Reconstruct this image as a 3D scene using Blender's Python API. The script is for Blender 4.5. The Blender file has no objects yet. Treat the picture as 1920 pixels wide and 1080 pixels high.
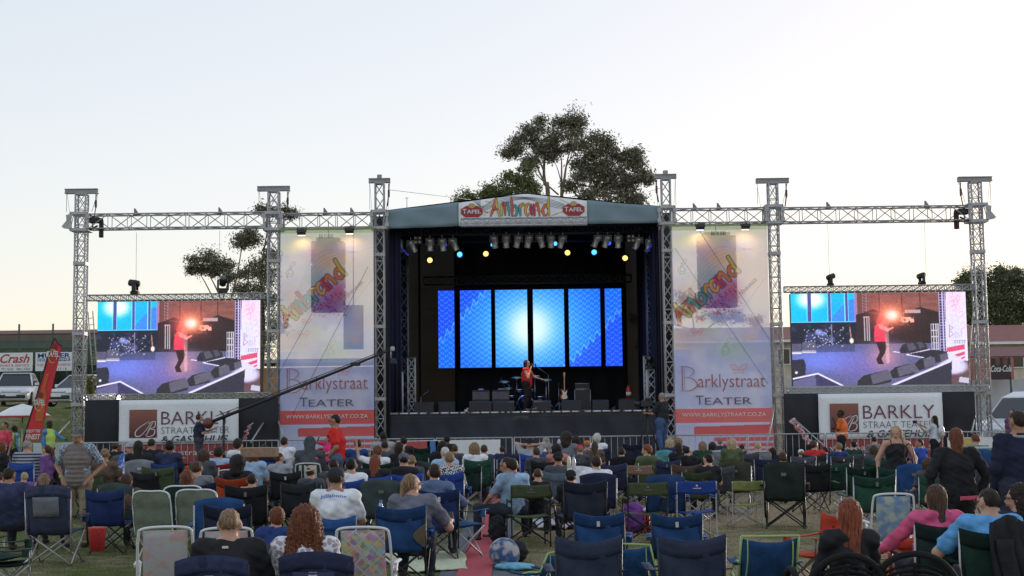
import bpy, math, random
import numpy as np
from mathutils import Vector, Matrix, Euler
random.seed(7); np.random.seed(7)
PI = math.pi
SC = bpy.context.scene
COL = SC.collection
# ------------------------------------------------------------------ camera, sky, sun, exposure
FPX = 2600.0; PITCH = math.atan(229.0/FPX); ROLL = 0.0125; HC = 1.94
cam = bpy.data.cameras.new('camera'); cam.sensor_width = 36.0; cam.lens = 36.0*FPX/1920.0
cam.clip_start = 0.1; cam.clip_end = 3000
camo = bpy.data.objects.new('camera', cam); COL.objects.link(camo)
RC = Matrix.Rotation(PI/2+PITCH, 3, 'X') @ Matrix.Rotation(-ROLL, 3, 'Z')
camo.location = (0, 0, HC); camo.rotation_euler = RC.to_euler()
SC.camera = camo
SUN_EL, SUN_AZ = math.radians(5.0), math.radians(38.0)      # azimuth measured from +Y towards +X
w = bpy.data.worlds.new('World'); SC.world = w; w.use_nodes = True
nt = w.node_tree; nt.nodes.clear()
sky = nt.nodes.new('ShaderNodeTexSky'); sky.sky_type = 'NISHITA'; sky.sun_disc = False
sky.sun_elevation = SUN_EL; sky.sun_rotation = SUN_AZ; sky.air_density = 1.0; sky.dust_density = 0.7; sky.ozone_density = 1.6
hs = nt.nodes.new('ShaderNodeHueSaturation'); hs.inputs['Saturation'].default_value = 1.35
gm = nt.nodes.new('ShaderNodeGamma'); gm.inputs['Gamma'].default_value = 0.25
bg = nt.nodes.new('ShaderNodeBackground'); bg.inputs['Strength'].default_value = 0.15
ow = nt.nodes.new('ShaderNodeOutputWorld')
nt.links.new(sky.outputs[0], gm.inputs[0]); nt.links.new(gm.outputs[0], hs.inputs['Color'])
tint = nt.nodes.new('ShaderNodeMix'); tint.data_type = 'RGBA'; tint.blend_type = 'MULTIPLY'; tint.inputs[0].default_value = 1; tint.inputs[7].default_value = (1.055, .991, 1.008, 1)
nt.links.new(hs.outputs[0], tint.inputs[6]); nt.links.new(tint.outputs[2], bg.inputs[0]); nt.links.new(bg.outputs[0], ow.inputs[0])
sl = bpy.data.lights.new('sun', 'SUN'); sl.energy = 0.5; sl.angle = math.radians(12); sl.color = (1.0, 0.86, 0.72)
so = bpy.data.objects.new('sun', sl); COL.objects.link(so)
sd = Vector((math.sin(SUN_AZ)*math.cos(SUN_EL), math.cos(SUN_AZ)*math.cos(SUN_EL), math.sin(SUN_EL)))
so.rotation_euler = sd.to_track_quat('Z', 'Y').to_euler()
SC.view_settings.view_transform = 'Standard'; SC.view_settings.look = 'None'
SC.view_settings.gamma = 1.0; EXPO = 2.28; SC.view_settings.exposure = EXPO
try:
    SC.cycles.max_bounces = 6; SC.cycles.transparent_max_bounces = 12
except Exception: pass

# ------------------------------------------------------------------ pixel helpers (photo 1920x1080)
def ray(px, py):
    return RC @ Vector(((px-960)/FPX, -(py-540)/FPX, -1.0))
def at(px, py, Y):
    d = ray(px, py); t = Y/d.y
    return Vector((d.x*t, Y, HC+d.z*t))
def hor(px): return 769-0.0125*(px-960)

def runner_pts():
    pts = []
    for px, py in [(888, 1079), (905, 1020), (925, 960), (945, 905), (952, 872)]: Y = FPX*HC/(py-hor(px)); pts.append((at(px, py, Y).x, Y))
    return [(pts[0][0]-(pts[1][0]-pts[0][0])*2.5, 12)]+pts+[(pts[-1][0]+.1, 42)]
# ------------------------------------------------------------------ materials
MATS = {}
def srgb(c):
    return tuple(((v/255.0)/12.92 if v/255.0 <= 0.04045 else ((v/255.0+0.055)/1.055)**2.4) for v in c)
def newmat(name):
    m = bpy.data.materials.new(name); m.use_nodes = True; t = m.node_tree
    return m, t, t.nodes['Principled BSDF']
def mat(name, col=(.5, .5, .5), rough=.7, metal=0.0, var=.18, scale=14.0, bump=0.0, bscale=60.0, spec=None, stretch=None):
    """procedural material: base colour broken up by noise, optional bump"""
    if name in MATS: return MATS[name]
    m, t, b = newmat(name)
    tc = t.nodes.new('ShaderNodeTexCoord'); src = tc.outputs['Object']
    if stretch:
        mp = t.nodes.new('ShaderNodeMapping'); mp.inputs['Scale'].default_value = stretch
        t.links.new(src, mp.inputs[0]); src = mp.outputs[0]
    n = t.nodes.new('ShaderNodeTexNoise'); n.inputs['Scale'].default_value = scale; n.inputs['Detail'].default_value = 5
    t.links.new(src, n.inputs['Vector'])
    r = t.nodes.new('ShaderNodeMapRange'); r.inputs[1].default_value = .3; r.inputs[2].default_value = .7
    r.inputs[3].default_value = 1-var; r.inputs[4].default_value = 1+var
    t.links.new(n.outputs[0], r.inputs[0])
    mx = t.nodes.new('ShaderNodeMix'); mx.data_type = 'RGBA'; mx.blend_type = 'MULTIPLY'; mx.inputs[0].default_value = 1
    mx.inputs[6].default_value = (*col, 1); t.links.new(r.outputs[0], mx.inputs[7])
    t.links.new(mx.outputs[2], b.inputs['Base Color'])
    b.inputs['Roughness'].default_value = rough; b.inputs['Metallic'].default_value = metal
    if spec is not None: b.inputs['Specular IOR Level'].default_value = spec
    if bump:
        n2 = t.nodes.new('ShaderNodeTexNoise'); n2.inputs['Scale'].default_value = bscale; n2.inputs['Detail'].default_value = 4
        t.links.new(src, n2.inputs['Vector'])
        bp = t.nodes.new('ShaderNodeBump'); bp.inputs['Strength'].default_value = bump; bp.inputs['Distance'].default_value = .02
        t.links.new(n2.outputs[0], bp.inputs['Height']); t.links.new(bp.outputs[0], b.inputs['Normal'])
    MATS[name] = m; return m
def cloth(col):
    key = 'cloth_%d_%d_%d' % tuple(int(c*1000) for c in col)
    return mat(key, col, .85, 0, .28, 7, .9, 11, spec=.2)
def emis(name, col, strength):
    if name in MATS: return MATS[name]
    m, t, b = newmat(name)
    b.inputs['Base Color'].default_value = (*[c*.2 for c in col], 1)
    b.inputs['Emission Color'].default_value = (*col, 1); b.inputs['Emission Strength'].default_value = strength*2**-EXPO
    MATS[name] = m; return m
def pattern(name, kind, c1, c2, scale, rough=.85, rot=(0, 0, 0), c3=None):
    """checker / bands / voronoi two- or three-colour cloth"""
    if name in MATS: return MATS[name]
    m, t, b = newmat(name)
    tc = t.nodes.new('ShaderNodeTexCoord'); mp = t.nodes.new('ShaderNodeMapping'); mp.inputs['Rotation'].default_value = rot
    t.links.new(tc.outputs['Object'], mp.inputs[0])
    if kind == 'checker':
        n = t.nodes.new('ShaderNodeTexChecker'); n.inputs['Scale'].default_value = scale
        n.inputs['Color1'].default_value = (*c1, 1); n.inputs['Color2'].default_value = (*c2, 1)
        t.links.new(mp.outputs[0], n.inputs['Vector']); t.links.new(n.outputs[0], b.inputs['Base Color'])
    else:
        if kind == 'bands':
            n = t.nodes.new('ShaderNodeTexWave'); n.bands_direction = 'Z'; n.inputs['Scale'].default_value = scale; n.inputs['Distortion'].default_value = .4; o = n.outputs[1]
        elif kind == 'vbands':
            n = t.nodes.new('ShaderNodeTexWave'); n.bands_direction = 'X'; n.inputs['Scale'].default_value = scale; n.inputs['Distortion'].default_value = .2; o = n.outputs[1]
        elif kind == 'noise':
            n = t.nodes.new('ShaderNodeTexNoise'); n.inputs['Scale'].default_value = scale; n.inputs['Detail'].default_value = 3; o = n.outputs[0]
        else:
            n = t.nodes.new('ShaderNodeTexVoronoi'); n.inputs['Scale'].default_value = scale; o = n.outputs[0]
        t.links.new(mp.outputs[0], n.inputs['Vector'])
        cr = t.nodes.new('ShaderNodeValToRGB'); e = cr.color_ramp.elements
        e[0].position = .42; e[1].position = .56; e[0].color = (*c1, 1); e[1].color = (*c2, 1)
        if c3:
            k = e.new(.49); k.color = (*c3, 1)
        t.links.new(o, cr.inputs[0]); t.links.new(cr.outputs[0], b.inputs['Base Color'])
    b.inputs['Roughness'].default_value = rough
    MATS[name] = m; return m

# ------------------------------------------------------------------ mesh builder
class MB:
    def __init__(s): s.v = []; s.f = []; s.m = []; s.sm = []
    def add(s, vs, fs, mi=0, smooth=False):
        o = len(s.v); s.v += [tuple(p) for p in vs]
        for f in fs: s.f.append(tuple(i+o for i in f)); s.m.append(mi); s.sm.append(smooth)
        return s
    def box(s, c, sz, mi=0, rot=None, bev=0.0):
        hx, hy, hz = sz[0]/2, sz[1]/2, sz[2]/2
        if bev > 0:
            b = min(bev, hx*.9, hy*.9, hz*.9); vs = []
            for sx in (-1, 1):
                for sy in (-1, 1):
                    for sz_ in (-1, 1):
                        vs += [(sx*hx, sy*(hy-b), sz_*(hz-b)), (sx*(hx-b), sy*hy, sz_*(hz-b)), (sx*(hx-b), sy*(hy-b), sz_*hz)]
            import bmesh
            bm = bmesh.new(); [bm.verts.new(p) for p in vs]
            bmesh.ops.convex_hull(bm, input=bm.verts); bm.verts.index_update()
            vs = [v.co.copy() for v in bm.verts]; fs = [[v.index for v in f.verts] for f in bm.faces]; bm.free()
        else:
            vs = [(x*hx, y*hy, z*hz) for x in (-1, 1) for y in (-1, 1) for z in (-1, 1)]
            fs = [(0, 1, 3, 2), (4, 6, 7, 5), (0, 4, 5, 1), (2, 3, 7, 6), (0, 2, 6, 4), (1, 5, 7, 3)]
        R = rot if rot is not None else Matrix.Identity(3)
        c = Vector(c); return s.add([R @ Vector(p)+c for p in vs], fs, mi)
    def tube(s, p, q, r, mi=0, n=6, r2=None, cap=True):
        p = Vector(p); q = Vector(q); d = q-p
        if d.length < 1e-6: return s
        r2 = r if r2 is None else r2
        d.normalize(); a = d.orthogonal().normalized(); b = d.cross(a)
        vs = []
        for k in range(n):
            t = 2*PI*k/n; o = a*math.cos(t)+b*math.sin(t); vs += [p+o*r, q+o*r2]
        fs = [(2*k, 2*((k+1) % n), 2*((k+1) % n)+1, 2*k+1) for k in range(n)]
        s.add(vs, fs, mi, True)
        if cap:
            o = len(s.v)-2*n
            s.f.append(tuple(o+2*k for k in range(n))[::-1]); s.m.append(mi); s.sm.append(False)
            s.f.append(tuple(o+2*k+1 for k in range(n))); s.m.append(mi); s.sm.append(False)
        return s
    def path(s, pts, r, mi=0, n=6, closed=False, rs=None):
        """smooth swept tube along points"""
        pts = [Vector(p) for p in pts]; N = len(pts); rings = []
        prev = None
        for i, p in enumerate(pts):
            if closed: d = pts[(i+1) % N]-pts[i-1]
            else: d = pts[min(i+1, N-1)]-pts[max(i-1, 0)]
            if d.length < 1e-9: d = Vector((0, 0, 1))
            d.normalize()
            a = (prev-d*prev.dot(d)) if prev is not None else d.orthogonal()
            if a.length < 1e-6: a = d.orthogonal()
            a.normalize(); prev = a; b = d.cross(a)
            rr = rs[i] if rs else r
            rings.append([p+(a*math.cos(2*PI*k/n)+b*math.sin(2*PI*k/n))*rr for k in range(n)])
        vs = [v for rg in rings for v in rg]; fs = []
        for i in range(N if closed else N-1):
            j = (i+1) % N
            for k in range(n): fs.append((i*n+k, i*n+(k+1) % n, j*n+(k+1) % n, j*n+k))
        if not closed: fs += [tuple(range(n))[::-1], tuple((N-1)*n+k for k in range(n))]
        return s.add(vs, fs, mi, True)
    def prism(s, poly, y0, y1, mi=0):
        """polygon given as (x,z), extruded along y"""
        n = len(poly); A = 0
        for i in range(n): A += poly[i][0]*poly[(i+1) % n][1]-poly[(i+1) % n][0]*poly[i][1]
        if A < 0: poly = poly[::-1]
        vs = [(x, y0, z) for x, z in poly]+[(x, y1, z) for x, z in poly]
        fs = [tuple(range(n)), tuple(range(n, 2*n))[::-1]]+[(i, i+n, (i+1) % n+n, (i+1) % n) for i in range(n)]
        return s.add(vs, fs, mi)
    def lathe(s, prof, c=(0, 0, 0), axis=None, n=16, mi=0, smooth=True, cap=True):
        """profile [(r, h)] round local z, optional rotation matrix"""
        R = axis if axis is not None else Matrix.Identity(3); c = Vector(c); vs = []; fs = []
        for r, h in prof:
            for k in range(n): vs.append(R @ Vector((r*math.cos(2*PI*k/n), r*math.sin(2*PI*k/n), h))+c)
        for i in range(len(prof)-1):
            for k in range(n): fs.append((i*n+k, i*n+(k+1) % n, (i+1)*n+(k+1) % n, (i+1)*n+k))
        if cap: fs += [tuple(range(n))[::-1], tuple((len(prof)-1)*n+k for k in range(n))]
        return s.add(vs, fs, mi, smooth)
    def ball(s, c, r, mi=0, n=12, m=8):
        rx, ry, rz = r if hasattr(r, '__len__') else (r, r, r)
        vs = [(c[0], c[1], c[2]-rz)]; fs = []
        for i in range(1, m):
            a = -PI/2+PI*i/m
            for k in range(n): vs.append((c[0]+rx*math.cos(a)*math.cos(2*PI*k/n), c[1]+ry*math.cos(a)*math.sin(2*PI*k/n), c[2]+rz*math.sin(a)))
        vs.append((c[0], c[1], c[2]+rz))
        for k in range(n): fs.append((0, 1+(k+1) % n, 1+k))
        for i in range(m-2):
            for k in range(n): fs.append((1+i*n+k, 1+i*n+(k+1) % n, 1+(i+1)*n+(k+1) % n, 1+(i+1)*n+k))
        e = len(vs)-1
        for k in range(n): fs.append((e, 1+(m-2)*n+k, 1+(m-2)*n+(k+1) % n))
        return s.add(vs, fs, mi, True)
    def sheet(s, fn, nu, nv, th=0.004, mi=0, smooth=True):
        """surface fn(u,v)->Vector u,v in 0..1, doubled into a thin solid"""
        g = [[Vector(fn(i/nu, j/nv)) for i in range(nu+1)] for j in range(nv+1)]
        nrm = []
        for j in range(nv+1):
            row = []
            for i in range(nu+1):
                a = g[j][min(i+1, nu)]-g[j][max(i-1, 0)]; b = g[min(j+1, nv)][i]-g[max(j-1, 0)][i]
                c = a.cross(b); row.append(c.normalized() if c.length > 1e-9 else Vector((0, 1, 0)))
            nrm.append(row)
        vs = [g[j][i]+nrm[j][i]*th/2 for j in range(nv+1) for i in range(nu+1)]
        vs += [g[j][i]-nrm[j][i]*th/2 for j in range(nv+1) for i in range(nu+1)]
        W = nu+1; K = W*(nv+1); fs = []
        for j in range(nv):
            for i in range(nu):
                a = j*W+i; fs.append((a, a+1, a+W+1, a+W)); fs.append((K+a, K+a+W, K+a+W+1, K+a+1))
        bd = [i for i in range(nu)]+[j*W+nu for j in range(nv)]+[nv*W+i for i in range(nu, 0, -1)]+[j*W for j in range(nv, 0, -1)]
        for k in range(len(bd)):
            a, b = bd[k], bd[(k+1) % len(bd)]; fs.append((b, a, K+a, K+b))
        return s.add(vs, fs, mi, smooth)
    def mesh(s, name):
        me = bpy.data.meshes.new(name); me.from_pydata(s.v, [], s.f); me.update()
        if s.f:
            me.polygons.foreach_set('material_index', s.m); me.polygons.foreach_set('use_smooth', s.sm)
        return me
    def build(s, name, mats, parent=None, loc=(0, 0, 0), rot=(0, 0, 0)):
        return link(name, s.mesh(name), mats, parent, loc, rot)
def link(name, me, mats, parent=None, loc=(0, 0, 0), rot=(0, 0, 0)):
    """object on (possibly shared) mesh data with its own materials on the object"""
    o = bpy.data.objects.new(name, me); COL.objects.link(o)
    if not isinstance(mats, (list, tuple)): mats = [mats]
    while len(me.materials) < len(mats): me.materials.append(None)
    for i, m in enumerate(mats):
        o.material_slots[i].link = 'OBJECT'; o.material_slots[i].material = m
    o.parent = parent; o.location = loc; o.rotation_euler = rot
    return o
def tag(o, label, cat, group=None):
    o['label'] = label; o['category'] = cat
    if group: o['group'] = group
    return o
def thing(name, label, cat, loc=(0, 0, 0), rz=0.0, group=None):
    o = bpy.data.objects.new(name, None); COL.objects.link(o); o.empty_display_size = .1
    o.location = loc; o.rotation_euler = (0, 0, rz)
    return tag(o, label, cat, group)
def struct(o): o['kind'] = 'structure'; return o
def crom(pts, n=8, closed=False):
    """catmull-rom through points (any dimension)"""
    P = [np.array(p, float) for p in pts]; out = []; N = len(P)
    for i in range(N if closed else N-1):
        p0 = P[i-1] if (closed or i > 0) else P[0]; p1 = P[i]; p2 = P[(i+1) % N]; p3 = P[(i+2) % N] if (closed or i+2 < N) else P[-1]
        for k in range(n):
            t = k/n; out.append(.5*((2*p1)+(-p0+p2)*t+(2*p0-5*p1+4*p2-p3)*t*t+(-p0+3*p1-3*p2+p3)*t**3))
    if not closed: out.append(P[-1])
    return [tuple(p) for p in out]
def ribbon(mb, pts, wd, y, mi=0, th=.003, smooth=8):
    """flat brush stroke in the xz plane; wd number or list (taper)"""
    ps = crom(pts, smooth) if smooth and len(pts) > 2 else pts
    n = len(ps)
    for i in range(n-1):
        a = Vector((ps[i][0], ps[i][1])); b = Vector((ps[i+1][0], ps[i+1][1])); d = b-a
        if d.length < 1e-7: continue
        d.normalize(); nn = Vector((-d.y, d.x)); e = d*.0
        def W(k):
            if isinstance(wd, (int, float)): return wd/2
            t = k/(n-1)*(len(wd)-1); i0 = min(int(t), len(wd)-2); return (wd[i0]*(1-t+i0)+wd[i0+1]*(t-i0))/2
        w0, w1 = W(i), W(i+1)
        # stretch a little so joints close
        a2 = a-d*w0*.35; b2 = b+d*w1*.35
        q = [a2+nn*w0, b2+nn*w1, b2-nn*w1, a2-nn*w0]
        mb.add([(p.x, y-(i % 3)*.0004, p.y) for p in q], [(0, 1, 2, 3)], mi)
    return mb
_TX = {}
def text_mb(s, box, y, shear=0.0, bold=0.0, mb=None, mi=0, fit=True, space=1.0):
    """lettering in the built-in font, fitted into box=(x0,z0,x1,z1), facing -Y"""
    cu = bpy.data.curves.new('t', 'FONT'); cu.body = s; cu.size = 1; cu.shear = shear; cu.offset = bold; cu.space_character = space
    cu.resolution_u = 3
    ob = bpy.data.objects.new('t', cu); COL.objects.link(ob)
    dg = bpy.context.evaluated_depsgraph_get(); me = bpy.data.meshes.new_from_object(ob.evaluated_get(dg))
    bpy.data.objects.remove(ob); bpy.data.curves.remove(cu)
    P = np.array([v.co[:] for v in me.vertices]); F = [tuple(p.vertices) for p in me.polygons]; bpy.data.meshes.remove(me)
    mb = mb or MB()
    if len(P) == 0: return mb
    lo, hi = P.min(0), P.max(0); x0, z0, x1, z1 = box
    sx = (x1-x0)/(hi[0]-lo[0]); sz = (z1-z0)/(hi[1]-lo[1])
    mb.add([(x0+(p[0]-lo[0])*sx, y, z0+(p[1]-lo[1])*sz) for p in P], F, mi)
    return mb
# ================================================================== ground and far setting
def groundmat():
    m, t, b = newmat('field_grass')
    tc = t.nodes.new('ShaderNodeTexCoord')
    def noise(sc, det=6):
        n = t.nodes.new('ShaderNodeTexNoise'); n.inputs['Scale'].default_value = sc; n.inputs['Detail'].default_value = det
        t.links.new(tc.outputs['Object'], n.inputs['Vector']); return n
    n1 = noise(.35); n2 = noise(30, 8); n3 = noise(3.0)
    cr = t.nodes.new('ShaderNodeValToRGB'); e = cr.color_ramp.elements
    e[0].position = .42; e[0].color = (.10, .125, .040, 1); e[1].position = .58; e[1].color = (.29, .225, .15, 1)
    k = e.new(.5); k.color = (.17, .165, .080, 1)
    sx = t.nodes.new('ShaderNodeSeparateXYZ'); t.links.new(tc.outputs['Object'], sx.inputs[0]); mr = t.nodes.new('ShaderNodeMapRange'); mr.inputs[1].default_value = -3; mr.inputs[2].default_value = 5; mr.inputs[3].default_value = -.05; mr.inputs[4].default_value = .10
    t.links.new(sx.outputs[0], mr.inputs[0]); b0 = t.nodes.new('ShaderNodeMath'); b0.operation = 'ADD'
    mxv = t.nodes.new('ShaderNodeMath'); mxv.operation = 'MULTIPLY_ADD'; mxv.inputs[1].default_value = .45
    t.links.new(n3.outputs[0], mxv.inputs[0])
    ad = t.nodes.new('ShaderNodeMath'); ad.operation = 'MULTIPLY'; ad.inputs[1].default_value = .55
    t.links.new(n1.outputs[0], ad.inputs[0]); t.links.new(ad.outputs[0], mxv.inputs[2])
    t.links.new(mxv.outputs[0], b0.inputs[0]); t.links.new(mr.outputs[0], b0.inputs[1]); t.links.new(b0.outputs[0], cr.inputs[0])
    mx = t.nodes.new('ShaderNodeMix'); mx.data_type = 'RGBA'; mx.blend_type = 'MULTIPLY'; mx.inputs[0].default_value = .8
    r = t.nodes.new('ShaderNodeMapRange'); r.inputs[1].default_value = .3; r.inputs[2].default_value = .7; r.inputs[3].default_value = .35; r.inputs[4].default_value = 1.5
    t.links.new(n2.outputs[0], r.inputs[0]); t.links.new(cr.outputs[0], mx.inputs[6]); t.links.new(r.outputs[0], mx.inputs[7])
    t.links.new(mx.outputs[2], b.inputs['Base Color']); b.inputs['Roughness'].default_value = .95; b.inputs['Specular IOR Level'].default_value = .1
    bp = t.nodes.new('ShaderNodeBump'); bp.inputs['Strength'].default_value = .9; bp.inputs['Distance'].default_value = .04
    t.links.new(n2.outputs[0], bp.inputs['Height']); t.links.new(bp.outputs[0], b.inputs['Normal'])
    return m
def gz(x, y):
    """terrain height: flat field, bank to the left and a rise behind"""
    def ss(a, b, v): t = min(1, max(0, (v-a)/(b-a))); return t*t*(3-2*t)
    left = ss(-13.2, -15.5, x)
    bank = 2.2*ss(49, 59, y)*left + 1.1*ss(60, 90, y)
    bump = .12*math.sin(x*.9+y*.6)*math.cos(y*.8-x*.3)*ss(47, 50, y)
    return bank+bump
gb = MB()
xs = [-900, -300, -120, -60, -40]+[(-30+i*.9) for i in range(67)]+[40, 60, 120, 300, 900]
ys = [-200, -40, 0, 15, 30, 44]+[46+i*.9 for i in range(40)]+[90, 110, 160, 300, 700, 1500]
gv = [(x, y, gz(x, y)) for y in ys for x in xs]
W_ = len(xs); gb.add(gv, [(j*W_+i, j*W_+i+1, (j+1)*W_+i+1, (j+1)*W_+i) for j in range(len(ys)-1) for i in range(W_-1)], 0, True)
struct(gb.build('ground', groundmat()))

# grass tufts near the camera: ground cover, one object
tb = MB()
rg = random.Random(5)
RP = runner_pts()
for _ in range(42000):
    Y = 14.5+rg.random()**1.3*26; X = rg.uniform(-.40, .40)*Y
    if abs(X-np.interp(Y, [p[1] for p in RP], [p[0] for p in RP])) < .46: continue
    h = rg.uniform(.012, .035); a = rg.uniform(0, PI); dx, dy = math.cos(a)*.006, math.sin(a)*.006
    lx, ly = rg.uniform(-.02, .02), rg.uniform(-.02, .02)
    tb.add([(X-dx, Y-dy, 0), (X+dx, Y+dy, 0), (X+lx, Y+ly, h)], [(0, 1, 2)], (rg.choice((0, 0, 1, 2)) if X < 1.5 else rg.choice((0, 1, 2, 2))))
go = tb.build('grass', [mat('tuft_green', (.10, .13, .04), .9, var=.3), mat('tuft_olive', (.18, .17, .08), .9, var=.3), mat('tuft_straw', (.3, .24, .14), .9, var=.3)])
tag(go, 'short dry and green grass tufts over the field between the chairs', 'grass'); go['kind'] = 'stuff'

# ------------------------------------------------------------------ trees
def leafmat(name, c):
    if name in MATS: return MATS[name]
    m, t, b = newmat(name)
    g = t.nodes.new('ShaderNodeNewGeometry'); cr = t.nodes.new('ShaderNodeMapRange')
    cr.inputs[3].default_value = .5; cr.inputs[4].default_value = 1.6
    t.links.new(g.outputs['Random Per Island'], cr.inputs[0])
    mx = t.nodes.new('ShaderNodeMix'); mx.data_type = 'RGBA'; mx.blend_type = 'MULTIPLY'; mx.inputs[0].default_value = 1
    mx.inputs[6].default_value = (*c, 1); t.links.new(cr.outputs[0], mx.inputs[7])
    t.links.new(mx.outputs[2], b.inputs['Base Color']); b.inputs['Roughness'].default_value = .7; b.inputs['Specular IOR Level'].default_value = .2
    MATS[name] = m; return m
BARK = mat('gum_bark', (.22, .17, .14), .9, var=.3, scale=6, bump=.4)
DBARK = mat('dark_bark', (.09, .07, .055), .9, var=.3, scale=6, bump=.4)
def tree(name, label, Y, base_px, clumps, limbs, leaf, bark, dens=1.0, lsize=.16, seed=1, group=None, trunk_r=.22, zbase=0.0):
    """clumps [(px,py,rx_px,rz_px)] on the photo at distance Y, limbs lists of pixel points"""
    rg = np.random.RandomState(seed); s = FPX/Y
    c0 = at(base_px, 700, Y); root = thing(name, label, 'tree', (c0.x, Y, zbase), 0, group)
    O = np.array([c0.x, Y, zbase])
    V = []; Fn = 0
    cl3 = []
    for (px, py, rx, rz) in clumps:
        if Y in (80, 92): rx, rz = rx*1.15+2, rz*1.18+2
        p = at(px, py, Y); X, Z = rx/s, rz/s; D = (X+Z)/2*1.0
        yo = rg.uniform(-1, 1)*min(2.5, X*1.2)
        cl3.append((np.array([p.x, Y+yo, p.z])-O, X, D, Z))
    for c, X, D, Z in cl3:
        k = int(max(5, X*Z*7)) ; subs = []
        for _ in range(k):                      # small twigs inside the clump: uneven outline and gaps
            d = rg.normal(size=3); d /= np.linalg.norm(d); r = rg.uniform(.1, 1.0)**.7
            subs.append(c+d*np.array([X, D, Z])*r*.92)
        n = int(dens*150)
        for sc in subs:
            rs = rg.uniform(.30, .66)*min(1.7, .55+(X+Z)/3)
            P = sc+rg.normal(size=(n, 3))*np.array([rs, rs, rs*.7])*.62
            A = rg.normal(size=(n, 3)); A /= np.linalg.norm(A, axis=1)[:, None]
            B = np.cross(A, rg.normal(size=(n, 3))); B /= np.linalg.norm(B, axis=1)[:, None]
            L = lsize*.55*rg.uniform(.6, 1.4, (n, 1)); Wd = L*.38
            V.append(np.stack([P-A*L, P+B*Wd, P+A*L, P-B*Wd], 1).reshape(-1, 3))
    V = np.concatenate(V); N = len(V)//4
    me = bpy.data.meshes.new('crown'); me.vertices.add(len(V)); me.vertices.foreach_set('co', V.ravel())
    me.loops.add(N*4); me.loops.foreach_set('vertex_index', np.arange(N*4)); me.polygons.add(N)
    me.polygons.foreach_set('loop_start', np.arange(N)*4); me.polygons.foreach_set('loop_total', np.full(N, 4)); me.update(calc_edges=True)
    link('crown', me, leaf, root)
    tb = MB()
    for li, pl in enumerate(limbs):
        pts = []
        for i, q in enumerate(pl):
            p = at(q[0], q[1], Y); yy = Y+math.sin(li*2.3+i)*.25*(i > 0)
            pts.append((p.x-O[0], yy-O[1], p.z-O[2]))
        if li == 0: pts = [(pts[0][0], 0, -.3)]+pts
        ps = crom(pts, 5); r0 = pl[0][2] if len(pl[0]) > 2 else trunk_r; n = len(ps)
        tb.path(ps, 0, 0, 7, rs=[max(.015, .55*r0*(1-.85*i/(n-1))) for i in range(n)])
    # hidden twigs joining clumps to the nearest limb point
    lp = np.array(tb.v)
    for c, X, D, Z in cl3:
        i = np.argmin(np.linalg.norm((lp-c)*np.array([1, 1, .6])+np.array([0, 0, .0]), axis=1)); a = lp[i]
        m_ = (a+c)/2+rg.normal(size=3)*.15
        tb.path(crom([tuple(a), tuple(m_), tuple(c)], 4), .025, 0, 5)
    tb.build('trunk', bark, root)
    return root
LG = leafmat('gum_leaf', (.17, .165, .115)); LG2 = leafmat('olive_leaf', (.14, .17, .07)); LG3 = leafmat('dense_leaf', (.11, .13, .07))
def cc(x, y, rx, ry): # crop (860..1240,180..394 at 5.047x) to photo px
    return (860+x/5.047, 180+y/5.047, rx/5.047, ry/5.047)
tree('gum_tree', 'tall umbrella shaped gum tree with bare pale limbs rising behind the stage roof', 78, 1030,
     [cc(*a) for a in ((470, 540, 45, 70), (560, 420, 80, 110), (640, 330, 75, 80), (780, 270, 75, 75), (720, 410, 110, 90), (860, 360, 110, 120), (840, 470, 60, 60), (960, 260, 80, 70),
      (1080, 230, 110, 65), (1150, 270, 75, 80), (1000, 400, 130, 90), (1100, 330, 90, 60), (560, 520, 50, 50), (770, 510, 35, 30), (1060, 480, 60, 30), (640, 620, 40, 25), (700, 620, 45, 40), (920, 520, 40, 25), (870, 580, 25, 25))],
     [[(1028, 390, .30), (1022, 345), (1020, 320), (1022, 285), (1025, 272)], [(1030, 362, .12), (1010, 320), (1000, 300), (985, 280)], [(1050, 385, .22), (1056, 350), (1062, 310), (1070, 275)],
      [(1052, 365, .12), (1053, 300), (1045, 285)], [(1020, 322, .1), (1010, 300), (998, 286), (980, 292)], [(1062, 310, .1), (1072, 295), (1085, 285)], [(1047, 365, .1), (1020, 340), (1005, 325), (1000, 312)], [(1052, 340, .07), (1044, 315), (1036, 300)]],
     LG, BARK, 1.25, .14, 3)
tree('gum_tree', 'leaning brown-green gum tree with hanging foliage to the right of the umbrella shaped one', 74, 1100,
     [cc(*a) for a in ((1290, 400, 90, 70), (1400, 420, 110, 90), (1340, 520, 120, 80), (1460, 520, 100, 70), (1180, 480, 60, 60), (1250, 560, 70, 60), (1570, 560, 80, 60), (1660, 540, 70, 60), (1700, 660, 60, 70), (1650, 640, 60, 60),
      (1740, 760, 55, 60), (1800, 780, 25, 35), (1220, 680, 90, 80), (1180, 780, 90, 60), (1080, 850, 80, 70), (1300, 720, 70, 60), (1400, 760, 80, 70), (1500, 720, 60, 60), (1340, 850, 120, 70), (1480, 860, 120, 70), (1600, 870, 90, 70),
      (1250, 940, 120, 50), (1420, 960, 140, 45), (1600, 970, 120, 50), (1700, 980, 45, 30), (1620, 790, 60, 40), (1380, 640, 40, 30), (1130, 640, 30, 40))],
     [[(1105, 400, .32), (1110, 370), (1125, 330), (1135, 300), (1140, 280)], [(1112, 365, .14), (1150, 335), (1180, 310), (1190, 300)], [(1118, 350, .14), (1105, 325), (1098, 300)], [(1130, 330, .1), (1160, 300), (1170, 285)], [(1100, 385, .14), (1075, 360), (1070, 345)], [(1140, 345, .1), (1175, 345), (1200, 335)]],
     LG, DBARK, 1.0, .15, 5)
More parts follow.
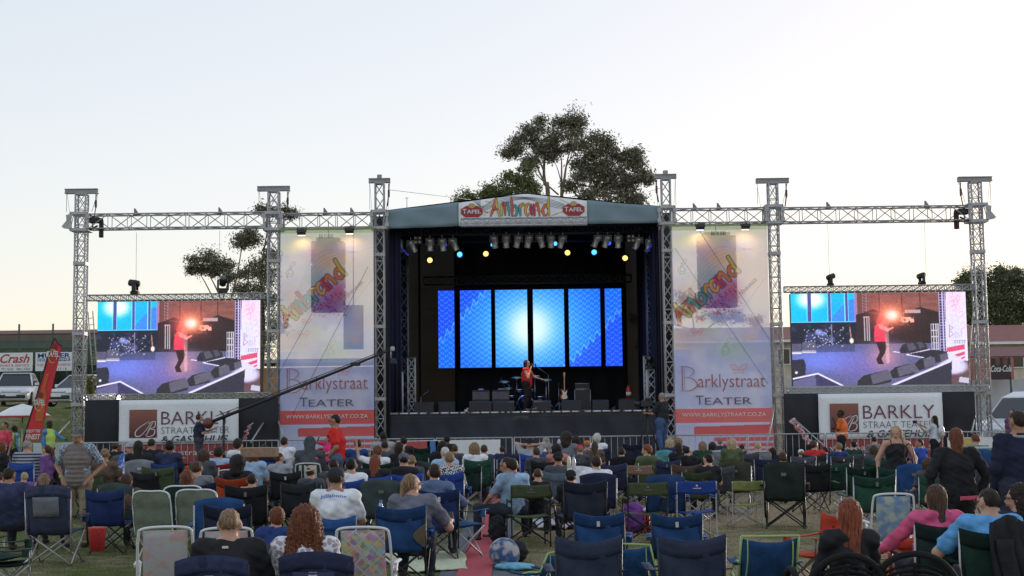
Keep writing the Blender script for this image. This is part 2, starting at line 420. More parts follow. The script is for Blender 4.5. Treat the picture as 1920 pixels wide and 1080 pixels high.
tree('leafy_tree', 'rounded olive green tree behind the left slope of the stage roof', 70, 960,
     [cc(*a) for a in ((480, 760, 50, 70), (450, 880, 70, 60), (560, 800, 50, 60), (640, 820, 60, 70), (700, 850, 35, 60), (330, 900, 60, 45), (250, 935, 45, 30), (560, 900, 90, 50), (660, 690, 60, 60), (380, 940, 90, 40), (700, 940, 60, 40))],
     [[(965, 420, .2), (970, 380), (975, 350)], [(968, 385, .1), (950, 360)]], LG2, DBARK, .9, .14, 8)
tree('leafy_tree', 'small low shrub-like treetop at the far left edge of the stage roof ridge', 72, 878,
     [cc(*a) for a in ((60, 965, 55, 22), (130, 975, 40, 15), (10, 990, 40, 15), (920, 830, 30, 20), (960, 850, 25, 20))][:3],
     [[(870, 420, .1), (872, 385), (873, 378)]], LG2, DBARK, .8, .12, 9)
def cd(x, y, rx, ry): return (x/4.0, 320+y/4.0, rx/4.0, ry/4.0)
tree('gum_tree', 'small spreading gum tree with thin bare stems left of the left scrim tower', 80, 430,
     [cd(*a) for a in ((1590, 660, 65, 45), (1500, 680, 50, 35), (1440, 745, 30, 30), (1530, 730, 60, 25), (1640, 730, 55, 40), (1700, 720, 40, 35), (1720, 780, 30, 40), (1600, 760, 30, 20), (1820, 500, 60, 28), (1880, 530, 50, 40), (1800, 545, 40, 25), (1900, 490, 40, 25))],
     [[(425, 640, .2), (420, 600), (412, 560), (400, 530), (392, 515)], [(420, 600, .1), (385, 530), (370, 505)], [(425, 590, .12), (445, 520), (452, 470), (458, 450)], [(415, 570, .08), (425, 530), (428, 505)]],
     LG, BARK, 1.1, .14, 11, zbase=1.0)
tree('gum_tree', 'darker gum tree seen through the legs of the second lattice tower', 76, 492,
     [(488, 500, 26, 18), (465, 510, 18, 14), (500, 530, 20, 22), (480, 545, 24, 16), (455, 545, 14, 12), (505, 480, 12, 14), (470, 570, 20, 10), (500, 565, 18, 14), (512, 600, 10, 26), (497, 640, 9, 28), (495, 396, 12, 6), (540, 400, 24, 5), (520, 397, 14, 5)],
     [[(490, 720, .3), (492, 640), (492, 580), (490, 530), (495, 480), (505, 420)], [(492, 590, .14), (470, 550), (458, 540)], [(492, 470, .1), (520, 420), (530, 405)]],
     LG, DBARK, 1.2, .15, 12, zbase=1.0)
rgt = random.Random(4)
tree('dense_tree', 'broad dense dark green tree above the red roof at the right edge', 92, 1880,
     [(1845, 545, 28, 20), (1880, 535, 30, 22), (1915, 530, 30, 22), (1950, 540, 30, 25), (1860, 575, 35, 22), (1900, 570, 35, 25), (1935, 580, 35, 25), (1825, 575, 20, 18), (1815, 560, 18, 16), (1795, 590, 22, 18), (1840, 600, 30, 14), (1880, 598, 30, 12), (1915, 600, 30, 14), (1870, 520, 20, 12), (1905, 515, 20, 10), (1835, 525, 20, 12), (1812, 525, 12, 8), (1950, 600, 30, 20), (1810, 592, 24, 16), (1855, 590, 34, 18), (1900, 592, 34, 18), (1940, 560, 30, 30), (1870, 552, 34, 20), (1835, 565, 24, 18)],
     [[(1885, 690, .35), (1885, 640), (1882, 600), (1880, 560)], [(1884, 620, .2), (1840, 590), (1820, 570)], [(1884, 610, .2), (1920, 580), (1935, 560)]],
     LG3, DBARK, 1.5, .19, 14)
# trees seen through the right scrim and stage back
tree('leafy_tree', 'tree glimpsed through the mesh of the right festival scrim', 96, 1330,
     [(1285, 560, 22, 14), (1300, 590, 26, 14), (1340, 600, 26, 12), (1375, 595, 22, 10), (1270, 590, 14, 12), (1420, 603, 20, 9), (1310, 565, 16, 10), (1240, 590, 20, 12), (1215, 575, 20, 16), (1195, 600, 22, 20)],
     [[(1310, 720, .22), (1305, 650), (1300, 600), (1290, 570)], [(1304, 640, .12), (1340, 605), (1370, 597)], [(1304, 620, .1), (1240, 600), (1215, 580)]], LG, DBARK, .8, .16, 15)

# ------------------------------------------------------------------ left background: bank, fence, signs, cars, building
WHITE = mat('white_board', (.74, .77, .80), .6, var=.06, scale=3)
GREENP = mat('green_post', (.035, .075, .055), .6)
NETM = None
def netmat():
    m, t, b = newmat('green_net'); b.inputs['Base Color'].default_value = (.05, .085, .06, 1); b.inputs['Roughness'].default_value = .9
    tr = t.nodes.new('ShaderNodeBsdfTransparent'); mx = t.nodes.new('ShaderNodeMixShader'); mx.inputs[0].default_value = .62
    n = t.nodes.new('ShaderNodeTexNoise'); n.inputs['Scale'].default_value = .8; tc = t.nodes.new('ShaderNodeTexCoord'); t.links.new(tc.outputs['Object'], n.inputs['Vector'])
    r = t.nodes.new('ShaderNodeMapRange'); r.inputs[3].default_value = .35; r.inputs[4].default_value = .95; t.links.new(n.outputs[0], r.inputs[0]); t.links.new(r.outputs[0], mx.inputs[0])
    t.links.new(tr.outputs[0], mx.inputs[1]); t.links.new(b.outputs[0], mx.inputs[2])
    t.links.new(mx.outputs[0], t.nodes['Material Output'].inputs['Surface']); return m
NETM = netmat()
def Pq(px, py, Y, O): p = at(px, py, Y); return (p.x-O[0], p.z-O[2])
# school-like building far left
Yb = 105; sb = FPX/Yb
o = at(-60, 760, Yb); bl = thing('brick_building', 'long low building with maroon roof behind the green fence on the left', 'building', (o.x, Yb, 1.0))
O = (o.x, Yb, 1.0)
x1 = at(300, 700, Yb).x-o.x; zt = at(100, 617, Yb).z-1; ze = at(100, 640, Yb).z-1
m = MB(); m.box((x1/2, 3.5, (ze)/2), (x1, 7, ze)); m.build('wall', mat('beige_wall', (.42, .43, .38), .85, scale=1.2), bl)
m = MB(); m.add([(-.5, -.7, ze), (x1+.5, -.7, ze), (x1+.5, 3.5, zt+.15), (-.5, 3.5, zt+.15), (-.5, 7.7, ze), (x1+.5, 7.7, ze)], [(0, 1, 2, 3), (3, 2, 5, 4), (0, 3, 4), (1, 5, 2)])
m.build('roof', mat('maroon_roof', (.20, .075, .06), .7, var=.2, scale=2, stretch=(20, 1, 1)), bl)
m = MB(); m.box((x1/2, -.76, ze-.28), (x1+1, .08, .5)); m.build('fascia', mat('grey_green_fascia', (.16, .21, .2), .7), bl)
for i in range(14):
    wx = 1.0+i*1.35
    if wx > x1-1: break
    f = MB(); f.box((wx, -.02, ze-1.25), (.62, .1, 1.1)); fo = f.build('window', mat('window_frame_grey', (.33, .35, .33), .6), bl)
    f = MB(); f.box((wx, -.085, ze-1.25), (.5, .03, .98)); f.build('pane', mat('dark_pane', (.02, .025, .03), .15, var=.1), fo)
# fence of green netting on tall posts
Yf = 82; o = at(-30, 735, Yf); zf = gz(-28, Yf); fr = thing('net_fence', 'tall green netting fence on slim posts behind the parked cars', 'fence', (o.x, Yf, zf))
xe = at(225, 735, Yf).x-o.x; ht = at(100, 607, Yf).z-zf
m = MB(); m.add([(0, 0, 0), (xe, 0, 0), (xe, 0, ht*.86), (0, 0, ht*.86)], [(0, 1, 2, 3)]); m.build('netting', NETM, fr)
for i in range(5):
    m = MB(); m.tube((xe*i/4, 0, 0), (xe*i/4, 0, ht), .06, 0, 8); m.build('post', GREENP, fr)
m = MB(); m.tube((0, 0, ht*.86), (xe, 0, ht*.86), .04); m.build('rail', GREENP, fr)
m = MB(); m.box((xe*.5, -.2, .9), (xe, .04, 1.9)); m.build('shade_cloth', mat('dark_shade_cloth', (.03, .045, .028), .95, var=.5, scale=1.2), fr)
RED = mat('sign_red', (.45, .05, .05), .6, var=.05); BLU = mat('sign_blue', (.03, .06, .28), .6, var=.05); DKT = mat('sign_dark', (.06, .06, .09), .6, var=.05)
def board(px0, py0, px1, py1, Y, label, name='advertising_board'):
    a = at(px0, py1, Y); b = at(px1, py0, Y); wd, h = b.x-a.x, b.z-a.z
    r = thing(name, label, 'sign', (a.x, Y, a.z)); m = MB(); m.box((wd/2, .03, h/2), (wd, .06, h), bev=.01); m.build('panel', WHITE, r)
    for k in (.15, .85):
        m = MB(); m.tube((wd*k, .09, -max(.3, a.z-gz(a.x, Y))), (wd*k, .09, h*.9), .04); m.build('post', GREENP, r)
    return r, wd, h
r, wd, h = board(-12, 661, 61, 697, 80, 'white advertising board with large slanted red lettering at the far left edge')
m = text_mb('Crash', (wd*.16, h*.45, wd*.93, h*.93), -.006, .35, .02); m.build('lettering', [RED], r)
m = text_mb('REPAIRS & SERVICE', (wd*.05, h*.26, wd*.93, h*.38), -.006, .2); text_mb('041 991 0042   0861-7465', (wd*.05, h*.07, wd*.95, h*.18), -.006, mb=m, mi=1); m.build('small_print', [RED, DKT], r)
r, wd, h = board(66, 660, 136, 696, 80, 'white advertising board with bold blue lettering and blue band behind the red feather flag')
m = text_mb('MULLER', (wd*.06, h*.70, wd*.94, h*.95), -.006, 0, .03); m.build('lettering', BLU, r)
m = MB(); m.box((wd*.5, -.006, h*.60), (wd*.88, .006, h*.15)); m.build('blue_band', BLU, r)
m = text_mb('EIENDOMME', (wd*.08, h*.54, wd*.92, h*.66), -.012, 0, .02); m.build('band_lettering', WHITE, r)
m = text_mb('HUISE TE KOOP PROPERTIES', (wd*.04, h*.26, wd*.96, h*.40), -.006); text_mb('992 4137 / 8', (wd*.3, h*.06, wd*.85, h*.17), -.006, mb=m, mi=1); m.build('small_print', [RED, DKT], r)

# ------------------------------------------------------------------ cars
CARW = mat('white_car_paint', (.62, .66, .72), .25, var=.03); GLASS = mat('car_glass', (.02, .025, .03), .08, var=.05); TYRE = mat('tyre_rubber', (.02, .02, .02), .85)
CHR = mat('chrome_trim', (.5, .5, .52), .25, 1.0, var=.05); BLKP = mat('black_plastic', (.018, .018, .02), .5, var=.1); LAMP = mat('headlight_glass', (.75, .78, .8), .12, var=.03)
def car(label, loc, rz, L=4.6, Wd=1.78, H=1.46, suv=False):
    """body lofted from side-profile sections; front faces -Y before rotation"""
    r = thing('parked_car', label, 'car', loc, rz)
    g = .2 if not suv else .24; belt = H*.62
    prof = [(-L/2, g+.12, g+.50), (-L/2+.12, g+.02, g+.60), (-L/2+.9, g, belt-.12), (-L/2+1.15, g, belt-.05), (-.2, g, belt), (1.2, g, belt+.02), (L/2-.5, g, belt+.02), (L/2-.1, g+.05, belt-.05), (L/2, g+.15, g+.45)]
    mb = MB(); K = 8; V = []
    for (y, zb, zt) in prof:
        t = 1-.18*abs(y/(L/2))**4
        hw = Wd/2*t
        V += [(-hw*.9, y, zb), (-hw, y, zb+.12), (-hw, y, (zb+zt)/2), (-hw*.96, y, zt-.04), (-hw*.8, y, zt), (hw*.8, y, zt), (hw*.96, y, zt-.04), (hw, y, (zb+zt)/2), (hw, y, zb+.12), (hw*.9, y, zb)]
    K = 10; F = [(i*K+k, i*K+(k+1) % K, (i+1)*K+(k+1) % K, (i+1)*K+k) for i in range(len(prof)-1) for k in range(K)]
    F += [tuple(range(K))[::-1], tuple((len(prof)-1)*K+k for k in range(K))]
    mb.add(V, F, 0, True); body = mb.build('body', CARW, r)
    # cabin glass and roof
    ya, yb, yc, yd = -L/2+1.2, -L/2+2.0, L/2-1.1 if suv else L/2-1.5, L/2-.35 if suv else L/2-.7
    hw, ht2 = Wd/2*.93, Wd/2*.72
    mb = MB(); mb.add([(-hw, ya, belt-.04), (hw, ya, belt-.04), (ht2, yb, H-.06), (-ht2, yb, H-.06), (-hw, yd, belt), (hw, yd, belt), (ht2, yc, H-.06), (-ht2, yc, H-.06)],
                      [(0, 1, 2, 3), (1, 5, 6, 2), (4, 0, 3, 7), (5, 4, 7, 6)]); mb.build('windscreen', GLASS, r)
    mb = MB(); mb.box((0, (yb+yc)/2, H-.03), (ht2*2+.04, yc-yb+.1, .07), bev=.03); mb.build('roof', CARW, r)
    for sx in (-1, 1):
        mb = MB(); mb.tube((sx*hw, ya, belt-.03), (sx*ht2, yb, H-.05), .035); mb.tube((sx*hw, yd, belt), (sx*ht2, yc, H-.05), .05); mb.build('pillar', CARW, r)
        mb = MB(); mb.box((sx*(Wd/2+.09), ya+.35, belt+.06), (.2, .12, .14), bev=.03); mb.build('wing_mirror', CARW, r)
        mb = MB(); mb.box((sx*Wd*.36, -L/2+.04, g+.44), (.42, .16, .15), bev=.04, rot=Matrix.Rotation(sx*-.12, 3, 'Y')); mb.build('headlight', LAMP, r)
        for yy in (-L/2+.85, L/2-.85):
            wr = .33 if not suv else .36
            mb = MB(); R = Matrix.Rotation(PI/2, 3, 'Y'); mb.lathe([(wr*.7, -.1), (wr, -.09), (wr, .09), (wr*.7, .1)], (sx*(Wd/2-.1), yy, wr), R, 18); wo = mb.build('wheel', TYRE, r)
            mb = MB(); mb.lathe([(wr*.62, -.105), (wr*.62, .105)], (sx*(Wd/2-.1), yy, wr), R, 14, smooth=False); mb.build('rim', CHR, wo)
    mb = MB(); mb.box((0, -L/2-.01, g+.22), (Wd*.72, .08, .17), bev=.03); mb.build('grille', BLKP, r)
    mb = MB(); mb.box((0, -L/2-.0, g+.46), (Wd*.5, .06, .07), bev=.02); mb.box((0, -L/2+.0, g+.06), (Wd*.8, .1, .05), bev=.02); mb.build('trim', CHR, r)
    mb = MB(); mb.box((0, -L/2-.055, g+.30), (.5, .02, .11)); mb.build('number_plate', WHITE, r)
    return r
p = at(133, 770, 62); car('white saloon car parked behind the red feather flag', (p.x, 64, gz(p.x, 63)), -.25)
p = at(5, 765, 68); car('white sport utility car parked at the far left edge', (p.x-.2, 70.5, gz(p.x, 69)), .22, 4.6, 1.85, 1.68, True)
# shrub
o = at(168, 735, 66)
tree('shrub', 'yellow-green shrub between the outer left tower and the left video screen', 62, 168, [(168, 712, 9, 12), (172, 728, 8, 10), (165, 727, 6, 10)], [[(168, 770, .05), (168, 735), (168, 715)]], leafmat('yellow_leaf', (.16, .15, .03)), DBARK, 1.0, .08, 21, zbase=1.8)
# orange building seen right of the left screen
Yo = 88; o = at(478, 740, Yo); oh = thing('orange_house', 'ochre walled house with a pale band seen between the left video screen and the stage', 'building', (o.x, Yo, .8))
wd = at(735, 740, Yo).x-o.x; h = at(500, 672, Yo).z-.8
m = MB(); m.box((wd/2, 3, h/2-.3), (wd, 6, h-.6)); m.build('wall', mat('ochre_wall', (.36, .2, .08), .85, scale=2), oh)
m = MB(); m.box((wd/2, 3, h-.2), (wd+.6, 6.6, .25)); m.build('roof', mat('pale_roof', (.45, .42, .38), .8), oh)
m = MB(); m.box((wd*.3, -.02, h*.6), (.9, .08, .6)); wo = m.build('window', WHITE, oh); m = MB(); m.box((wd*.3, -.07, h*.6), (.75, .03, .45)); m.build('pane', GLASS, wo)

# ------------------------------------------------------------------ right background
ROOFR = mat('red_tin_roof', (.22, .065, .055), .6, var=.25, scale=1.5, stretch=(14, 1, 1)); BEIGE = mat('cream_wall', (.55, .50, .41), .85, scale=2)
def house(name, label, Y, px0, px1, top, eave, wins, ridge_d=4.0, wallm=None, roofm=None):
    a = at(px0, top, Y); x1 = at(px1, top, Y).x-a.x; zt = a.z; ze = at(px0, eave, Y).z; g0 = gz(a.x, Y)
    r = thing(name, label, 'building', (a.x, Y, g0)); zt -= g0; ze -= g0
    m = MB(); m.box((x1/2, ridge_d, ze/2), (x1, ridge_d*2, ze)); m.build('wall', wallm or BEIGE, r)
    m = MB(); m.add([(-.4, -.5, ze-.05), (x1+.4, -.5, ze-.05), (x1+.4, ridge_d, zt+.1), (-.4, ridge_d, zt+.1), (-.4, 2*ridge_d+.5, ze-.05), (x1+.4, 2*ridge_d+.5, ze-.05)], [(0, 1, 2, 3), (3, 2, 5, 4), (0, 3, 4), (1, 5, 2)]); m.build('roof', roofm or ROOFR, r)
    m = MB(); m.box((x1/2, -.55, ze-.1), (x1+.8, .1, .14)); m.build('gutter', WHITE, r)
    for wp in wins:
        wx = at(wp, eave, Y).x-a.x; f = MB(); f.box((wx, -.02, ze-1.0), (1.5, .1, 1.0)); fo = f.build('window', WHITE, r)
        for k in (-.36, .36):
            f = MB(); f.box((wx+k, -.085, ze-1.0), (.64, .03, .86)); f.build('pane', GLASS, fo)
    return r
house('cream_house', 'cream house with red tin roof below the dense tree at the right edge', 78, 1828, 2010, 606, 641, (1893, 1960))
house('cream_house', 'long red roofed house behind the right festival scrim and the video screen', 82, 1225, 1560, 612, 640, (1480,))
# lower veranda roof + white yard wall + signs
a = at(1700, 672, 70); x1 = at(1990, 672, 70).x-a.x
r = thing('veranda', 'dark red tin lean-to roof on posts above the white yard wall', 'building', (a.x, 70, gz(a.x, 70)))
zz = at(1860, 668, 70).z-gz(a.x, 70)
m = MB(); m.add([(0, 0, zz), (x1, 0, zz), (x1, 2.5, zz+.55), (0, 2.5, zz+.55), (0, 0, zz-.08), (x1, 0, zz-.08)], [(0, 1, 2, 3), (4, 5, 1, 0)]); m.build('roof', mat('dark_red_tin', (.14, .04, .035), .6, var=.4, scale=1.2, stretch=(22, 1, 1)), r)
for k in (.02, .35, .65, .98):
    m = MB(); m.tube((x1*k, .1, 0), (x1*k, .1, zz), .06); m.build('post', WHITE, r)
a = at(1480, 770, 66); x1 = at(2050, 700, 66).x-a.x; z0 = gz(a.x, 66); zt = at(1860, 712, 66).z-z0
r = thing('yard_wall', 'long white precast yard wall with posts at the right behind the van', 'wall', (a.x, 66, z0))
m = MB(); m.box((x1/2, 0, zt/2), (x1, .12, zt)); m.build('panel', mat('white_yard_wall', (.46, .50, .54), .8, var=.12, scale=.8), r)
n = 9
for i in range(n+1):
    m = MB(); m.box((x1*i/n, 0, zt/2+.05), (.16, .2, zt+.1)); m.build('pillar', mat('white_yard_wall', (.46, .50, .54)), r)
a = at(1856, 712, 65); b = at(1905, 671, 65)
r = thing('cola_sign', 'dark advertising sign with white cola script and bottle on red ends', 'sign', (a.x, 65, a.z)); wd, h = b.x-a.x, b.z-a.z
m = MB(); m.box((wd*.1, 0, h/2), (wd*1.6, .05, h), bev=.01); m.build('board', mat('faded_red_board', (.42, .16, .13), .7), r)
m = MB(); m.box((wd*.42, -.035, h/2), (wd*.72, .02, h)); m.build('picture_panel', mat('dark_cola', (.03, .015, .02), .4), r)
m = MB(); m.prism([(wd*.22, h*.98), (wd*.22, h*.7), (wd*.3, h*.62), (wd*.38, h*.7), (wd*.38, h*.98)], -.052, -.047); m.prism([(wd*.5, h*.98), (wd*.5, h*.7), (wd*.58, h*.62), (wd*.66, h*.7), (wd*.66, h*.98)], -.052, -.047); m.build('bottle_picture', mat('cola_brown', (.14, .06, .04), .4), r)
m = text_mb('Coca-Cola', (wd*.04, h*.36, wd*.80, h*.66), -.06, .4, .015); m.build('lettering', WHITE, r)
for k in (0, .8):
    m = MB(); m.tube((wd*k, .1, -a.z+z0), (wd*k, .1, h*.9), .05); m.build('post', GREENP, r)
# white van
def van():
    Y = 52; p = at(1925, 820, Y); r = thing('panel_van', 'white panel van parked nose-left at the right edge', 'van', (p.x+.3, Y, gz(p.x, Y)+.02), -1.15)
    L, Wd, H = 4.9, 1.85, 2.35; side = [(-L/2, .35), (-L/2, .95), (-L/2+.25, 1.15), (-L/2+.95, 1.3), (-L/2+1.75, 2.15), (-L/2+2.3, H), (L/2-.1, H), (L/2, H-.2), (L/2, .35)]
    m = MB(); V = []; n = len(side)
    for x, t in ((-Wd/2, .0), (Wd/2, .0)):
        V += [(x*(1-.12*max(0, z-1.3)), y, z) for y, z in side]
    m.add(V, [tuple(range(n))[::-1], tuple(range(n, 2*n))]+[(i, (i+1) % n, (i+1) % n+n, i+n) for i in range(n)]); m.build('body', CARW, r)
    m = MB(); m.add([(-.78, -L/2+1.02, 1.36), (.78, -L/2+1.02, 1.36), (.72, -L/2+1.70, 2.08), (-.72, -L/2+1.70, 2.08)], [(0, 1, 2, 3)]); m.v = [(x, y-.03, z+.03) for x, y, z in m.v]; m.build('windscreen', GLASS, r)
    for sx in (-1, 1):
        m = MB(); m.prism([(-L/2+1.25, 1.3), (-L/2+2.35, 1.3), (-L/2+2.35, 2.0), (-L/2+1.85, 2.0)], -.01, .01)
        m.v = [(sx*(Wd/2*(1-.12*(z-1.3))+.012)+y, x, z) for x, y, z in m.v]; m.build('side_window', GLASS, r)
        m = MB(); m.box((sx*(Wd/2+.16), -L/2+1.3, 1.5), (.22, .1, .34), bev=.04); m.build('wing_mirror', BLKP, r)
        m = MB(); m.box((sx*.68, -L/2+.02, .92), (.34, .14, .24), bev=.05); m.build('headlight', LAMP, r)
        for yy in (-L/2+.9, L/2-1.0):
            m = MB(); R = Matrix.Rotation(PI/2, 3, 'Y'); m.lathe([(.24, -.11), (.34, -.1), (.34, .1), (.24, .11)], (sx*(Wd/2-.08), yy, .34), R, 18); wo = m.build('wheel', TYRE, r)
            m = MB(); m.lathe([(.2, -.115), (.2, .115)], (sx*(Wd/2-.08), yy, .34), R, 14); m.build('rim', CHR, wo)
    m = MB(); m.box((0, -L/2-.02, .5), (Wd*.9, .12, .28), bev=.05); m.build('bumper', BLKP, r)
van()
# ================================================================== stage steelwork
Y0 = 45.2
ALU = mat('truss_aluminium', (.40, .41, .43), .45, .35, var=.12, scale=4)
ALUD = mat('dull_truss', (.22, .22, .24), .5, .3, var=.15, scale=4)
BLK = mat('stage_black_cloth', (.020, .022, .028), .9, var=.25, scale=1.5, bump=.4, bscale=3)
NAVYD = mat('navy_drape', (.012, .014, .045), .9, var=.2, scale=2)
BLKM = mat('black_metal', (.018, .018, .02), .5, var=.1)
SILV = mat('silver_can', (.42, .43, .46), .38, .6, var=.08)
FLOORM = mat('stage_floor', (.035, .035, .042), .5, var=.3, scale=3)
def lattice(mb, L, wd, r=.022, dr=.013, step=.5, style='X', axis='Z', o=(0, 0, 0), wy=None):
    """box lattice along an axis, four chords plus diagonals on every side"""
    wy = wy or wd; a, b = wd/2, wy/2; cs = [(-a, -b), (a, -b), (a, b), (-a, b)]
    def P(u, v, t): return (u+o[0], v+o[1], t+o[2]) if axis == 'Z' else (t+o[0], v+o[1], u+o[2])
    for u, v in cs: mb.tube(P(u, v, 0), P(u, v, L), r, 0, 7)
    n = max(1, round(L/step))
    for i in range(n):
        t0, t1 = L*i/n, L*(i+1)/n
        for k in range(4):
            p, q = cs[k], cs[(k+1) % 4]
            if style == 'X':
                mb.tube(P(*p, t0), P(*q, t1), dr, 0, 4, cap=False); mb.tube(P(*q, t0), P(*p, t1), dr, 0, 4, cap=False)
                mb.tube(P(*p, t0), P(*q, t0), dr*1.2, 0, 4, cap=False)
            elif style == 'Z':
                mb.tube(P(*(p if i % 2 else q), t0), P(*(q if i % 2 else p), t1), dr*1.3, 0, 5, cap=False)
                if i % 4 == 0: mb.tube(P(*p, t0), P(*q, t0), dr*1.3, 0, 4, cap=False)
            elif style == 'W':      # wing truss: posts with alternating diagonals
                mb.tube(P(*p, t0), P(*q, t0), dr*1.2, 0, 4, cap=False)
                mb.tube(P(*(p if (i+(k % 2 == 0)) % 2 else q), t0), P(*(q if (i+(k % 2 == 0)) % 2 else p), t1), dr*1.2, 0, 5, cap=False)
    for t in (0, L):
        for k in range(4): mb.tube(P(*cs[k], t), P(*cs[(k+1) % 4], t), r, 0, 6)
    return mb
def tower(px_mid, top_py, wpx, head_px, label, style='X', head_h=.16, hook=1, sleeve_py=418, sleeve=True):
    p = at(px_mid, 620, Y0); zt = at(px_mid, top_py, Y0).z; wd = wpx/57.5; r = thing('lattice_tower', label, 'tower', (p.x, Y0, 0), 0, 'aluminium lattice towers holding up the stage')
    L = zt-.1
    m = MB(); k = max(1, round(L/2.2))
    lattice(m, L, wd-.05, .026, .014, .52 if style == 'X' else .42, style)
    for i in range(1, k): # splice collars
        z = L*i/k
        for s in (-1, 1):
            m.box((s*(wd/2-.025), 0, z), (.07, wd, .12)); m.box((0, s*(wd/2-.025), z), (wd-.08, .06, .10))
    m.build('mast', ALU, r)
    hw = head_px/57.5
    m = MB(); m.box((0, 0, zt-r.location.z), (hw, .16, head_h), bev=.01); m.box((0, -.09, zt+head_h/2-.012), (hw, .05, .025)); m.box((0, -.09, zt-head_h/2+.012), (hw, .05, .025))
    for s in (-1, 1): m.tube((s*hw*.42, -.09, zt), (s*hw*.42, .1, zt), .05, 0, 10)
    if not (style == 'X'): m.box((0, -.02, zt+.13), (.16, .14, .14), bev=.02)
    m.build('head_beam', mat('galvanised_beam', (.30, .31, .33), .5, .3, var=.15), r)
    zs = at(px_mid, sleeve_py, Y0).z
    m = MB(); zl = zs-zt
    for s in (-1, 1):
        m.tube((s*hw*.46, 0, zt-.08), (s*hw*.46 if s != hook else s*hw*.30, 0, zs+.35), .008, 0, 4)
        m.tube((s*hw*.46, .05, zt-.08), (s*hw*.36, .05, zs+.2), .006, 0, 4)
    m.build('lifting_chain', BLKM, r)
    m = MB(); hx = hook*(hw*.42); m.box((hx, 0, zt-.42), (.07, .07, .26), bev=.02); m.tube((hx, 0, zt-.28), (hx, 0, zt-.1), .02); m.tube((hx, 0, zt-.54), (hx-hook*.05, 0, zt-.85), .018)
    m.build('hoist_block', mat('rusty_block', (.09, .045, .05), .6), r)
    if sleeve:
        m = MB(); q = wd/2+.09
        for s in (-1, 1):
            for t in (-1, 1): m.box((s*q, t*q, zs), (.06, .06, .58), bev=.01)
            m.box((s*q, 0, zs+.27), (.06, q*2, .09)); m.box((s*q, 0, zs-.27), (.06, q*2, .09)); m.box((0, s*q, zs+.27), (q*2, .06, .09)); m.box((0, s*q, zs-.27), (q*2, .06, .09))
            m.box((s*q, -q-.04, zs+.16), (.13, .02, .14)); m.box((s*q, -q-.04, zs-.18), (.13, .02, .12)); m.tube((s*q, -q, zs-.25), (s*(q-.12), -q, zs+.25), .015)
        m.build('sleeve_block', ALU, r)
    m = MB()
    for s in (-1, 1):
        for t in (-1, 1):
            m.tube((s*wd/2, t*wd/2, 0), (s*.75, t*.75, .04), .03); m.box((s*.78, t*.78, .03), (.2, .2, .06)); 
    m.build('base', ALUD, r)
    return r, p.x, zs, wd
TW = []
TW.append(tower(150, 359, 22, 63, 'outermost left lattice tower of the stage wing, left of the left video screen', hook=1, sleeve_py=417))
TW.append(tower(513, 354, 22, 62, 'second lattice tower from the left, between left video screen and left scrim', hook=1, sleeve_py=416))
TW.append(tower(713, 339, 19, 41, 'lattice tower at the left edge of the stage opening, with short head beam', 'Z', .15, 1, 413))
TW.append(tower(1254, 331, 19, 41, 'lattice tower at the right edge of the stage opening, with short head beam', 'Z', .15, -1, 405))
TW.append(tower(1456, 339, 20, 62, 'second lattice tower from the right, between right scrim and right video screen', hook=1, sleeve_py=403))
TW.append(tower(1839, 336, 22, 64, 'outermost right lattice tower of the stage wing, right of the right video screen', hook=-1, sleeve_py=400))
def htruss(xa, xb, z, h, label, y=Y0, dep=None, style='W', step=.52, m_=None, r_=.026, name='box_truss', extra=None):
    r = thing(name, label, 'truss', (xa, y, z)); m = MB(); lattice(m, xb-xa, h, r_, .013, step, style, 'X', wy=dep or h)
    m.build('frame', m_ or ALU, r); return r
HT = .47
def clampfin(r, x, z):
    m = MB(); m.prism([(x-.02, z), (x+.16, z), (x+.02, z+.2), (x-.02, z+.2)], -.06, -.02); m.box((x+.03, -.04, z-.02), (.14, .1, .05)); m.build('hanging_bracket', ALUD, r)
xL0, xL1, xL2 = TW[0][1], TW[1][1], TW[2][1]; xR2, xR1, xR0 = TW[3][1], TW[4][1], TW[5][1]
t = htruss(xL0+.3, xL1-.3, TW[0][2], HT, 'long box truss between the outer two left towers above the left video screen', step=.62)
for px in (253, 411): clampfin(t, at(px, 405, Y0).x-t.location.x, HT/2)
t = htruss(xL1+.3, xL2-.25, TW[1][2], HT, 'short box truss above the left festival scrim', step=.6)
for px in (608, 658): clampfin(t, at(px, 405, Y0).x-t.location.x, HT/2)
t = htruss(xR2+.25, xR1-.3, TW[3][2]-.03, HT, 'short box truss above the right festival scrim', step=.6)
for px in (1300, 1345): clampfin(t, at(px, 395, Y0).x-t.location.x, HT/2)
t = htruss(xR1+.3, xR0-.3, TW[5][2], HT, 'long box truss between the outer two right towers above the right video screen', step=.62)
for px in (1550, 1734): clampfin(t, at(px, 388, Y0).x-t.location.x, HT/2)
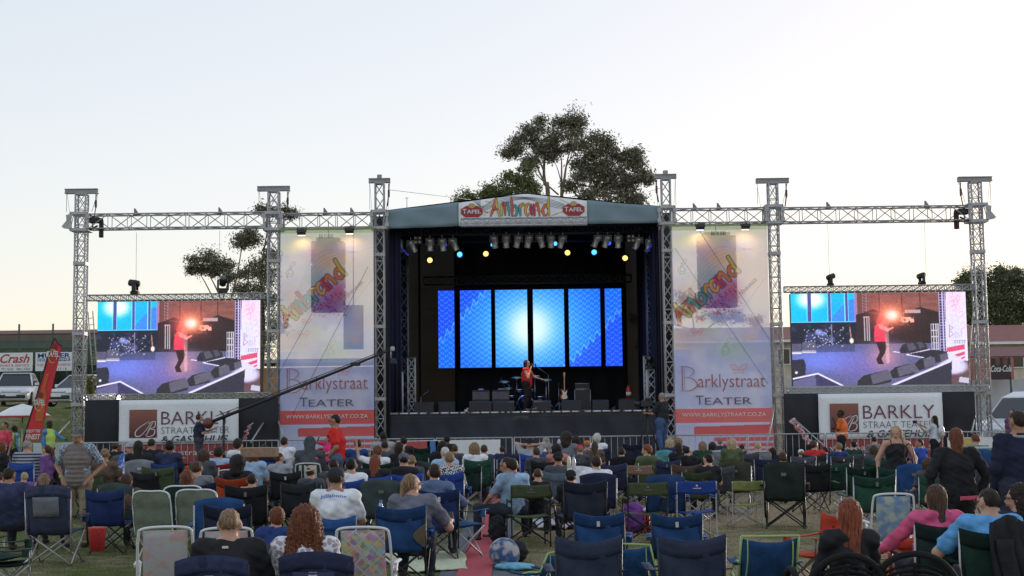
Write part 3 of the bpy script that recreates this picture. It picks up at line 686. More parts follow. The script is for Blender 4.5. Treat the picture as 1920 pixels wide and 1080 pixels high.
# outrigger horns beyond outer towers
for (x, z, s, lb) in ((xL0, TW[0][2], -1, 'left'), (xR0, TW[5][2], 1, 'right')):
    r = thing('outrigger_bracket', 'pointed steel bracket jutting outward from the outermost %s tower' % lb, 'bracket', (x+s*.32, Y0-.1, z)); m = MB()
    m.prism([(0, .24), (s*.16, .24), (s*.14, .05), (s*.30, -.14), (s*.24, -.2), (0, -.24)], -.03, .03); m.tube((s*.05, -.04, .1), (s*.05, .04, .1), .05); m.build('plate', ALU, r)
    r = thing('chain_bag', 'dark hanging chain bag beside the outermost %s tower' % lb, 'bag', (x-s*.68, Y0-.1, z)); m = MB()
    m.path(crom([(0, 0, .12), (0, 0, 0), (0, 0, -.3), (0, 0, -.52)], 4), .07, rs=[.05+.035*min(1, i/4) for i in range(13)]); m.build('sack', mat('dark_bag', (.035, .02, .03), .8), r)
    m = MB(); m.box((s*.22, 0, .05), (.36, .2, .2), bev=.04); m.box((s*.25, 0, -.2), (.3, .05, .05), rot=Matrix.Rotation(s*.5, 3, 'Y')); m.build('hoist_motor', BLKM, r)
# screen trusses
def scr(px0, px1, yt, yb, lb):
    xa = at(px0, yt, Y0).x; xb = at(px1, yt, Y0).x; z = at((px0+px1)/2, yt, Y0).z
    htruss(xa, xb, z, .18, 'slim truss along the top of the %s video screen carrying two moving lights' % lb, Y0-.05, .2, 'X', .26, r_=.017)
    zb = at((px0+px1)/2, yb, Y0).z
    htruss(xa-.05, xb+.1, zb, .18, 'slim truss under the %s video screen above the white theatre banner' % lb, Y0-.35, .2, 'X', .26, r_=.017)
    return z, zb
scr(166, 506, 557, 744, 'left'); scr(1470, 1832, 541, 731, 'right')
# raking braces: inclined ladder trusses beside outer towers and white stays with striped tape
def brace(pa, pb, Y, label, name='raking_brace', wd=.16):
    a = at(*pa, Y); b = at(*pb, Y+.6); r = thing(name, label, 'brace', a); d = b-a; L = d.length
    m = MB(); n = int(L/.22); q = d.normalized(); side = Vector((0, 1, 0)).cross(q).normalized()*wd
    m.tube((0, 0, 0), d, .02); m.tube(side, d+side, .02)
    for i in range(n): m.tube(q*(L*i/n), q*(L*i/n)+side, .014, 0, 4)
    m.build('ladder_frame', ALU, r); return r
brace((176, 735), (165, 585), Y0+.7, 'ladder-like raking brace between outermost left tower and left video screen')
brace((1812, 725), (1826, 568), Y0+.7, 'ladder-like raking brace between right video screen and outermost right tower')
def stay(pa, pb, label, Ya=Y0-1.6, Yb=Y0-.2):
    a = at(*pa, Yb); b = at(*pb, Ya); r = thing('diagonal_stay', label, 'stay', a); m = MB(); m.tube((0, 0, 0), b-a, .028); m.build('tube', ALU, r); return r
stay((131, 790), (92, 832), 'pale diagonal stay reaching left from the foot of the outermost left tower')
stay((500, 783), (470, 830), 'pale diagonal stay left of the second left tower'); stay((1474, 772), (1556, 846), 'long pale diagonal stay crossing the black cloth right of the second right tower')
stay((1828, 780), (1822, 812), 'short pale stay left of the foot of the outermost right tower'); stay((1856, 778), (1888, 812), 'pale diagonal stay right of the foot of the outermost right tower')
stay((1452, 760), (1436, 850), 'thin pale stay in front of the right edge of the right scrim'); stay((520, 785), (532, 818), 'thin pale stay in front of the lower left corner of the left scrim')
for pts, lb in ((((1484, 786), (1505, 812), (1518, 832)), 'red and white striped hazard tape hanging by the stay right of the right scrim'), (((470, 795), (462, 812), (457, 828)), 'red and white striped hazard tape hanging left of the second left tower')):
    ps = [at(x, y, Y0-1.3) for x, y in pts]; c = ps[0]; m = MB()
    P3 = crom([tuple(p-c) for p in ps], 8)
    def fn(u, v): 
        t = u*(len(P3)-1); i = min(int(t), len(P3)-2); f = t-i
        a = Vector(P3[i])*(1-f)+Vector(P3[i+1])*f; return a+Vector((.16*(v-.5)*(1+.3*math.sin(u*23)), .05*math.sin(u*30+v*3), .10*(v-.5)))
    m.sheet(fn, 30, 4, .004)
    o = m.build('hazard_tape', pattern('tape_stripe', 'noise', (.42, .05, .07), (.62, .58, .60), 16), None, c); tag(o, lb, 'tape')
# ------------------------------------------------------------------ video screens (picture drawn in numpy as vertex colours)
def attrmat(name, emit=1.0, base=.0, trans=0.0):
    m, t, b = newmat(name); a = t.nodes.new('ShaderNodeVertexColor'); a.layer_name = 'Col'
    if emit:
        b.inputs['Base Color'].default_value = (.02, .02, .02, 1); t.links.new(a.outputs[0], b.inputs['Emission Color']); b.inputs['Emission Strength'].default_value = emit*2**-EXPO; b.inputs['Roughness'].default_value = .5
    else:
        t.links.new(a.outputs[0], b.inputs['Base Color']); b.inputs['Roughness'].default_value = .85; b.inputs['Specular IOR Level'].default_value = .15
        if trans:
            tl = t.nodes.new('ShaderNodeBsdfTranslucent'); t.links.new(a.outputs[0], tl.inputs[0])
            m1 = t.nodes.new('ShaderNodeMixShader'); m1.inputs[0].default_value = .09; t.links.new(b.outputs[0], m1.inputs[1]); t.links.new(tl.outputs[0], m1.inputs[2])
            tr = t.nodes.new('ShaderNodeBsdfTransparent'); m2 = t.nodes.new('ShaderNodeMixShader'); m2.inputs[0].default_value = trans
            t.links.new(m1.outputs[0], m2.inputs[1]); t.links.new(tr.outputs[0], m2.inputs[2]); t.links.new(m2.outputs[0], t.nodes['Material Output'].inputs['Surface'])
    return m
def picture_mesh(name, img, wd, h, wave=0.0):
    """grid of vertices in the xz plane (origin lower left) coloured from img[row from top, col] (srgb 0..1)"""
    H, W = img.shape[:2]; xs = np.linspace(0, wd, W); zs = np.linspace(h, 0, H); X, Z = np.meshgrid(xs, zs)
    Yv = wave*(np.sin(X*3.1+.5*np.sin(Z*2))*.5+np.sin(Z*4.3+X)*.35)
    V = np.stack([X, Yv, Z], -1).reshape(-1, 3)
    i = np.arange(H-1)[:, None]*W+np.arange(W-1)[None]; F = np.stack([i+W, i+W+1, i+1, i], -1).reshape(-1, 4)
    me = bpy.data.meshes.new(name); me.vertices.add(len(V)); me.vertices.foreach_set('co', V.ravel()); n = len(F)
    me.loops.add(n*4); me.loops.foreach_set('vertex_index', F.ravel()); me.polygons.add(n)
    me.polygons.foreach_set('loop_start', np.arange(n)*4); me.polygons.foreach_set('loop_total', np.full(n, 4)); me.polygons.foreach_set('use_smooth', np.ones(n, bool)); me.update(calc_edges=True)
    ca = me.color_attributes.new('Col', 'FLOAT_COLOR', 'POINT'); c = np.clip(img, 0, 1).reshape(-1, 3)
    c = np.where(c <= .04045, c/12.92, ((c+.055)/1.055)**2.4); ca.data.foreach_set('color', np.concatenate([c, np.ones((len(c), 1))], 1).ravel().astype(np.float32)); return me
class Pic:
    def __init__(s, W, H, vw, vh, bg=(0, 0, 0)):
        s.W, s.H = W, H; x = (np.arange(W)+.5)/W*vw; y = (np.arange(H)+.5)/H*vh; s.X, s.Y = np.meshgrid(x, y); s.a = np.ones((H, W, 3))*np.array(bg)/255.
    def mix(s, mask, col, al=1.0):
        m = (np.clip(mask, 0, 1)*al)[..., None]; s.a = s.a*(1-m)+np.array(col)/255.*m
    def poly(s, pts, col, al=1.0):
        ins = np.zeros((s.H, s.W), bool); n = len(pts)
        for i in range(n):
            (x1, y1), (x2, y2) = pts[i], pts[(i+1) % n]
            if y1 == y2: continue
            c = ((y1 > s.Y) != (y2 > s.Y)) & (s.X < (x2-x1)*(s.Y-y1)/(y2-y1)+x1); ins ^= c
        s.mix(ins.astype(float), col, al)
    def rect(s, x0, y0, x1, y1, col, al=1.0): s.mix(((s.X >= x0) & (s.X < x1) & (s.Y >= y0) & (s.Y < y1)).astype(float), col, al)
    def blob(s, x, y, rx, ry, col, al=1.0, p=1.0): s.mix(np.exp(-(((s.X-x)/rx)**2+((s.Y-y)/ry)**2)**p), col, al)
    def line(s, pts, wd, col, al=1.0, sm=6):
        if sm: pts = crom(pts, sm)
        D = np.full((s.H, s.W), 1e9)
        for (x1, y1), (x2, y2) in zip(pts[:-1], pts[1:]):
            dx, dy = x2-x1, y2-y1; L = dx*dx+dy*dy+1e-9; t = np.clip(((s.X-x1)*dx+(s.Y-y1)*dy)/L, 0, 1); D = np.minimum(D, np.hypot(s.X-x1-t*dx, s.Y-y1-t*dy))
        s.mix(np.clip((wd/2-D)/(wd*.25)+.5, 0, 1), col, al)
def vnoise(X, Y, sc, seed, octv=4):
    out = np.zeros_like(X); amp = 1.0; tot = 0
    for o in range(octv):
        rs = np.random.RandomState(seed+o); G = rs.rand(64, 64); x = X*sc*2**o; y = Y*sc*2**o; xi = np.floor(x).astype(int); yi = np.floor(y).astype(int); fx = x-xi; fy = y-yi
        fx = fx*fx*(3-2*fx); fy = fy*fy*(3-2*fy); g = lambda a, b: G[b % 64, a % 64]
        out += amp*((g(xi, yi)*(1-fx)+g(xi+1, yi)*fx)*(1-fy)+(g(xi, yi+1)*(1-fx)+g(xi+1, yi+1)*fx)*fy); tot += amp; amp *= .55
    return out/tot
def screen_picture():
    # units: crop pixels of the photographed screen, x 60..1845, y 65..1050
    P = Pic(340, 190, 1785, 985, (30, 30, 45)); P.X += 60; P.Y += 65
    P.rect(0, 0, 2000, 620, (22, 24, 38)); P.rect(720, 0, 1560, 420, (104, 62, 60))
    P.mix((P.Y < 420)*(P.X > 840)*(P.X < 1560)*vnoise(P.X, P.Y*5, .006, 3), (176, 108, 96), .6)
    P.rect(60, 65, 720, 378, (0, 178, 226)); P.poly([(470, 330), (640, 140), (720, 130), (720, 378), (420, 378)], (70, 110, 225), .8); P.blob(500, 200, 120, 150, (40, 150, 235), .5)
    P.blob(270, 125, 150, 105, (255, 255, 255), 1, 1.6)
    for x0, x1 in ((232, 270), (442, 470), (616, 642)): P.rect(x0, 65, x1, 378, (75, 70, 145)); P.rect(x0-8, 65, x0-2, 378, (120, 215, 240)); P.rect(x1+2, 65, x1+7, 378, (120, 215, 240))
    P.rect(60, 368, 720, 376, (90, 190, 240)); P.rect(705, 65, 735, 378, (175, 120, 175), .7)
    P.rect(0, 378, 730, 720, (22, 25, 45)); P.mix((P.Y > 400)*(P.Y < 640)*(P.X < 700)*(vnoise(P.X, P.Y, .02, 9) > .6), (50, 55, 90), .6)
    for x in (728, 790, 828): P.rect(x, 65, x+7, 560, (150, 130, 150), .7)
    for i in range(16): P.line([(795, 80+i*32), (828, 96+i*32)], 5, (180, 150, 160), .7, 0)
    for x in (958, 1190, 1375): P.rect(x, 65, x+8, 330, (80, 40, 45))
    P.poly([(1210, 290), (1380, 222), (1560, 280), (1560, 600), (1210, 600)], (42, 28, 32)); P.poly([(820, 270), (900, 240), (960, 270), (930, 600), (720, 600), (720, 300)], (42, 28, 36)); P.rect(1220, 252, 1378, 290, (170, 150, 160))
    P.mix((P.X > 1060)*(P.X < 1480)*(P.Y > 380)*(P.Y < 600)*vnoise(P.X, P.Y, .02, 5)*1.2, (40, 22, 26), 1)
    P.mix((P.X > 1180)*(P.X < 1310)*(P.Y > 330)*(P.Y < 385)*(vnoise(P.X, P.Y, .05, 12) > .5), (255, 190, 170), .9)
    P.mix((P.Y > 610)*1.0, (88, 90, 132), .95)
    P.blob(420, 780, 420, 130, (104, 122, 218), .95, 1.5); P.blob(760, 850, 300, 160, (110, 95, 170), .7); P.blob(1000, 740, 160, 150, (205, 135, 150), .7); P.blob(1100, 660, 160, 60, (130, 110, 140), .5)
    P.rect(60, 600, 160, 690, (110, 105, 135)); P.rect(172, 585, 300, 668, (120, 114, 145)); P.rect(60, 682, 158, 706, (215, 210, 235)); P.rect(165, 672, 305, 696, (225, 220, 240))
    P.rect(60, 570, 700, 690, (25, 28, 45), .35)
    # drum kit, guitar
    for (x, y, r, c) in ((250, 520, 55, (60, 66, 120)), (340, 480, 42, (150, 160, 230)), (380, 500, 34, (120, 130, 220)), (390, 560, 62, (70, 70, 110)), (300, 550, 40, (50, 55, 100)), (470, 560, 40, (90, 95, 150))):
        P.blob(x, y, r, r*.8, c, .8, 3)
    for i in range(60):
        a = random.Random(i); P.blob(a.uniform(190, 600), a.uniform(430, 640), 6, 6, (225, 228, 255), .8, 2)
    P.line([(470, 400), (472, 620)], 8, (150, 150, 200), .8, 0); P.line([(655, 430), (668, 560)], 9, (200, 130, 110), 1, 0); P.blob(670, 575, 22, 30, (245, 225, 215), 1, 3)
    for x in (800, 828, 848): P.rect(x, 320, x+9, 580, (185, 180, 190), .9)
    P.rect(795, 320, 855, 328, (185, 180, 190), .9)
    # right drapes, trusses and scrim
    P.rect(1560, 50, 1640, 720, (40, 34, 85)); 
    for x in (1565, 1598, 1622): P.rect(x, 50, x+9, 700, (205, 190, 225))
    for i in range(22): P.rect(1565, 60+i*30, 1632, 66+i*30, (190, 175, 215), .8)
    for x in (1475, 1500, 1525, 1548): P.rect(x, 400, x+10, 680, (190, 185, 200))
    for i in range(5): P.rect(1475, 405+i*66, 1556, 413+i*66, (190, 185, 200))
    P.poly([(1640, 50), (1850, 50), (1850, 900), (1620, 900)], (214, 208, 240)); P.blob(1730, 150, 90, 140, (240, 190, 215), .8); P.blob(1700, 470, 80, 200, (200, 200, 245), .5)
    for k, (x, y) in enumerate(((1690, 90), (1740, 170), (1720, 230), (1760, 130), (1700, 180), (1790, 300), (1800, 420))): P.line([(x-20, y), (x+10, y-30), (x+20, y+20), (x-10, y+40)], 7, (215, 120, 150), .45)
    P.line([(1668, 420), (1660, 550)], 8, (170, 120, 150), .9, 0); P.line([(1665, 425), (1700, 450), (1668, 480), (1705, 515), (1662, 548)], 7, (170, 120, 150), .9)
    P.line([(1720, 515), (1738, 500), (1745, 548), (1722, 545), (1724, 512)], 5, (170, 120, 150), .8); P.line([(1760, 500), (1762, 548)], 5, (170, 120, 150), .8, 0); P.line([(1785, 470), (1787, 548)], 5, (170, 120, 150), .8, 0)
    for k in range(5):
        x = 1712+k*24; P.line([(x, 585), (x+18, 585)], 5, (95, 85, 120), 1, 0); P.line([(x+4, 585), (x+4, 615)], 5, (95, 85, 120), 1, 0); P.line([(x, 614), (x+16, 612)], 4, (95, 85, 120), .7, 0)
    P.poly([(1630, 660), (1815, 625), (1815, 680), (1628, 712)], (205, 75, 110)); P.poly([(1680, 745), (1812, 700), (1812, 735), (1678, 778)], (205, 75, 110)); P.poly([(1735, 782), (1812, 752), (1812, 772), (1755, 798)], (205, 75, 110)); P.poly([(1765, 808), (1812, 790), (1812, 812)], (205, 75, 110))
    P.rect(1660, 800, 1850, 1050, (92, 66, 72)); P.blob(1690, 860, 150, 85, (205, 198, 235), 1, 4); P.poly([(1750, 970), (1845, 985), (1845, 1040), (1740, 1025)], (190, 190, 215), .9)
    P.poly([(1640, 700), (1812, 800), (1700, 830), (1640, 820)], (205, 200, 238))
    # monitors
    P.poly([(1150, 680), (1185, 620), (1260, 600), (1360, 595), (1430, 620), (1440, 680), (1250, 715), (1160, 715)], (42, 40, 52)); P.poly([(1225, 612), (1290, 605), (1330, 668), (1250, 692)], (78, 76, 92)); P.poly([(1330, 600), (1380, 598), (1410, 650), (1360, 670)], (72, 70, 86))
    P.line([(1090, 695), (1150, 705)], 10, (215, 205, 235), 1, 0); P.line([(1220, 730), (1460, 675)], 9, (215, 205, 235), 1, 0); P.line([(1220, 730), (1410, 766)], 9, (215, 205, 235), 1, 0)
    P.poly([(1240, 722), (1480, 680), (1640, 700), (1500, 760), (1400, 760)], (38, 36, 52))
    P.poly([(1080, 1050), (1680, 800), (1665, 1050)], (44, 42, 58)); P.line([(1070, 1050), (1300, 955), (1660, 805)], 22, (214, 205, 235), 1, 0)
    for q, f in (([(710, 1050), (720, 1000), (780, 945), (1030, 885), (1065, 985), (1050, 1020), (900, 1050)], [(850, 940), (1030, 885), (1065, 985), (870, 1040)]),
                 ([(1045, 910), (1100, 860), (1290, 815), (1325, 900), (1280, 940), (1120, 975), (1070, 980)], [(1120, 870), (1290, 815), (1325, 905), (1140, 960)]),
                 ([(1300, 830), (1350, 780), (1460, 740), (1500, 840), (1440, 870), (1340, 900)], [(1390, 780), (1470, 745), (1510, 830), (1400, 880)]),
                 ([(1500, 740), (1560, 715), (1630, 705), (1645, 780), (1560, 815), (1510, 820)], [(1555, 735), (1635, 712), (1645, 780), (1570, 810)])):
        P.poly(q, (40, 38, 46)); P.poly(f, (88, 84, 102))
    P.poly([(60, 770), (180, 765), (200, 830), (190, 930), (60, 965)], (38, 38, 55)); P.poly([(60, 980), (315, 915), (560, 1050), (60, 1050)], (52, 50, 88)); P.poly([(60, 1000), (290, 935), (300, 1050), (60, 1050)], (92, 88, 130))
    P.line([(60, 972), (318, 918), (570, 1052)], 15, (225, 220, 245), 1, 0); P.blob(100, 905, 14, 14, (255, 255, 255), 1, 2)
    # singer
    P.poly([(905, 585), (1000, 575), (1028, 640), (1000, 715), (965, 770), (990, 825), (930, 825), (912, 780), (950, 700), (925, 620)], (48, 26, 34))
    P.poly([(905, 430), (940, 395), (1000, 400), (1020, 470), (1010, 500), (1030, 590), (960, 590), (898, 585)], (215, 55, 85)); P.poly([(940, 400), (985, 400), (1040, 450), (1100, 430), (1100, 445), (1040, 480), (960, 450)], (235, 150, 150)); P.blob(1000, 375, 28, 32, (225, 130, 125), 1, 3); P.poly([(925, 370), (955, 310), (1000, 310), (1000, 350), (970, 400), (930, 400)], (170, 60, 62))
    P.line([(1030, 430), (1030, 800)], 36, (250, 190, 180), .45, 0)
    # low sun flare
    for k in range(14):
        a = k*PI/7+.2; L = 230 if k % 2 else 140; P.line([(1080, 310), (1080+L*math.cos(a), 310+L*math.sin(a)*.8)], 12, (255, 150, 110), .22, 0)
    P.blob(1075, 310, 190, 150, (255, 110, 90), .55); P.blob(1075, 310, 110, 85, (255, 180, 120), .9, 1.1); P.blob(1080, 310, 66, 54, (255, 252, 240), 1, 1.6)
    P.a = np.clip(P.a+(np.random.RandomState(3).rand(P.H, P.W, 1)-.5)*.07+(vnoise(P.X, P.Y, .08, 31)[..., None]-.5)*.10, 0, 1)
    P.blob(1000, 340, 120, 120, (240, 70, 80), .35); P.a = P.a*(0.94+.06*(np.arange(P.H) % 2)[:, None, None]); return P.a
SCRP = screen_picture(); SCRM = attrmat('video_picture', 1.45)
def vscreen(px0, px1, yt, yb, lb, label):
    a = at(px0, yb, Y0-.1); b = at(px1, yt, Y0-.1); c = at(px0, yt, Y0-.1); wd = b.x-a.x; h = at((px0+px1)/2, yt, Y0-.1).z-at((px0+px1)/2, yb, Y0-.1).z; z = at((px0+px1)/2, yb, Y0-.1).z
    r = thing('video_screen', label, 'video screen', (a.x, Y0-.1, z)); m = MB(); m.box((wd/2, .12, h/2), (wd, .2, h)); m.build('cabinet', BLKM, r)
    link('picture', picture_mesh('picture', SCRP, wd, h), SCRM, r)
    m = MB(); m.box((wd/2, -.02, h+.02), (wd, .05, .035)); m.build('top_rail', BLKM, r)
    em = MB().box((0, 0, 0), (.035, .02, .03)).mesh('eyelet')
    for i in range(26): link('eyelet', em, mat('eyelet_white', (.8, .8, .8), .5), r, (wd*(i+.5)/26, -.05, h+.025))
    return r
vscreen(181, 488, 564.5, 737, 'left', 'large video screen on the left wing showing the singer and a red sun flare')
vscreen(1487, 1810, 549, 722, 'right', 'large video screen on the right wing showing the singer and a red sun flare')
# moving heads on the slim trusses
def moving_head(p, pan, tilt, label, s=1.0):
    r = thing('moving_head_light', label, 'stage light', p, pan); m = MB(); m.box((0, 0, .05*s), (.3*s, .26*s, .12*s), bev=.03); m.build('base', BLKM, r)
    m = MB()
    for k in (-1, 1): m.box((k*.16*s, 0, .25*s), (.06*s, .14*s, .36*s), bev=.02)
    m.box((0, 0, .12*s), (.36*s, .14*s, .06*s), bev=.02); m.build('yoke', BLKM, r)
    m = MB(); R = Matrix.Rotation(tilt, 3, 'X'); m.lathe([(.07*s, -.16*s), (.11*s, -.12*s), (.12*s, .0), (.11*s, .18*s), (.09*s, .2*s)], (0, 0, .36*s), R, 14); m.build('lamp_head', BLKM, r)
    m = MB(); m.lathe([(.085*s, .2*s), (.08*s, .212*s)], (0, 0, .36*s), R, 14); m.build('lens', mat('lamp_lens', (.1, .1, .12), .1), r)
    return r
for px, py, pan, tilt, s, lb in ((253, 552, -PI/2, 1.4, 1.0, 'black moving light pointing right on the left screen truss'), (418, 549, .3, .9, 1.0, 'black moving light facing forward at the right end of the left screen truss'),
                              (1557, 536, PI/2, 1.2, .8, 'black moving light tilted left on the right screen truss'), (1729, 533, -PI/2+.2, 1.9, .8, 'black moving light tilted downward on the right screen truss')):
    p = at(px, py, Y0-.05); moving_head(p, pan, tilt, lb, s)
for px, y0, y1, lb in ((256, 436, 535, 'thin suspension cable above the left end of the left screen'), (412, 432, 535, 'thin suspension cable above the right half of the left screen'), (1552, 420, 520, 'thin suspension cable above the left half of the right screen'), (1733, 415, 512, 'thin suspension cable above the right end of the right screen')):
    a = at(px, y0, Y0); b = at(px, y1, Y0); m = MB(); m.tube((0, 0, 0), (0, 0, b.z-a.z), .006, 0, 5); o = m.build('suspension_cable', BLKM, None, a); tag(o, lb, 'cable')

# ------------------------------------------------------------------ scrim banners with festival artwork
ACOLS = [(222, 120, 70), (205, 190, 90), (215, 95, 80), (90, 160, 160), (225, 160, 80), (190, 60, 90)]
LETTERS = {  # stroke skeletons of a rough hand-lettered word, unit boxes
 'A': [[(0, 0), (.35, .55), (.55, 1.05)], [(.55, 1.05), (.65, .5), (.9, -.05)], [(.2, .35), (.5, .42), (.8, .38)]],
 'm': [[(0, .7), (.08, .35), (.1, 0)], [(.1, .55), (.3, .72), (.4, .4), (.42, .02)], [(.42, .55), (.62, .74), (.75, .4), (.82, 0)]],
 'b': [[(.05, 1.1), (.1, .5), (.12, 0)], [(.12, .4), (.4, .6), (.6, .3), (.4, .0), (.12, .05)]],
 'r': [[(0, .65), (.06, .3), (.1, 0)], [(.08, .42), (.3, .68), (.5, .6)]],
 'a': [[(.55, .6), (.25, .65), (.02, .3), (.2, .02), (.5, .2)], [(.58, .65), (.55, .3), (.68, 0)]],
 'n': [[(0, .68), (.06, .3), (.1, 0)], [(.1, .5), (.35, .7), (.5, .35), (.58, 0)]],
 'd': [[(.6, .35), (.35, .6), (.05, .3), (.3, 0), (.6, .2)], [(.68, 1.1), (.62, .5), (.7, 0)]],
 't': [[(.3, 1.05), (.25, .5), (.35, 0)], [(0, .7), (.3, .72), (.6, .78)]]}
def word_strokes(word, adv=.82):
    out = []; x = 0
    for k, ch in enumerate(word):
        out.append((k, [[(px+x, pz) for px, pz in st] for st in LETTERS[ch]])); x += {'A': 1.0, 'm': .98, 'r': .55, 't': .7}.get(ch, adv)
    return out, x
def scrim_picture(W=200, H=450):
    P = Pic(W, H, 180, 418, (176, 184, 226)); X, Y = P.X, P.Y
    n1 = vnoise(X, Y, .02, 21); n2 = vnoise(X, Y, .03, 44); n3 = vnoise(X, Y, .012, 77)
    P.mix(np.clip((n1-.45)*4, 0, 1), (222, 216, 228), .6); P.mix(np.clip((n2-.55)*5, 0, 1), (150, 160, 215), .55); P.mix(np.clip((n3-.52)*5, 0, 1)*(Y < 230), (238, 214, 196), .6)
    P.blob(30, 30, 40, 18, (238, 236, 160), .6); P.blob(120, 20, 60, 12, (246, 220, 150), .5)
    P.rect(0, 0, 180, 7, (130, 160, 90)); P.poly([(10, 7), (170, 7), (170, 14), (60, 22), (30, 34)], (226, 224, 170), .55)
    for i in range(9): P.rect(75+i*3.1, 9, 77+i*3.1, 18, (60, 62, 80), .7)
    for (x, y, rx, ry, c, a) in ((90, 60, 26, 24, (215, 150, 110), .45), (60, 45, 18, 14, (170, 130, 190), .4), (95, 130, 30, 26, (170, 60, 110), .55), (112, 118, 16, 20, (190, 70, 110), .6), (70, 95, 26, 18, (90, 140, 150), .45), (40, 150, 26, 22, (240, 175, 120), .55), (90, 150, 28, 14, (120, 70, 150), .45),
                                (20, 120, 18, 22, (225, 160, 140), .35), (120, 60, 24, 18, (232, 200, 150), .5), (150, 100, 20, 26, (230, 190, 170), .4), (62, 190, 22, 18, (130, 165, 120), .35), (110, 230, 30, 18, (150, 190, 160), .4), (150, 180, 22, 18, (200, 160, 190), .35), (36, 205, 30, 20, (225, 170, 170), .3)): P.blob(x, y, rx, ry, c, a)
    for i in range(90):
        a = random.Random(i+5); P.blob(a.uniform(60, 130), a.uniform(120, 165), a.uniform(1, 3), a.uniform(1, 2.5), a.choice(((110, 50, 130), (190, 60, 90), (90, 60, 150))), .6, 3)
    def note(x, y, s, c, al=.5):
        P.line([(x-.3*s, y+.5*s), (x+.3*s, y+.6*s), (x+.25*s, y+.1*s), (x-.3*s, y+.2*s), (x-.35*s, y+.75*s), (x+.1*s, y+.9*s), (x+.5*s, y+.5*s), (x+.1*s, y-.3*s), (x+.5*s, y-.9*s), (x+.6*s, y-.6*s), (x-.1*s, y+.1*s)], s*.10, c, al)
        P.line([(x, y-.4*s), (x-.25*s, y+1.2*s)], s*.08, c, al)
    note(18, 75, 16, (110, 130, 130)); note(95, 225, 18, (120, 170, 130)); note(128, 62, 12, (210, 180, 120), .4)
    for i in range(5): P.line([(5, 175-i*4+20), (60, 60+i*9), (120, 40+i*3), (178, 60-i*6)], .8, (120, 110, 130), .35)
    def fly(x, y, s, c, al=.6):
        for sx in (-1, 1):
            P.line([(x, y), (x+sx*s*.5, y-s*.55), (x+sx*s, y-s*.5), (x+sx*s*.8, y-s*.05), (x, y+s*.1)], s*.12, c, al); P.line([(x, y+.1*s), (x+sx*s*.6, y+s*.1), (x+sx*s*.45, y+s*.5), (x, y+s*.3)], s*.12, c, al); P.blob(x+sx*s*.55, y-s*.2, s*.4, s*.3, c, al*.4)
    fly(120, 268, 15, (196, 110, 110)); fly(45, 198, 12, (200, 120, 130), .55); fly(50, 175, 10, (225, 90, 80), .5); fly(145, 210, 13, (236, 180, 150), .5)
    # hand-lettered word running up the diagonal
    st, tw = word_strokes('Ambrand'); ca, sa = math.cos(.70), math.sin(.70); S = 152/tw
    for bias, wd, al, ol in ((0, 8.5, .85, True), (0, 5.5, .95, False)):
        for k, strokes in st:
            c = ACOLS[k % 6]
            for q, stq in enumerate(strokes):
                pts = []
                for x, z in stq:
                    u, v = x*S, z*S*1.75; xx = 12+u*ca-v*sa*.62; yy = 182-u*sa*1.0-v*ca*.72; pts.append((xx+bias, yy))
                P.line(pts, wd, (48, 50, 70) if ol else ACOLS[(k+q) % 6], .75 if ol else .8, 8)
    P.blob(165, 60, 26, 60, (238, 214, 196), .45, 2)
    for i in range(4): P.line([(122+i*1, 170-i*2), (150, 130), (176, 96)], .6, (150, 140, 150), .3)
    # lower part
    P.mix((Y > 250)*np.clip((n1-.4)*2, 0, 1), (186, 194, 234), .6)
    P.rect(0, 340, 180, 366, (206, 84, 92)); P.mix((Y > 366)*1.0, (182, 190, 228), .7)
    P.poly([(34, 373), (180, 370), (180, 388), (34, 388)], (204, 80, 90)); P.rect(70, 393, 180, 400, (204, 84, 96)); P.rect(86, 404, 180, 411, (204, 84, 96)); P.rect(100, 414, 180, 418, (204, 84, 96))
    return np.clip(P.a*1.09+.02, 0, 1)
SP = scrim_picture(); SCM = attrmat('scrim_cloth', 0, 0, .22)
DPINK = mat('faded_red_print', (.36, .12, .13), .85, var=.1); DGREY = mat('grey_violet_print', (.13, .11, .20), .85, var=.1); WTXT = mat('white_print', (.65, .65, .68), .8, var=.05)
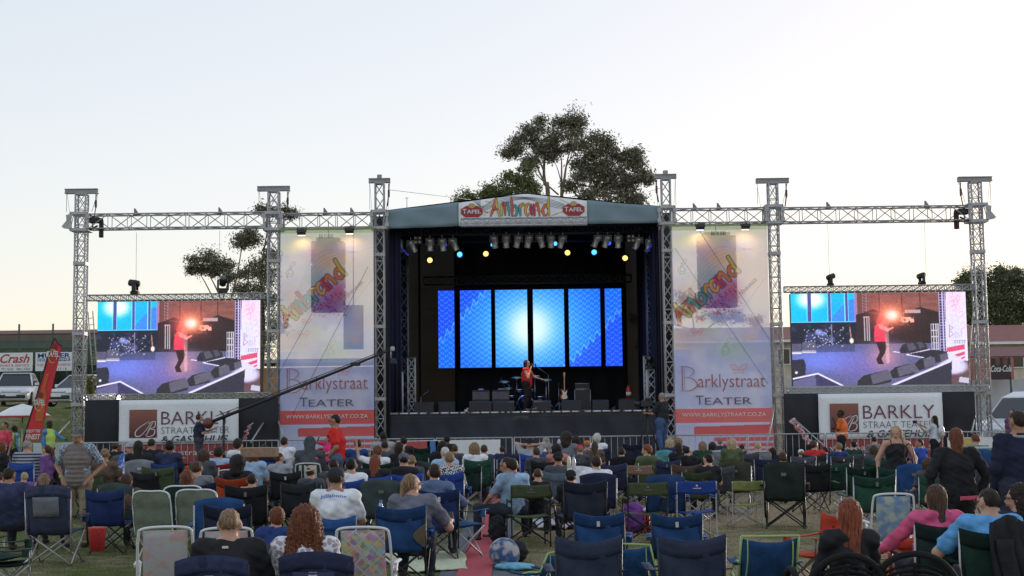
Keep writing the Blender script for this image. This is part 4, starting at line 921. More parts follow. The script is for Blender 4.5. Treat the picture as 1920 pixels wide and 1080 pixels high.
def scrim(px0, px1, yt, yb, label, s):
    a = at(px0, yb, Y0-.35); wd = at(px1, yb, Y0-.35).x-a.x; zt = at((px0+px1)/2, yt, Y0-.35).z; zb = at((px0+px1)/2, yb, Y0-.35).z; h = zt-zb
    r = thing('festival_scrim', label, 'banner', (a.x, Y0-.35, zb)); link('mesh_cloth', picture_mesh('mesh_cloth', SP, wd, h, .05), SCM, r)
    u = wd/180; v = h/418; f = lambda x, y: (x*u, h-y*v)
    m = MB(); xs0, z1 = f(12, 262); 
    # big thin B then light lettering
    ribbon(m, [f(14, 262), f(14, 306)], 1.6*u, -.05, smooth=0); ribbon(m, [f(18, 262), f(18, 306)], .7*u, -.05, smooth=0)
    ribbon(m, [f(10, 262), f(26, 263), f(36, 271), (f(26, 282))], [.6*u, 1.4*u, 1.4*u, .6*u], -.052); ribbon(m, [f(18, 282), f(32, 284), f(42, 296), f(30, 306), f(10, 307)], [.8*u, 1.2*u, 2.0*u, 1.6*u, .6*u], -.052)
    text_mb('arklystraat', (f(43, 0)[0], f(0, 309)[1], f(168, 0)[0], f(0, 277)[1]), -.05, 0, -.008, mb=m)
    m.build('title_lettering', DPINK, r)
    m = text_mb('T', (f(38, 0)[0], f(0, 333)[1], f(53, 0)[0], f(0, 316)[1]), -.05, 0, .0); text_mb('EATER', (f(55, 0)[0], f(0, 333)[1], f(142, 0)[0], f(0, 320)[1]), -.05, mb=m); m.build('subtitle_lettering', DGREY, r)
    m = text_mb('WWW.BARKLYSTRAAT.CO.ZA', (f(12, 0)[0], f(0, 355)[1], f(168, 0)[0], f(0, 348)[1]), -.05); m.build('web_address', WTXT, r)
    m = text_mb('UITENHAGE', (0, 0, .95, .11), -.05); m.v = [((f(120, 0)[0]+x*.72-z*.7), y, (f(0, 140)[1]+x*.70+z*.72)) for x, y, z in m.v]; m.build('town_lettering', mat('pale_print', (.5, .42, .38), .85), r)
    for k in range(0, 13):
        pass
    m = MB(); m.box((wd/2, .02, h+.03), (wd+.1, .05, .05)); m.build('top_hem', mat('green_hem', (.30, .36, .20), .85), r)
    m = MB(); 
    for k in range(22):
        for x in (-.03, wd+.03): m.tube((x, 0, h*k/22+.1), (x+.05*(1 if x > 0 else -1), .25, h*k/22+.14), .006, 0, 4)
    m.build('lacing', WTXT, r)
    return r
scrim(525, 702, 430, 848, 'translucent festival scrim left of the stage with theatre name, butterflies and red stripes', -1)
scrim(1268, 1450, 424, 845, 'translucent festival scrim right of the stage with theatre name, butterflies and red stripes', 1)
# floodlights clipped to scrim tops (they are lit)
for px, py, lb in ((565, 435, 'lit black floodlight at the upper left of the left scrim'), (655, 432, 'lit black floodlight at the upper right of the left scrim'), (1313, 425, 'lit black floodlight at the upper left of the right scrim'), (1398, 424, 'lit black floodlight at the upper right of the right scrim')):
    p = at(px, py, Y0-.75); r = thing('floodlight', lb, 'stage light', p); m = MB(); m.box((0, 0, 0), (.27, .16, .15), bev=.015, rot=Matrix.Rotation(-.5, 3, 'X')); m.build('housing', BLKM, r)
    m = MB(); m.tube((-.15, 0, 0), (-.15, .1, .14), .012); m.tube((.15, 0, 0), (.15, .1, .14), .012); m.tube((-.15, .1, .14), (.15, .1, .14), .012); m.tube((0, .1, .14), (0, .42, .2), .02); m.build('bracket', BLKM, r)
    m = MB(); m.box((0, .03, -.085), (.23, .11, .012), rot=Matrix.Rotation(-.5, 3, 'X')); m.build('lamp_glass', emis('flood_glow', (1, .7, .5), 3), r)
    l = bpy.data.lights.new('flood', 'SPOT'); l.energy = 3.2; l.color = (1, .62, .40); l.spot_size = 2.2; l.spot_blend = 1; l.shadow_soft_size = .08; lo = bpy.data.objects.new('flood_lamp', l); COL.objects.link(lo); lo.parent = r
    lo.location = (0, .02, -.12); lo.rotation_euler = (math.radians(38), 0, 0)
# line-array loudspeakers hanging behind the scrims
def line_array(px0, px1, yt, yb, n, label):
    Y = Y0+.9; a = at(px0, yb, Y); b = at(px1, yt, Y); wd = b.x-a.x; h = b.z-a.z
    r = thing('line_array_speaker', label, 'loudspeaker', (a.x, Y, a.z))
    for k in range(n):
        m = MB(); hh = h/n; m.box((wd/2, .3, hh*(k+.5)), (wd, .6, hh*.94), bev=.02); m.build('cabinet', mat('speaker_blue_black', (.012, .013, .02), .7), r)
    m = MB(); m.box((wd/2, .3, h+.06), (wd*.7, .5, .08)); m.tube((wd/2, .3, h+.1), (wd/2, .3, at(px0, 412, Y).z-a.z), .015); m.build('hanging_frame', BLKM, r)
line_array(583, 644, 450, 586, 3, 'dark loudspeaker array hanging behind the left scrim')
line_array(1313, 1380, 440, 577, 4, 'dark loudspeaker array hanging behind the right scrim')
r = thing('hanging_sign', 'dark hanging sign with green and blue rings showing through the left scrim', 'sign', at(644, 655, Y0+.6)); wd, h = 38/57.5, 84/57.5
m = MB(); m.box((wd/2, .03, h/2), (wd, .06, h), bev=.01); m.tube((wd/2, .03, h), (wd/2, .03, at(655, 420, Y0+.6).z-r.location.z), .02); m.build('panel', mat('blue_grey_board', (.16, .2, .38), .8), r)
m = MB()
for rr, mi in ((.24, 0), (.15, 1)): ribbon(m, [(wd*.62+rr*math.cos(a), h*.72+rr*math.sin(a)) for a in np.linspace(1.2, 5.1, 12)], .055, -.005, mi)
m.build('ring_emblem', [mat('ring_green', (.03, .22, .1), .7), mat('ring_blue', (.05, .15, .5), .7)], r)
# ================================================================== roof, floor and interior
ZF = at(960, 772, Y0).z            # stage floor height
YB = Y0+8.0
xa, xb = at(722, 600, Y0).x, at(1245, 600, Y0).x
XC = (xa+xb)/2
TEAL = mat('roof_tarpaulin', (.19, .27, .32), .7, var=.12, scale=1.2, bump=.5, bscale=2)
def S2(px, py, Y=Y0): p = at(px, py, Y); return (p.x-XC, p.z-ZF)
rf = thing('stage_roof', 'grey-blue tarpaulin stage roof with low pointed gable above the stage', 'roof', (XC, Y0, ZF))
def sheetfascia(pts_top, pts_bot, y, name, mt, n=24):
    m = MB()
    def fn(u, v):
        def L(P):
            t = u*(len(P)-1); i = min(int(t), len(P)-2); f = t-i; return (P[i][0]*(1-f)+P[i+1][0]*f, P[i][1]*(1-f)+P[i+1][1]*f)
        a, b = L(pts_bot), L(pts_top); x = a[0]*(1-v)+b[0]*v; z = a[1]*(1-v)+b[1]*v
        return Vector((x, y+.03*math.sin(x*4+z*5)*math.sin(v*PI), z))
    m.sheet(fn, n, 6, .01); return m.build(name, mt, rf)
yf = -.15
TL = [S2(718, 396), S2(790, 389), S2(860, 380)]; BL = [S2(722, 430), S2(790, 428), S2(860, 425)]
TR = [S2(1100, 376), S2(1170, 383), S2(1243, 388)]; BR = [S2(1100, 421), S2(1170, 420), S2(1238, 419)]
sheetfascia(TL, BL, yf, 'fascia_cloth', TEAL); sheetfascia(TR, BR, yf, 'fascia_cloth', TEAL)
ap = S2(985, 363)
m = MB(); e = .06
for A, B in ((TL[0], ap), (ap, TR[2])):
    m.add([(A[0], yf, A[1]), (B[0], yf, B[1]), (B[0], 8.3, B[1]+.1), (A[0], 8.3, A[1]-.1)], [(0, 1, 2, 3)]); m.add([(A[0], yf, A[1]-e), (B[0], yf, B[1]-e), (B[0], 8.3, B[1]+.1-e), (A[0], 8.3, A[1]-.1-e)], [(0, 3, 2, 1)])
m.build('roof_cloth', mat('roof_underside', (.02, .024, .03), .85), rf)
bc = MB()  # central banner: pentagon
def fnb(u, v):
    x0, x1 = S2(860, 380)[0], S2(1100, 376)[0]; x = x0+(x1-x0)*u
    tp = (TL[2][1]*(1-(x-x0)/(ap[0]-x0))+ap[1]*((x-x0)/(ap[0]-x0))) if x < ap[0] else (ap[1]*(1-(x-ap[0])/(x1-ap[0]))+TR[0][1]*((x-ap[0])/(x1-ap[0])))
    bt = BL[2][1]*(1-u)+BR[0][1]*u; return Vector((x, yf-.02, bt*(1-v)+(tp-.03)*v))
bc.sheet(fnb, 24, 4, .01); bc.build('name_banner', mat('white_banner', (.80, .83, .88), .7, var=.05), rf)
# banner artwork
st, tw = word_strokes('Ambrand'); m = MB(); o0 = S2(920, 405); S = (S2(1032, 405)[0]-o0[0])/tw; MC = [mat('paint_%d' % i, srgb(c), .7, var=.1) for i, c in enumerate(ACOLS)]; MC.append(mat('paint_dark', (.05, .04, .08), .7))
for k, strokes in st:
    for q, s_ in enumerate(strokes):
        pts = [(o0[0]+x*S, o0[1]-.04+z*S*1.75+.01*math.sin(k*2)) for x, z in s_]
        ribbon(m, pts, [.05, .10, .09, .05], yf-.035, 6); ribbon(m, pts, [.03, .075, .065, .03], yf-.042, (k+q) % 6)
m.build('name_lettering', MC, rf)
m = MB()
for i in range(5):
    ribbon(m, [S2(888+i*3, 378-i), S2(905, 388+i*2), S2(935, 372+i*3), S2(985, 371+i), S2(1030, 376+i*3), S2(1058, 385+i*2)], .012, yf-.03, 6)
for i in range(16):
    a = random.Random(i); c = S2(a.uniform(885, 1055), a.uniform(374, 402)); ribbon(m, [(c[0], c[1]), (c[0]+a.uniform(-.25, .25), c[1]+a.uniform(-.1, .1)), (c[0]+a.uniform(-.3, .3), c[1]+a.uniform(-.14, .14))], .02, yf-.031, a.choice((3, 1, 4, 5)))
m.build('paint_splashes', MC, rf)
TRED = mat('beer_red', (.36, .03, .05), .6, var=.05); GOLD = mat('gold_print', (.5, .38, .16), .6)
def badge(cx, cy, w_px, h_px, parent, y, S=S2, name='beer_badge'):
    m = MB(); c = S(cx, cy); hw, hh = w_px/57.5/2, h_px/57.5/2
    oct_ = [(-.5, -.95), (.5, -.95), (1, -.35), (1, .35), (.5, .8), (-.5, .8), (-1, .35), (-1, -.35)]
    m.prism([(c[0]+x*hw*1.06, c[1]+z*hh*1.06) for x, z in oct_], y-.006, y-.003, 1); m.prism([(c[0]+x*hw, c[1]+z*hh) for x, z in oct_], y-.012, y-.008, 0)
    m.prism([(c[0]+hw*.34*math.cos(a), c[1]+hh*.85+hh*.36*math.sin(a)) for a in np.linspace(0, 2*PI, 14)[:-1]], y-.018, y-.014, 1)
    text_mb('T', (c[0]-hw*.86, c[1]-hh*.32, c[0]-hw*.5, c[1]+hh*.36), y-.022, mb=m, mi=2, bold=.03); text_mb('AFEL', (c[0]-hw*.48, c[1]-hh*.32, c[0]+hw*.88, c[1]+hh*.26), y-.022, mb=m, mi=2, bold=.03)
    m.build(name, [TRED, GOLD, WTXT], parent)
badge(885, 398, 40, 26, rf, yf-.03); badge(1075, 394, 40, 26, rf, yf-.03)
# truss hung in front of the banner
a = at(864, 417, Y0-.7); b = at(1100, 414, Y0-.7)
htruss(a.x, b.x, (a.z+b.z)/2, .24, 'slim white truss hanging in front of the festival name banner', Y0-.7, .24, 'X', .33, mat('white_truss', (.5, .52, .55), .5), .02)
# floor, skirt, deck edge
fl = thing('stage_deck', 'raised black stage deck with silver front edge and sagging dark skirt cloth', 'stage', (XC, Y0+.35, 0)); hwd = (xb-xa)/2-.12
m = MB(); m.box((0, 4.2, ZF-.08), (hwd*2, 8.4, .15)); m.build('floor', FLOORM, fl)
m = MB()
def fns(u, v):
    x = (-1+2*u)*hwd; z = (ZF-.17)*v+.02; return Vector((x, -.03-.10*(1-v)*abs(math.sin(x*1.7))+.05*math.sin(x*5+2*v)*(.3+math.sin(v*PI))+.03*math.sin(x*11+v*6), z))
m.sheet(fns, 90, 10, .01); m.build('skirt_cloth', mat('skirt_cloth', (.030, .034, .048), .85, var=.25, scale=1.0, bump=.4, bscale=2), fl)
m = MB(); n = 7
for i in range(n):
    x0 = -hwd+2*hwd*i/n; m.tube((x0+.02, -.1, ZF-.02), (x0+2*hwd/n-.06, -.1, ZF-.02), .035, 0, 8)
m.build('edge_rail', mat('edge_silver', (.55, .56, .62), .3, .6), fl)
m = MB()
for i in range(26): m.box((-hwd+.3+i*(2*hwd-.6)/25, -.14, ZF-.0), (.05, .05, .08))
m.build('clamp_row', BLKM, fl)
# backcloth and sides
def scrimblk(name, tr, col=(.012, .012, .015)):
    m, t, b = newmat(name); b.inputs['Base Color'].default_value = (*col, 1); b.inputs['Roughness'].default_value = .9
    tt = t.nodes.new('ShaderNodeBsdfTransparent'); mx = t.nodes.new('ShaderNodeMixShader'); mx.inputs[0].default_value = tr
    n = t.nodes.new('ShaderNodeTexNoise'); n.inputs['Scale'].default_value = .7; tc = t.nodes.new('ShaderNodeTexCoord'); mp = t.nodes.new('ShaderNodeMapping'); mp.inputs['Scale'].default_value = (1, 1, 5)
    t.links.new(tc.outputs['Object'], mp.inputs[0]); t.links.new(mp.outputs[0], n.inputs['Vector']); r = t.nodes.new('ShaderNodeMapRange'); r.inputs[3].default_value = tr*.5; r.inputs[4].default_value = tr*1.5; t.links.new(n.outputs[0], r.inputs[0]); t.links.new(r.outputs[0], mx.inputs[0])
    t.links.new(b.outputs[0], mx.inputs[1]); t.links.new(tt.outputs[0], mx.inputs[2]); t.links.new(mx.outputs[0], t.nodes['Material Output'].inputs['Surface']); return m
bk = thing('back_cloth', 'black mesh cloth closing the back of the stage, brownish where the sky shines through', 'curtain', (XC, YB, ZF)); H_ = S2(960, 412, YB)[1]
wdB = at(1245, 600, YB).x-XC
m = MB(); m.add([(-wdB-.3, 0, -1), (wdB+.3, 0, -1), (wdB+.3, 0, H_+.2), (-wdB-.3, 0, H_+.2)], [(0, 1, 2, 3)]); m.build('mesh_cloth', scrimblk('back_mesh', .006), bk)
m = MB(); zb2 = -.2
m.sheet(lambda u, v: Vector((S2(852, 500, YB)[0]*(1-u)+S2(1172, 500, YB)[0]*u, -.25-.05*math.sin(u*60), zb2+(H_+.1-zb2)*v)), 60, 2, .01); m.build('dark_drape', BLK, bk)
m = MB()
for px in (786, 878, 940, 1062, 1120, 1196): 
    x = S2(px, 560, YB)[0]; m.tube((x, .1, -1), (x, .1, H_), .05)
m.build('roof_pole', BLKM, bk)
for s, lb in ((-1, 'left'), (1, 'right')):
    m = MB(); x = s*(hwd+.02)
    m.sheet(lambda u, v: Vector((x+.05*math.sin(u*50), .25+u*7.6, -ZF+.1+(S2(960, 385)[1]+ZF-.2)*v)), 60, 3, .01)
    o = m.build('side_drape', NAVYD, None, (XC, Y0, ZF)); tag(o, 'dark navy curtain closing the %s side of the stage' % lb, 'curtain')
    m = MB(); x0, x1 = (S2(726, 600)[0], S2(750, 600)[0]) if s < 0 else (S2(1229, 600)[0], S2(1244, 600)[0])
    m.sheet(lambda u, v: Vector((x0+(x1-x0)*u, .55+.05*math.sin(u*18), .02+(S2(960, 432)[1])*v)), 16, 3, .01)
    o = m.build('leg_drape', NAVYD, None, (XC, Y0, ZF)); tag(o, 'narrow navy drape just inside the %s edge of the stage opening' % lb, 'curtain')
    # rear lattice masts, glinting
    px = 758 if s < 0 else 1220
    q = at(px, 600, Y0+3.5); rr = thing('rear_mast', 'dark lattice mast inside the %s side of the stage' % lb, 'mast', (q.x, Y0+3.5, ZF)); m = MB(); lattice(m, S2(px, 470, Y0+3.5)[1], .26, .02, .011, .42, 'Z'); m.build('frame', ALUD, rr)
# ------------------------------------------------------------------ LED wall: six strips with one blue picture
YL = Y0+6.0
def led_picture(W, H):
    P = Pic(W, H, 344, 146, (30, 110, 240)); X, Y = P.X, P.Y
    d = np.hypot((X-172)/1.0, (Y-72)*1.25); t = np.clip(d/150, 0, 1)[..., None]
    P.a = np.array([70, 190, 255])/255*(1-t)+np.array([20, 100, 240])/255*t
    e1 = (X+Y*.9+6*np.sin(X*.5)) < 88; e2 = ((344-X)+(146-Y)*1.0+6*np.sin(X*.5+1)) < 105; P.mix((e1 | e2)*1.0, (22, 52, 228), .55); P.mix(np.exp(-((X+Y*.9+6*np.sin(X*.5)-90)/3)**2)+np.exp(-(((344-X)+(146-Y)+6*np.sin(X*.5+1)-107)/3)**2), (110, 190, 255), .5)
    wv = np.sin((X+Y*.0)*PI/3.7)*np.sin((Y+ (np.floor(X/7.4) % 2)*3.7)*PI/5.0); P.mix(np.clip(wv, 0, 1), (120, 215, 255), .35); P.mix(np.clip(-wv, 0, 1), (15, 70, 215), .35)
    P.blob(172, 72, 38, 38, (255, 250, 245), 1, 1.5); P.blob(172, 72, 70, 66, (170, 220, 255), .5, 1.2)
    return P.a
xl0, xl1 = at(822, 615, YL).x, at(1166, 615, YL).x; zl0, zl1 = at(994, 688, YL).z, at(994, 543, YL).z; hl = zl1-zl0
LP = led_picture(560, 240); LEDM = attrmat('led_picture', 1.25)
strips = [(822, 852), (863, 921), (929, 989), (1000, 1058), (1067, 1126), (1135, 1166)]
nm = ['narrow outer left', 'second from left', 'left of centre', 'right of centre', 'second from right', 'narrow outer right']
for k, (p0, p1) in enumerate(strips):
    f0, f1 = (p0-822)/344, (p1-822)/344; sub = LP[:, int(f0*560):int(f1*560)+1]; wd = (xl1-xl0)*(f1-f0)
    r = thing('led_screen', '%s blue glowing LED wall panel at the back of the stage' % nm[k], 'LED screen', (xl0+(xl1-xl0)*f0, YL, zl0), 0, 'LED wall panels behind the singer')
    m = MB(); m.box((wd/2, .07, hl/2), (wd+.02, .1, hl+.02)); m.build('cabinet', BLKM, r); link('picture', picture_mesh('picture', sub, wd, hl), LEDM, r)
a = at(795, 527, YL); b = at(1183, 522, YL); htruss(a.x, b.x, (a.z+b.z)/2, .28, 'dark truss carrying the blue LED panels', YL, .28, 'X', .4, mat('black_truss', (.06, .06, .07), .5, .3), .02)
# ------------------------------------------------------------------ stage lights
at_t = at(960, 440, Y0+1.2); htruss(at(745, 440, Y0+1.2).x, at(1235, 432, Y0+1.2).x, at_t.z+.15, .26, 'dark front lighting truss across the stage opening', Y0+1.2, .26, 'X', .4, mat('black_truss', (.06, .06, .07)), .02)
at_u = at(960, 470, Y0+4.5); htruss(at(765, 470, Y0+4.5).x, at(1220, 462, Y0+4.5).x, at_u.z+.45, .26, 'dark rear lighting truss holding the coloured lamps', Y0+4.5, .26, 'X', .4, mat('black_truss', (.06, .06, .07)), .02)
cans = [(748, 455, .25), (770, 456, .45), (806, 452, 0), (829, 452, .12), (849, 452, .4), (926, 447, .15), (949, 446, 0), (972, 446, -.25), (992, 446, -.2), (1012, 446, .3), (1033, 446, 0), (1055, 447, -.3), (1121, 446, -.45), (1139, 446, -.3), (1159, 446, 0), (1198, 450, -.4), (1218, 453, -.15)]
where = ['first', 'second', 'third', 'fourth', 'fifth', 'sixth', 'seventh', 'eighth', 'ninth', 'tenth', 'eleventh', 'twelfth', 'thirteenth', 'fourteenth', 'fifteenth', 'sixteenth', 'seventeenth']
can0 = None
def mk_can():
    r = thing('spotlight_can', '', 'stage light')
    m = MB()
    for s in (-1, 1): m.box((s*.13, 0, -.02), (.015, .05, .22))
    m.box((0, 0, .09), (.27, .05, .015)); m.tube((0, 0, .09), (0, 0, .2), .02); m.build('yoke', SILV, r)
    m = MB(); m.lathe([(.05, .1), (.10, .07), (.115, .0), (.105, -.06), (.10, -.30), (.115, -.31), (.115, -.33), (.09, -.33)], (0, 0, 0), None, 14); m.build('barrel', SILV, r); return r
cm = [c for c in ()]
for k, (px, py, a) in enumerate(cans):
    if k == 0: can0 = mk_can(); r = can0
    else:
        r = can0.copy(); COL.objects.link(r)
        for c in can0.children: d = c.copy(); COL.objects.link(d); d.parent = r
    r.location = at(px, py, Y0+1.0); r.rotation_euler = (.35, 0, 0)
    for c in r.children:
        if c.name.startswith('barrel'): c.rotation_euler = (0, -a, 0)
    tag(r, '%s silver spotlight can from the left on the front lighting truss' % where[k], 'stage light', 'silver spotlight cans under the stage roof')
for px, py, lb in ((783, 450, 'left'), (1183, 447, 'right')):
    r = thing('blinder_light', 'four-bulb blinder light at the %s of the front lighting truss' % lb, 'stage light', at(px, py, Y0+1.0)); m = MB(); m.box((0, .06, 0), (.3, .1, .3), bev=.02); m.build('housing', BLKM, r)
    for dx in (-.07, .07):
        for dz in (-.07, .07): m = MB(); m.lathe([(.055, 0), (.05, .03), (.02, .04)], (dx, 0, dz), Matrix.Rotation(PI/2, 3, 'X'), 12); m.build('bulb', SILV, r)
Yl = Y0+4.3
lamps = [(806, 488, 'yellow', 'outermost left'), (911, 476, 'yellow', 'inner left'), (1064, 474, 'yellow', 'inner right'), (1172, 484, 'yellow', 'outermost right'), (834, 459, 'blue', 'small leftmost'), (862, 477, 'bright blue', 'left'), (924, 459, 'bright blue', 'small, right of the inner left yellow one,'), (1041, 457, 'bright blue', 'small, above the inner right yellow one,'), (1114, 473, 'bright blue', 'right'), (1142, 456, 'blue', 'small rightmost')]
for px, py, c, lb in lamps:
    p = at(px, py, Yl); r = thing('stage_lamp', '%s %s glowing stage lamp facing the audience' % (lb, c), 'stage light', p); col = {'yellow': (1.0, .62, .16), 'blue': (.04, .13, 1.0), 'bright blue': (.08, .45, 1.0)}[c]; R = .115 if 'small' not in lb else .09
    m = MB(); RX = Matrix.Rotation(PI/2, 3, 'X'); m.lathe([(R*.6, -.22), (R*1.05, -.14), (R*1.15, .02), (R*1.02, .02)], (0, 0, 0), RX, 16); m.build('housing', BLKM, r)
    m = MB(); m.lathe([(R, 0), (R, .012), (R*.6, .03)], (0, 0, 0), RX, 16); m.build('lens', emis('glow_'+c, col, 2.2 if c != 'blue' else 1.2), r)
    m = MB()
    for s in (-1, 1): m.tube((s*R*1.2, .06, 0), (s*R*1.2, .06, .2), .01)
    m.tube((-R*1.2, .06, .2), (R*1.2, .06, .2), .01); m.tube((0, .06, .2), (0, .2, at_u.z+.35-p.z), .014); m.build('yoke', BLKM, r)
for s, px0, py0, px1, py1, lb in ((-1, 737, 450, 765, 478, 'left'), (1, 1234, 442, 1213, 472, 'right')):
    a = at(px0, py0, Y0+.9); b = at(px1, py1, Y0+.9); r = thing('led_bar_light', 'diagonal bar of dim blue lamps in the upper %s corner of the stage' % lb, 'stage light', a); d = b-a
    m = MB(); m.tube((0, .08, 0), d+Vector((0, .08, 0)), .04); m.build('bar', BLKM, r)
    for k in range(5):
        q = d*(k+.3)/4.6; m = MB(); m.box(q, (.13, .03, .05), rot=Matrix.Rotation(s*-.7, 3, 'Y')); m.build('lens', emis('dim_blue', (.02, .04, .5), .5), r)
# two small blue wash lights: the blue glow on the back of the stage
for px in (862, 1114):
    l = bpy.data.lights.new('wash', 'SPOT'); l.energy = 60; l.color = (.12, .25, 1); l.spot_size = 1.3; l.spot_blend = .8; l.shadow_soft_size = .1; lo = bpy.data.objects.new('wash_lamp', l); COL.objects.link(lo); p = at(px, 477, Yl); lo.location = (p.x, p.y-.1, p.z)
    lo.rotation_euler = Vector((-(XC-p.x)*.5, .0, 4)).to_track_quat('Z', 'Y').to_euler()
# ------------------------------------------------------------------ gear on stage
def G(px, py, dy): # point standing on the floor at depth dy behind the stage front, column px
    p = at(px, py, Y0+dy); return Vector((p.x, Y0+dy, ZF))
GREYB = mat('grey_grille', (.035, .035, .042), .8, var=.2, scale=30)
def monitor(px, dy, wpx, label, tilt=0):
    p = G(px, 765, dy); wd = wpx/57.5*(Y0+dy)/Y0; r = thing('monitor_speaker', label, 'loudspeaker', p, tilt, 'floor monitors along the stage front'); m = MB()
    V = []
    for x in (-wd/2, wd/2): V += [(x, -.2, 0), (x, .26, 0), (x, .26, .12), (x, .05, .36), (x, -.2, .3)]
    m.add(V, [(0, 1, 2, 3, 4), (9, 8, 7, 6, 5)]+[(i, i+5, (i+1) % 5+5, (i+1) % 5) for i in range(5)]); m.build('cabinet', GREYB, r)
    m = MB(); m.add([(-wd/2+.03, .262, .14), (wd/2-.03, .262, .14), (wd/2-.03, .068, .35), (-wd/2+.03, .068, .35)], [(0, 1, 2, 3)]); m.v = [(x, y+.01, z+.01) for x, y, z in m.v]; m.build('grille', BLKM, r)
for k, (px, dy, w_) in enumerate(((795, 1.0, 36), (902, .8, 44), (943, .8, 42), (1016, .8, 34), (1071, .8, 36), (1126, 1.0, 30), (1176, 1.0, 32), (838, 1.4, 30))):
    monitor(px, dy, w_, ['wedge monitor far left on the stage front', 'wedge monitor in front of the two grey amplifiers, left one', 'wedge monitor in front of the two grey amplifiers, right one', 'wedge monitor just right of the singer', 'wedge monitor in front of the white guitar', 'wedge monitor below the tall black amplifier', 'wedge monitor in front of the red fire extinguisher', 'wedge monitor in the shade near the stage left'][k])
for px, lb in ((902, 'left one of two grey-fronted amplifier cabinets left of the drums'), (939, 'right one of two grey-fronted amplifier cabinets left of the drums')):
    p = G(px, 750, 3.0); r = thing('guitar_amplifier', lb, 'amplifier', p); m = MB(); m.box((0, 0, .38), (.62, .3, .74), bev=.02); m.build('cabinet', BLKM, r)
    m = MB(); m.box((0, -.16, .56), (.58, .015, .26)); m.build('grille', mat('amp_silver_grille', (.12, .12, .14), .8), r); m = MB(); m.box((0, 0, .78), (.2, .06, .05), bev=.02); m.build('handle', SILV, r)
p = G(1092, 745, 3.0); r = thing('bass_amplifier', 'tall black bass amplifier stack with silver edges right of the guitar', 'amplifier', p); m = MB(); m.box((0, 0, .36), (.54, .4, .70), bev=.01); m.box((0, 0, .85), (.5, .35, .2), bev=.01); m.build('cabinet', BLKM, r)
m = MB()
for x in (-.27, .27): m.tube((x, -.2, 0), (x, -.2, .72), .012)
for z in (.02, .72): m.tube((-.27, -.2, z), (.27, -.2, z), .012)
for z in (.76, .94): m.tube((-.25, -.18, z), (.25, -.18, z), .01)
m.build('edge_trim', SILV, r); m = text_mb('AMPLIFY', (-.18, .80, .18, .88), -.19) if False else MB().box((0, -.18, .85), (.4, .01, .06)); m.build('control_panel', GREYB, r)
# stratocaster-like guitar on stand
p = G(1058, 748, 2.2); r = thing('electric_guitar', 'electric guitar with cream body and red-brown edge on a floor stand', 'guitar', p); m = MB()
body = crom([(-.13, .12), (-.17, .25), (-.10, .40), (-.15, .52), (-.08, .56), (-.03, .48), (.05, .48), (.12, .54), (.13, .46), (.09, .38), (.15, .22), (.10, .12)], 5, True); m.prism(body, -.02, .03); m.build('body', mat('sunburst', (.2, .03, .02), .3), r)
m = MB(); m.prism([(x*.72+.02, .30+(z-.32)*.78) for x, z in body], -.03, -.022); m.build('pickguard', mat('cream_plastic', (.7, .66, .56), .4), r)
m = MB(); m.box((.01, -.03, .78), (.045, .03, .62)); m.prism([(-.02, 1.08), (.05, 1.08), (.06, 1.22), (.0, 1.25), (-.035, 1.2)], -.04, -.02); m.build('neck', mat('maple', (.5, .28, .14), .4), r)
m = MB()
for s in (-1, 1): m.tube((s*.2, -.1, 0), (0, .08, .45), .012)
m.tube((0, .3, 0), (0, .08, .6), .012); m.build('floor_stand', BLKM, r)
for c in r.children:
    if not c.name.startswith('floor_stand'): c.location = (0, 0, .30); c.scale = (.82, 1, .82)
# drum kit
KB = mat('blue_shell', (.010, .014, .05), .25, var=.1); p = G(985, 745, 4.2); dk = thing('drum_kit', 'dark blue drum kit with chrome stands and cymbals behind the singer', 'drum kit', p)
RX = Matrix.Rotation(PI/2, 3, 'X')
for x, y, z, rr, hh, ax in ((0, 0, .3, .28, .4, RX), (-.22, -.05, .68, .14, .2, None), (.2, -.05, .68, .14, .2, None), (.52, .2, .35, .2, .35, None), (-.5, .1, .5, .17, .14, None)):
    m = MB(); m.lathe([(rr, -hh/2), (rr, hh/2)], (x, y, z), ax, 20); do = m.build('drum', KB, dk); m = MB(); m.lathe([(rr*1.03, hh/2-.02), (rr*1.03, hh/2+.01), (rr*.95, hh/2+.012)], (x, y, z), ax, 20, cap=False); m.build('hoop', CHR, do)
for x, y, z in ((-.75, -.1, 1.05), (.75, 0, 1.1), (-.62, .2, .82), (.35, .3, 1.25), (-.3, .35, 1.2)):
    m = MB(); m.lathe([(.19, 0), (.05, .015), (.02, .03)], (x, y, z), Matrix.Rotation(.25, 3, 'X'), 20); m.build('cymbal', mat('brass_cymbal', (.45, .33, .12), .3, 1.0), dk)
    m = MB(); m.tube((x, y, .1), (x, y, z), .012)
    for k in range(3): m.tube((x, y, .35), (x+.22*math.cos(k*2.1), y+.22*math.sin(k*2.1), 0), .01)
    m.build('cymbal_stand', CHR, dk)
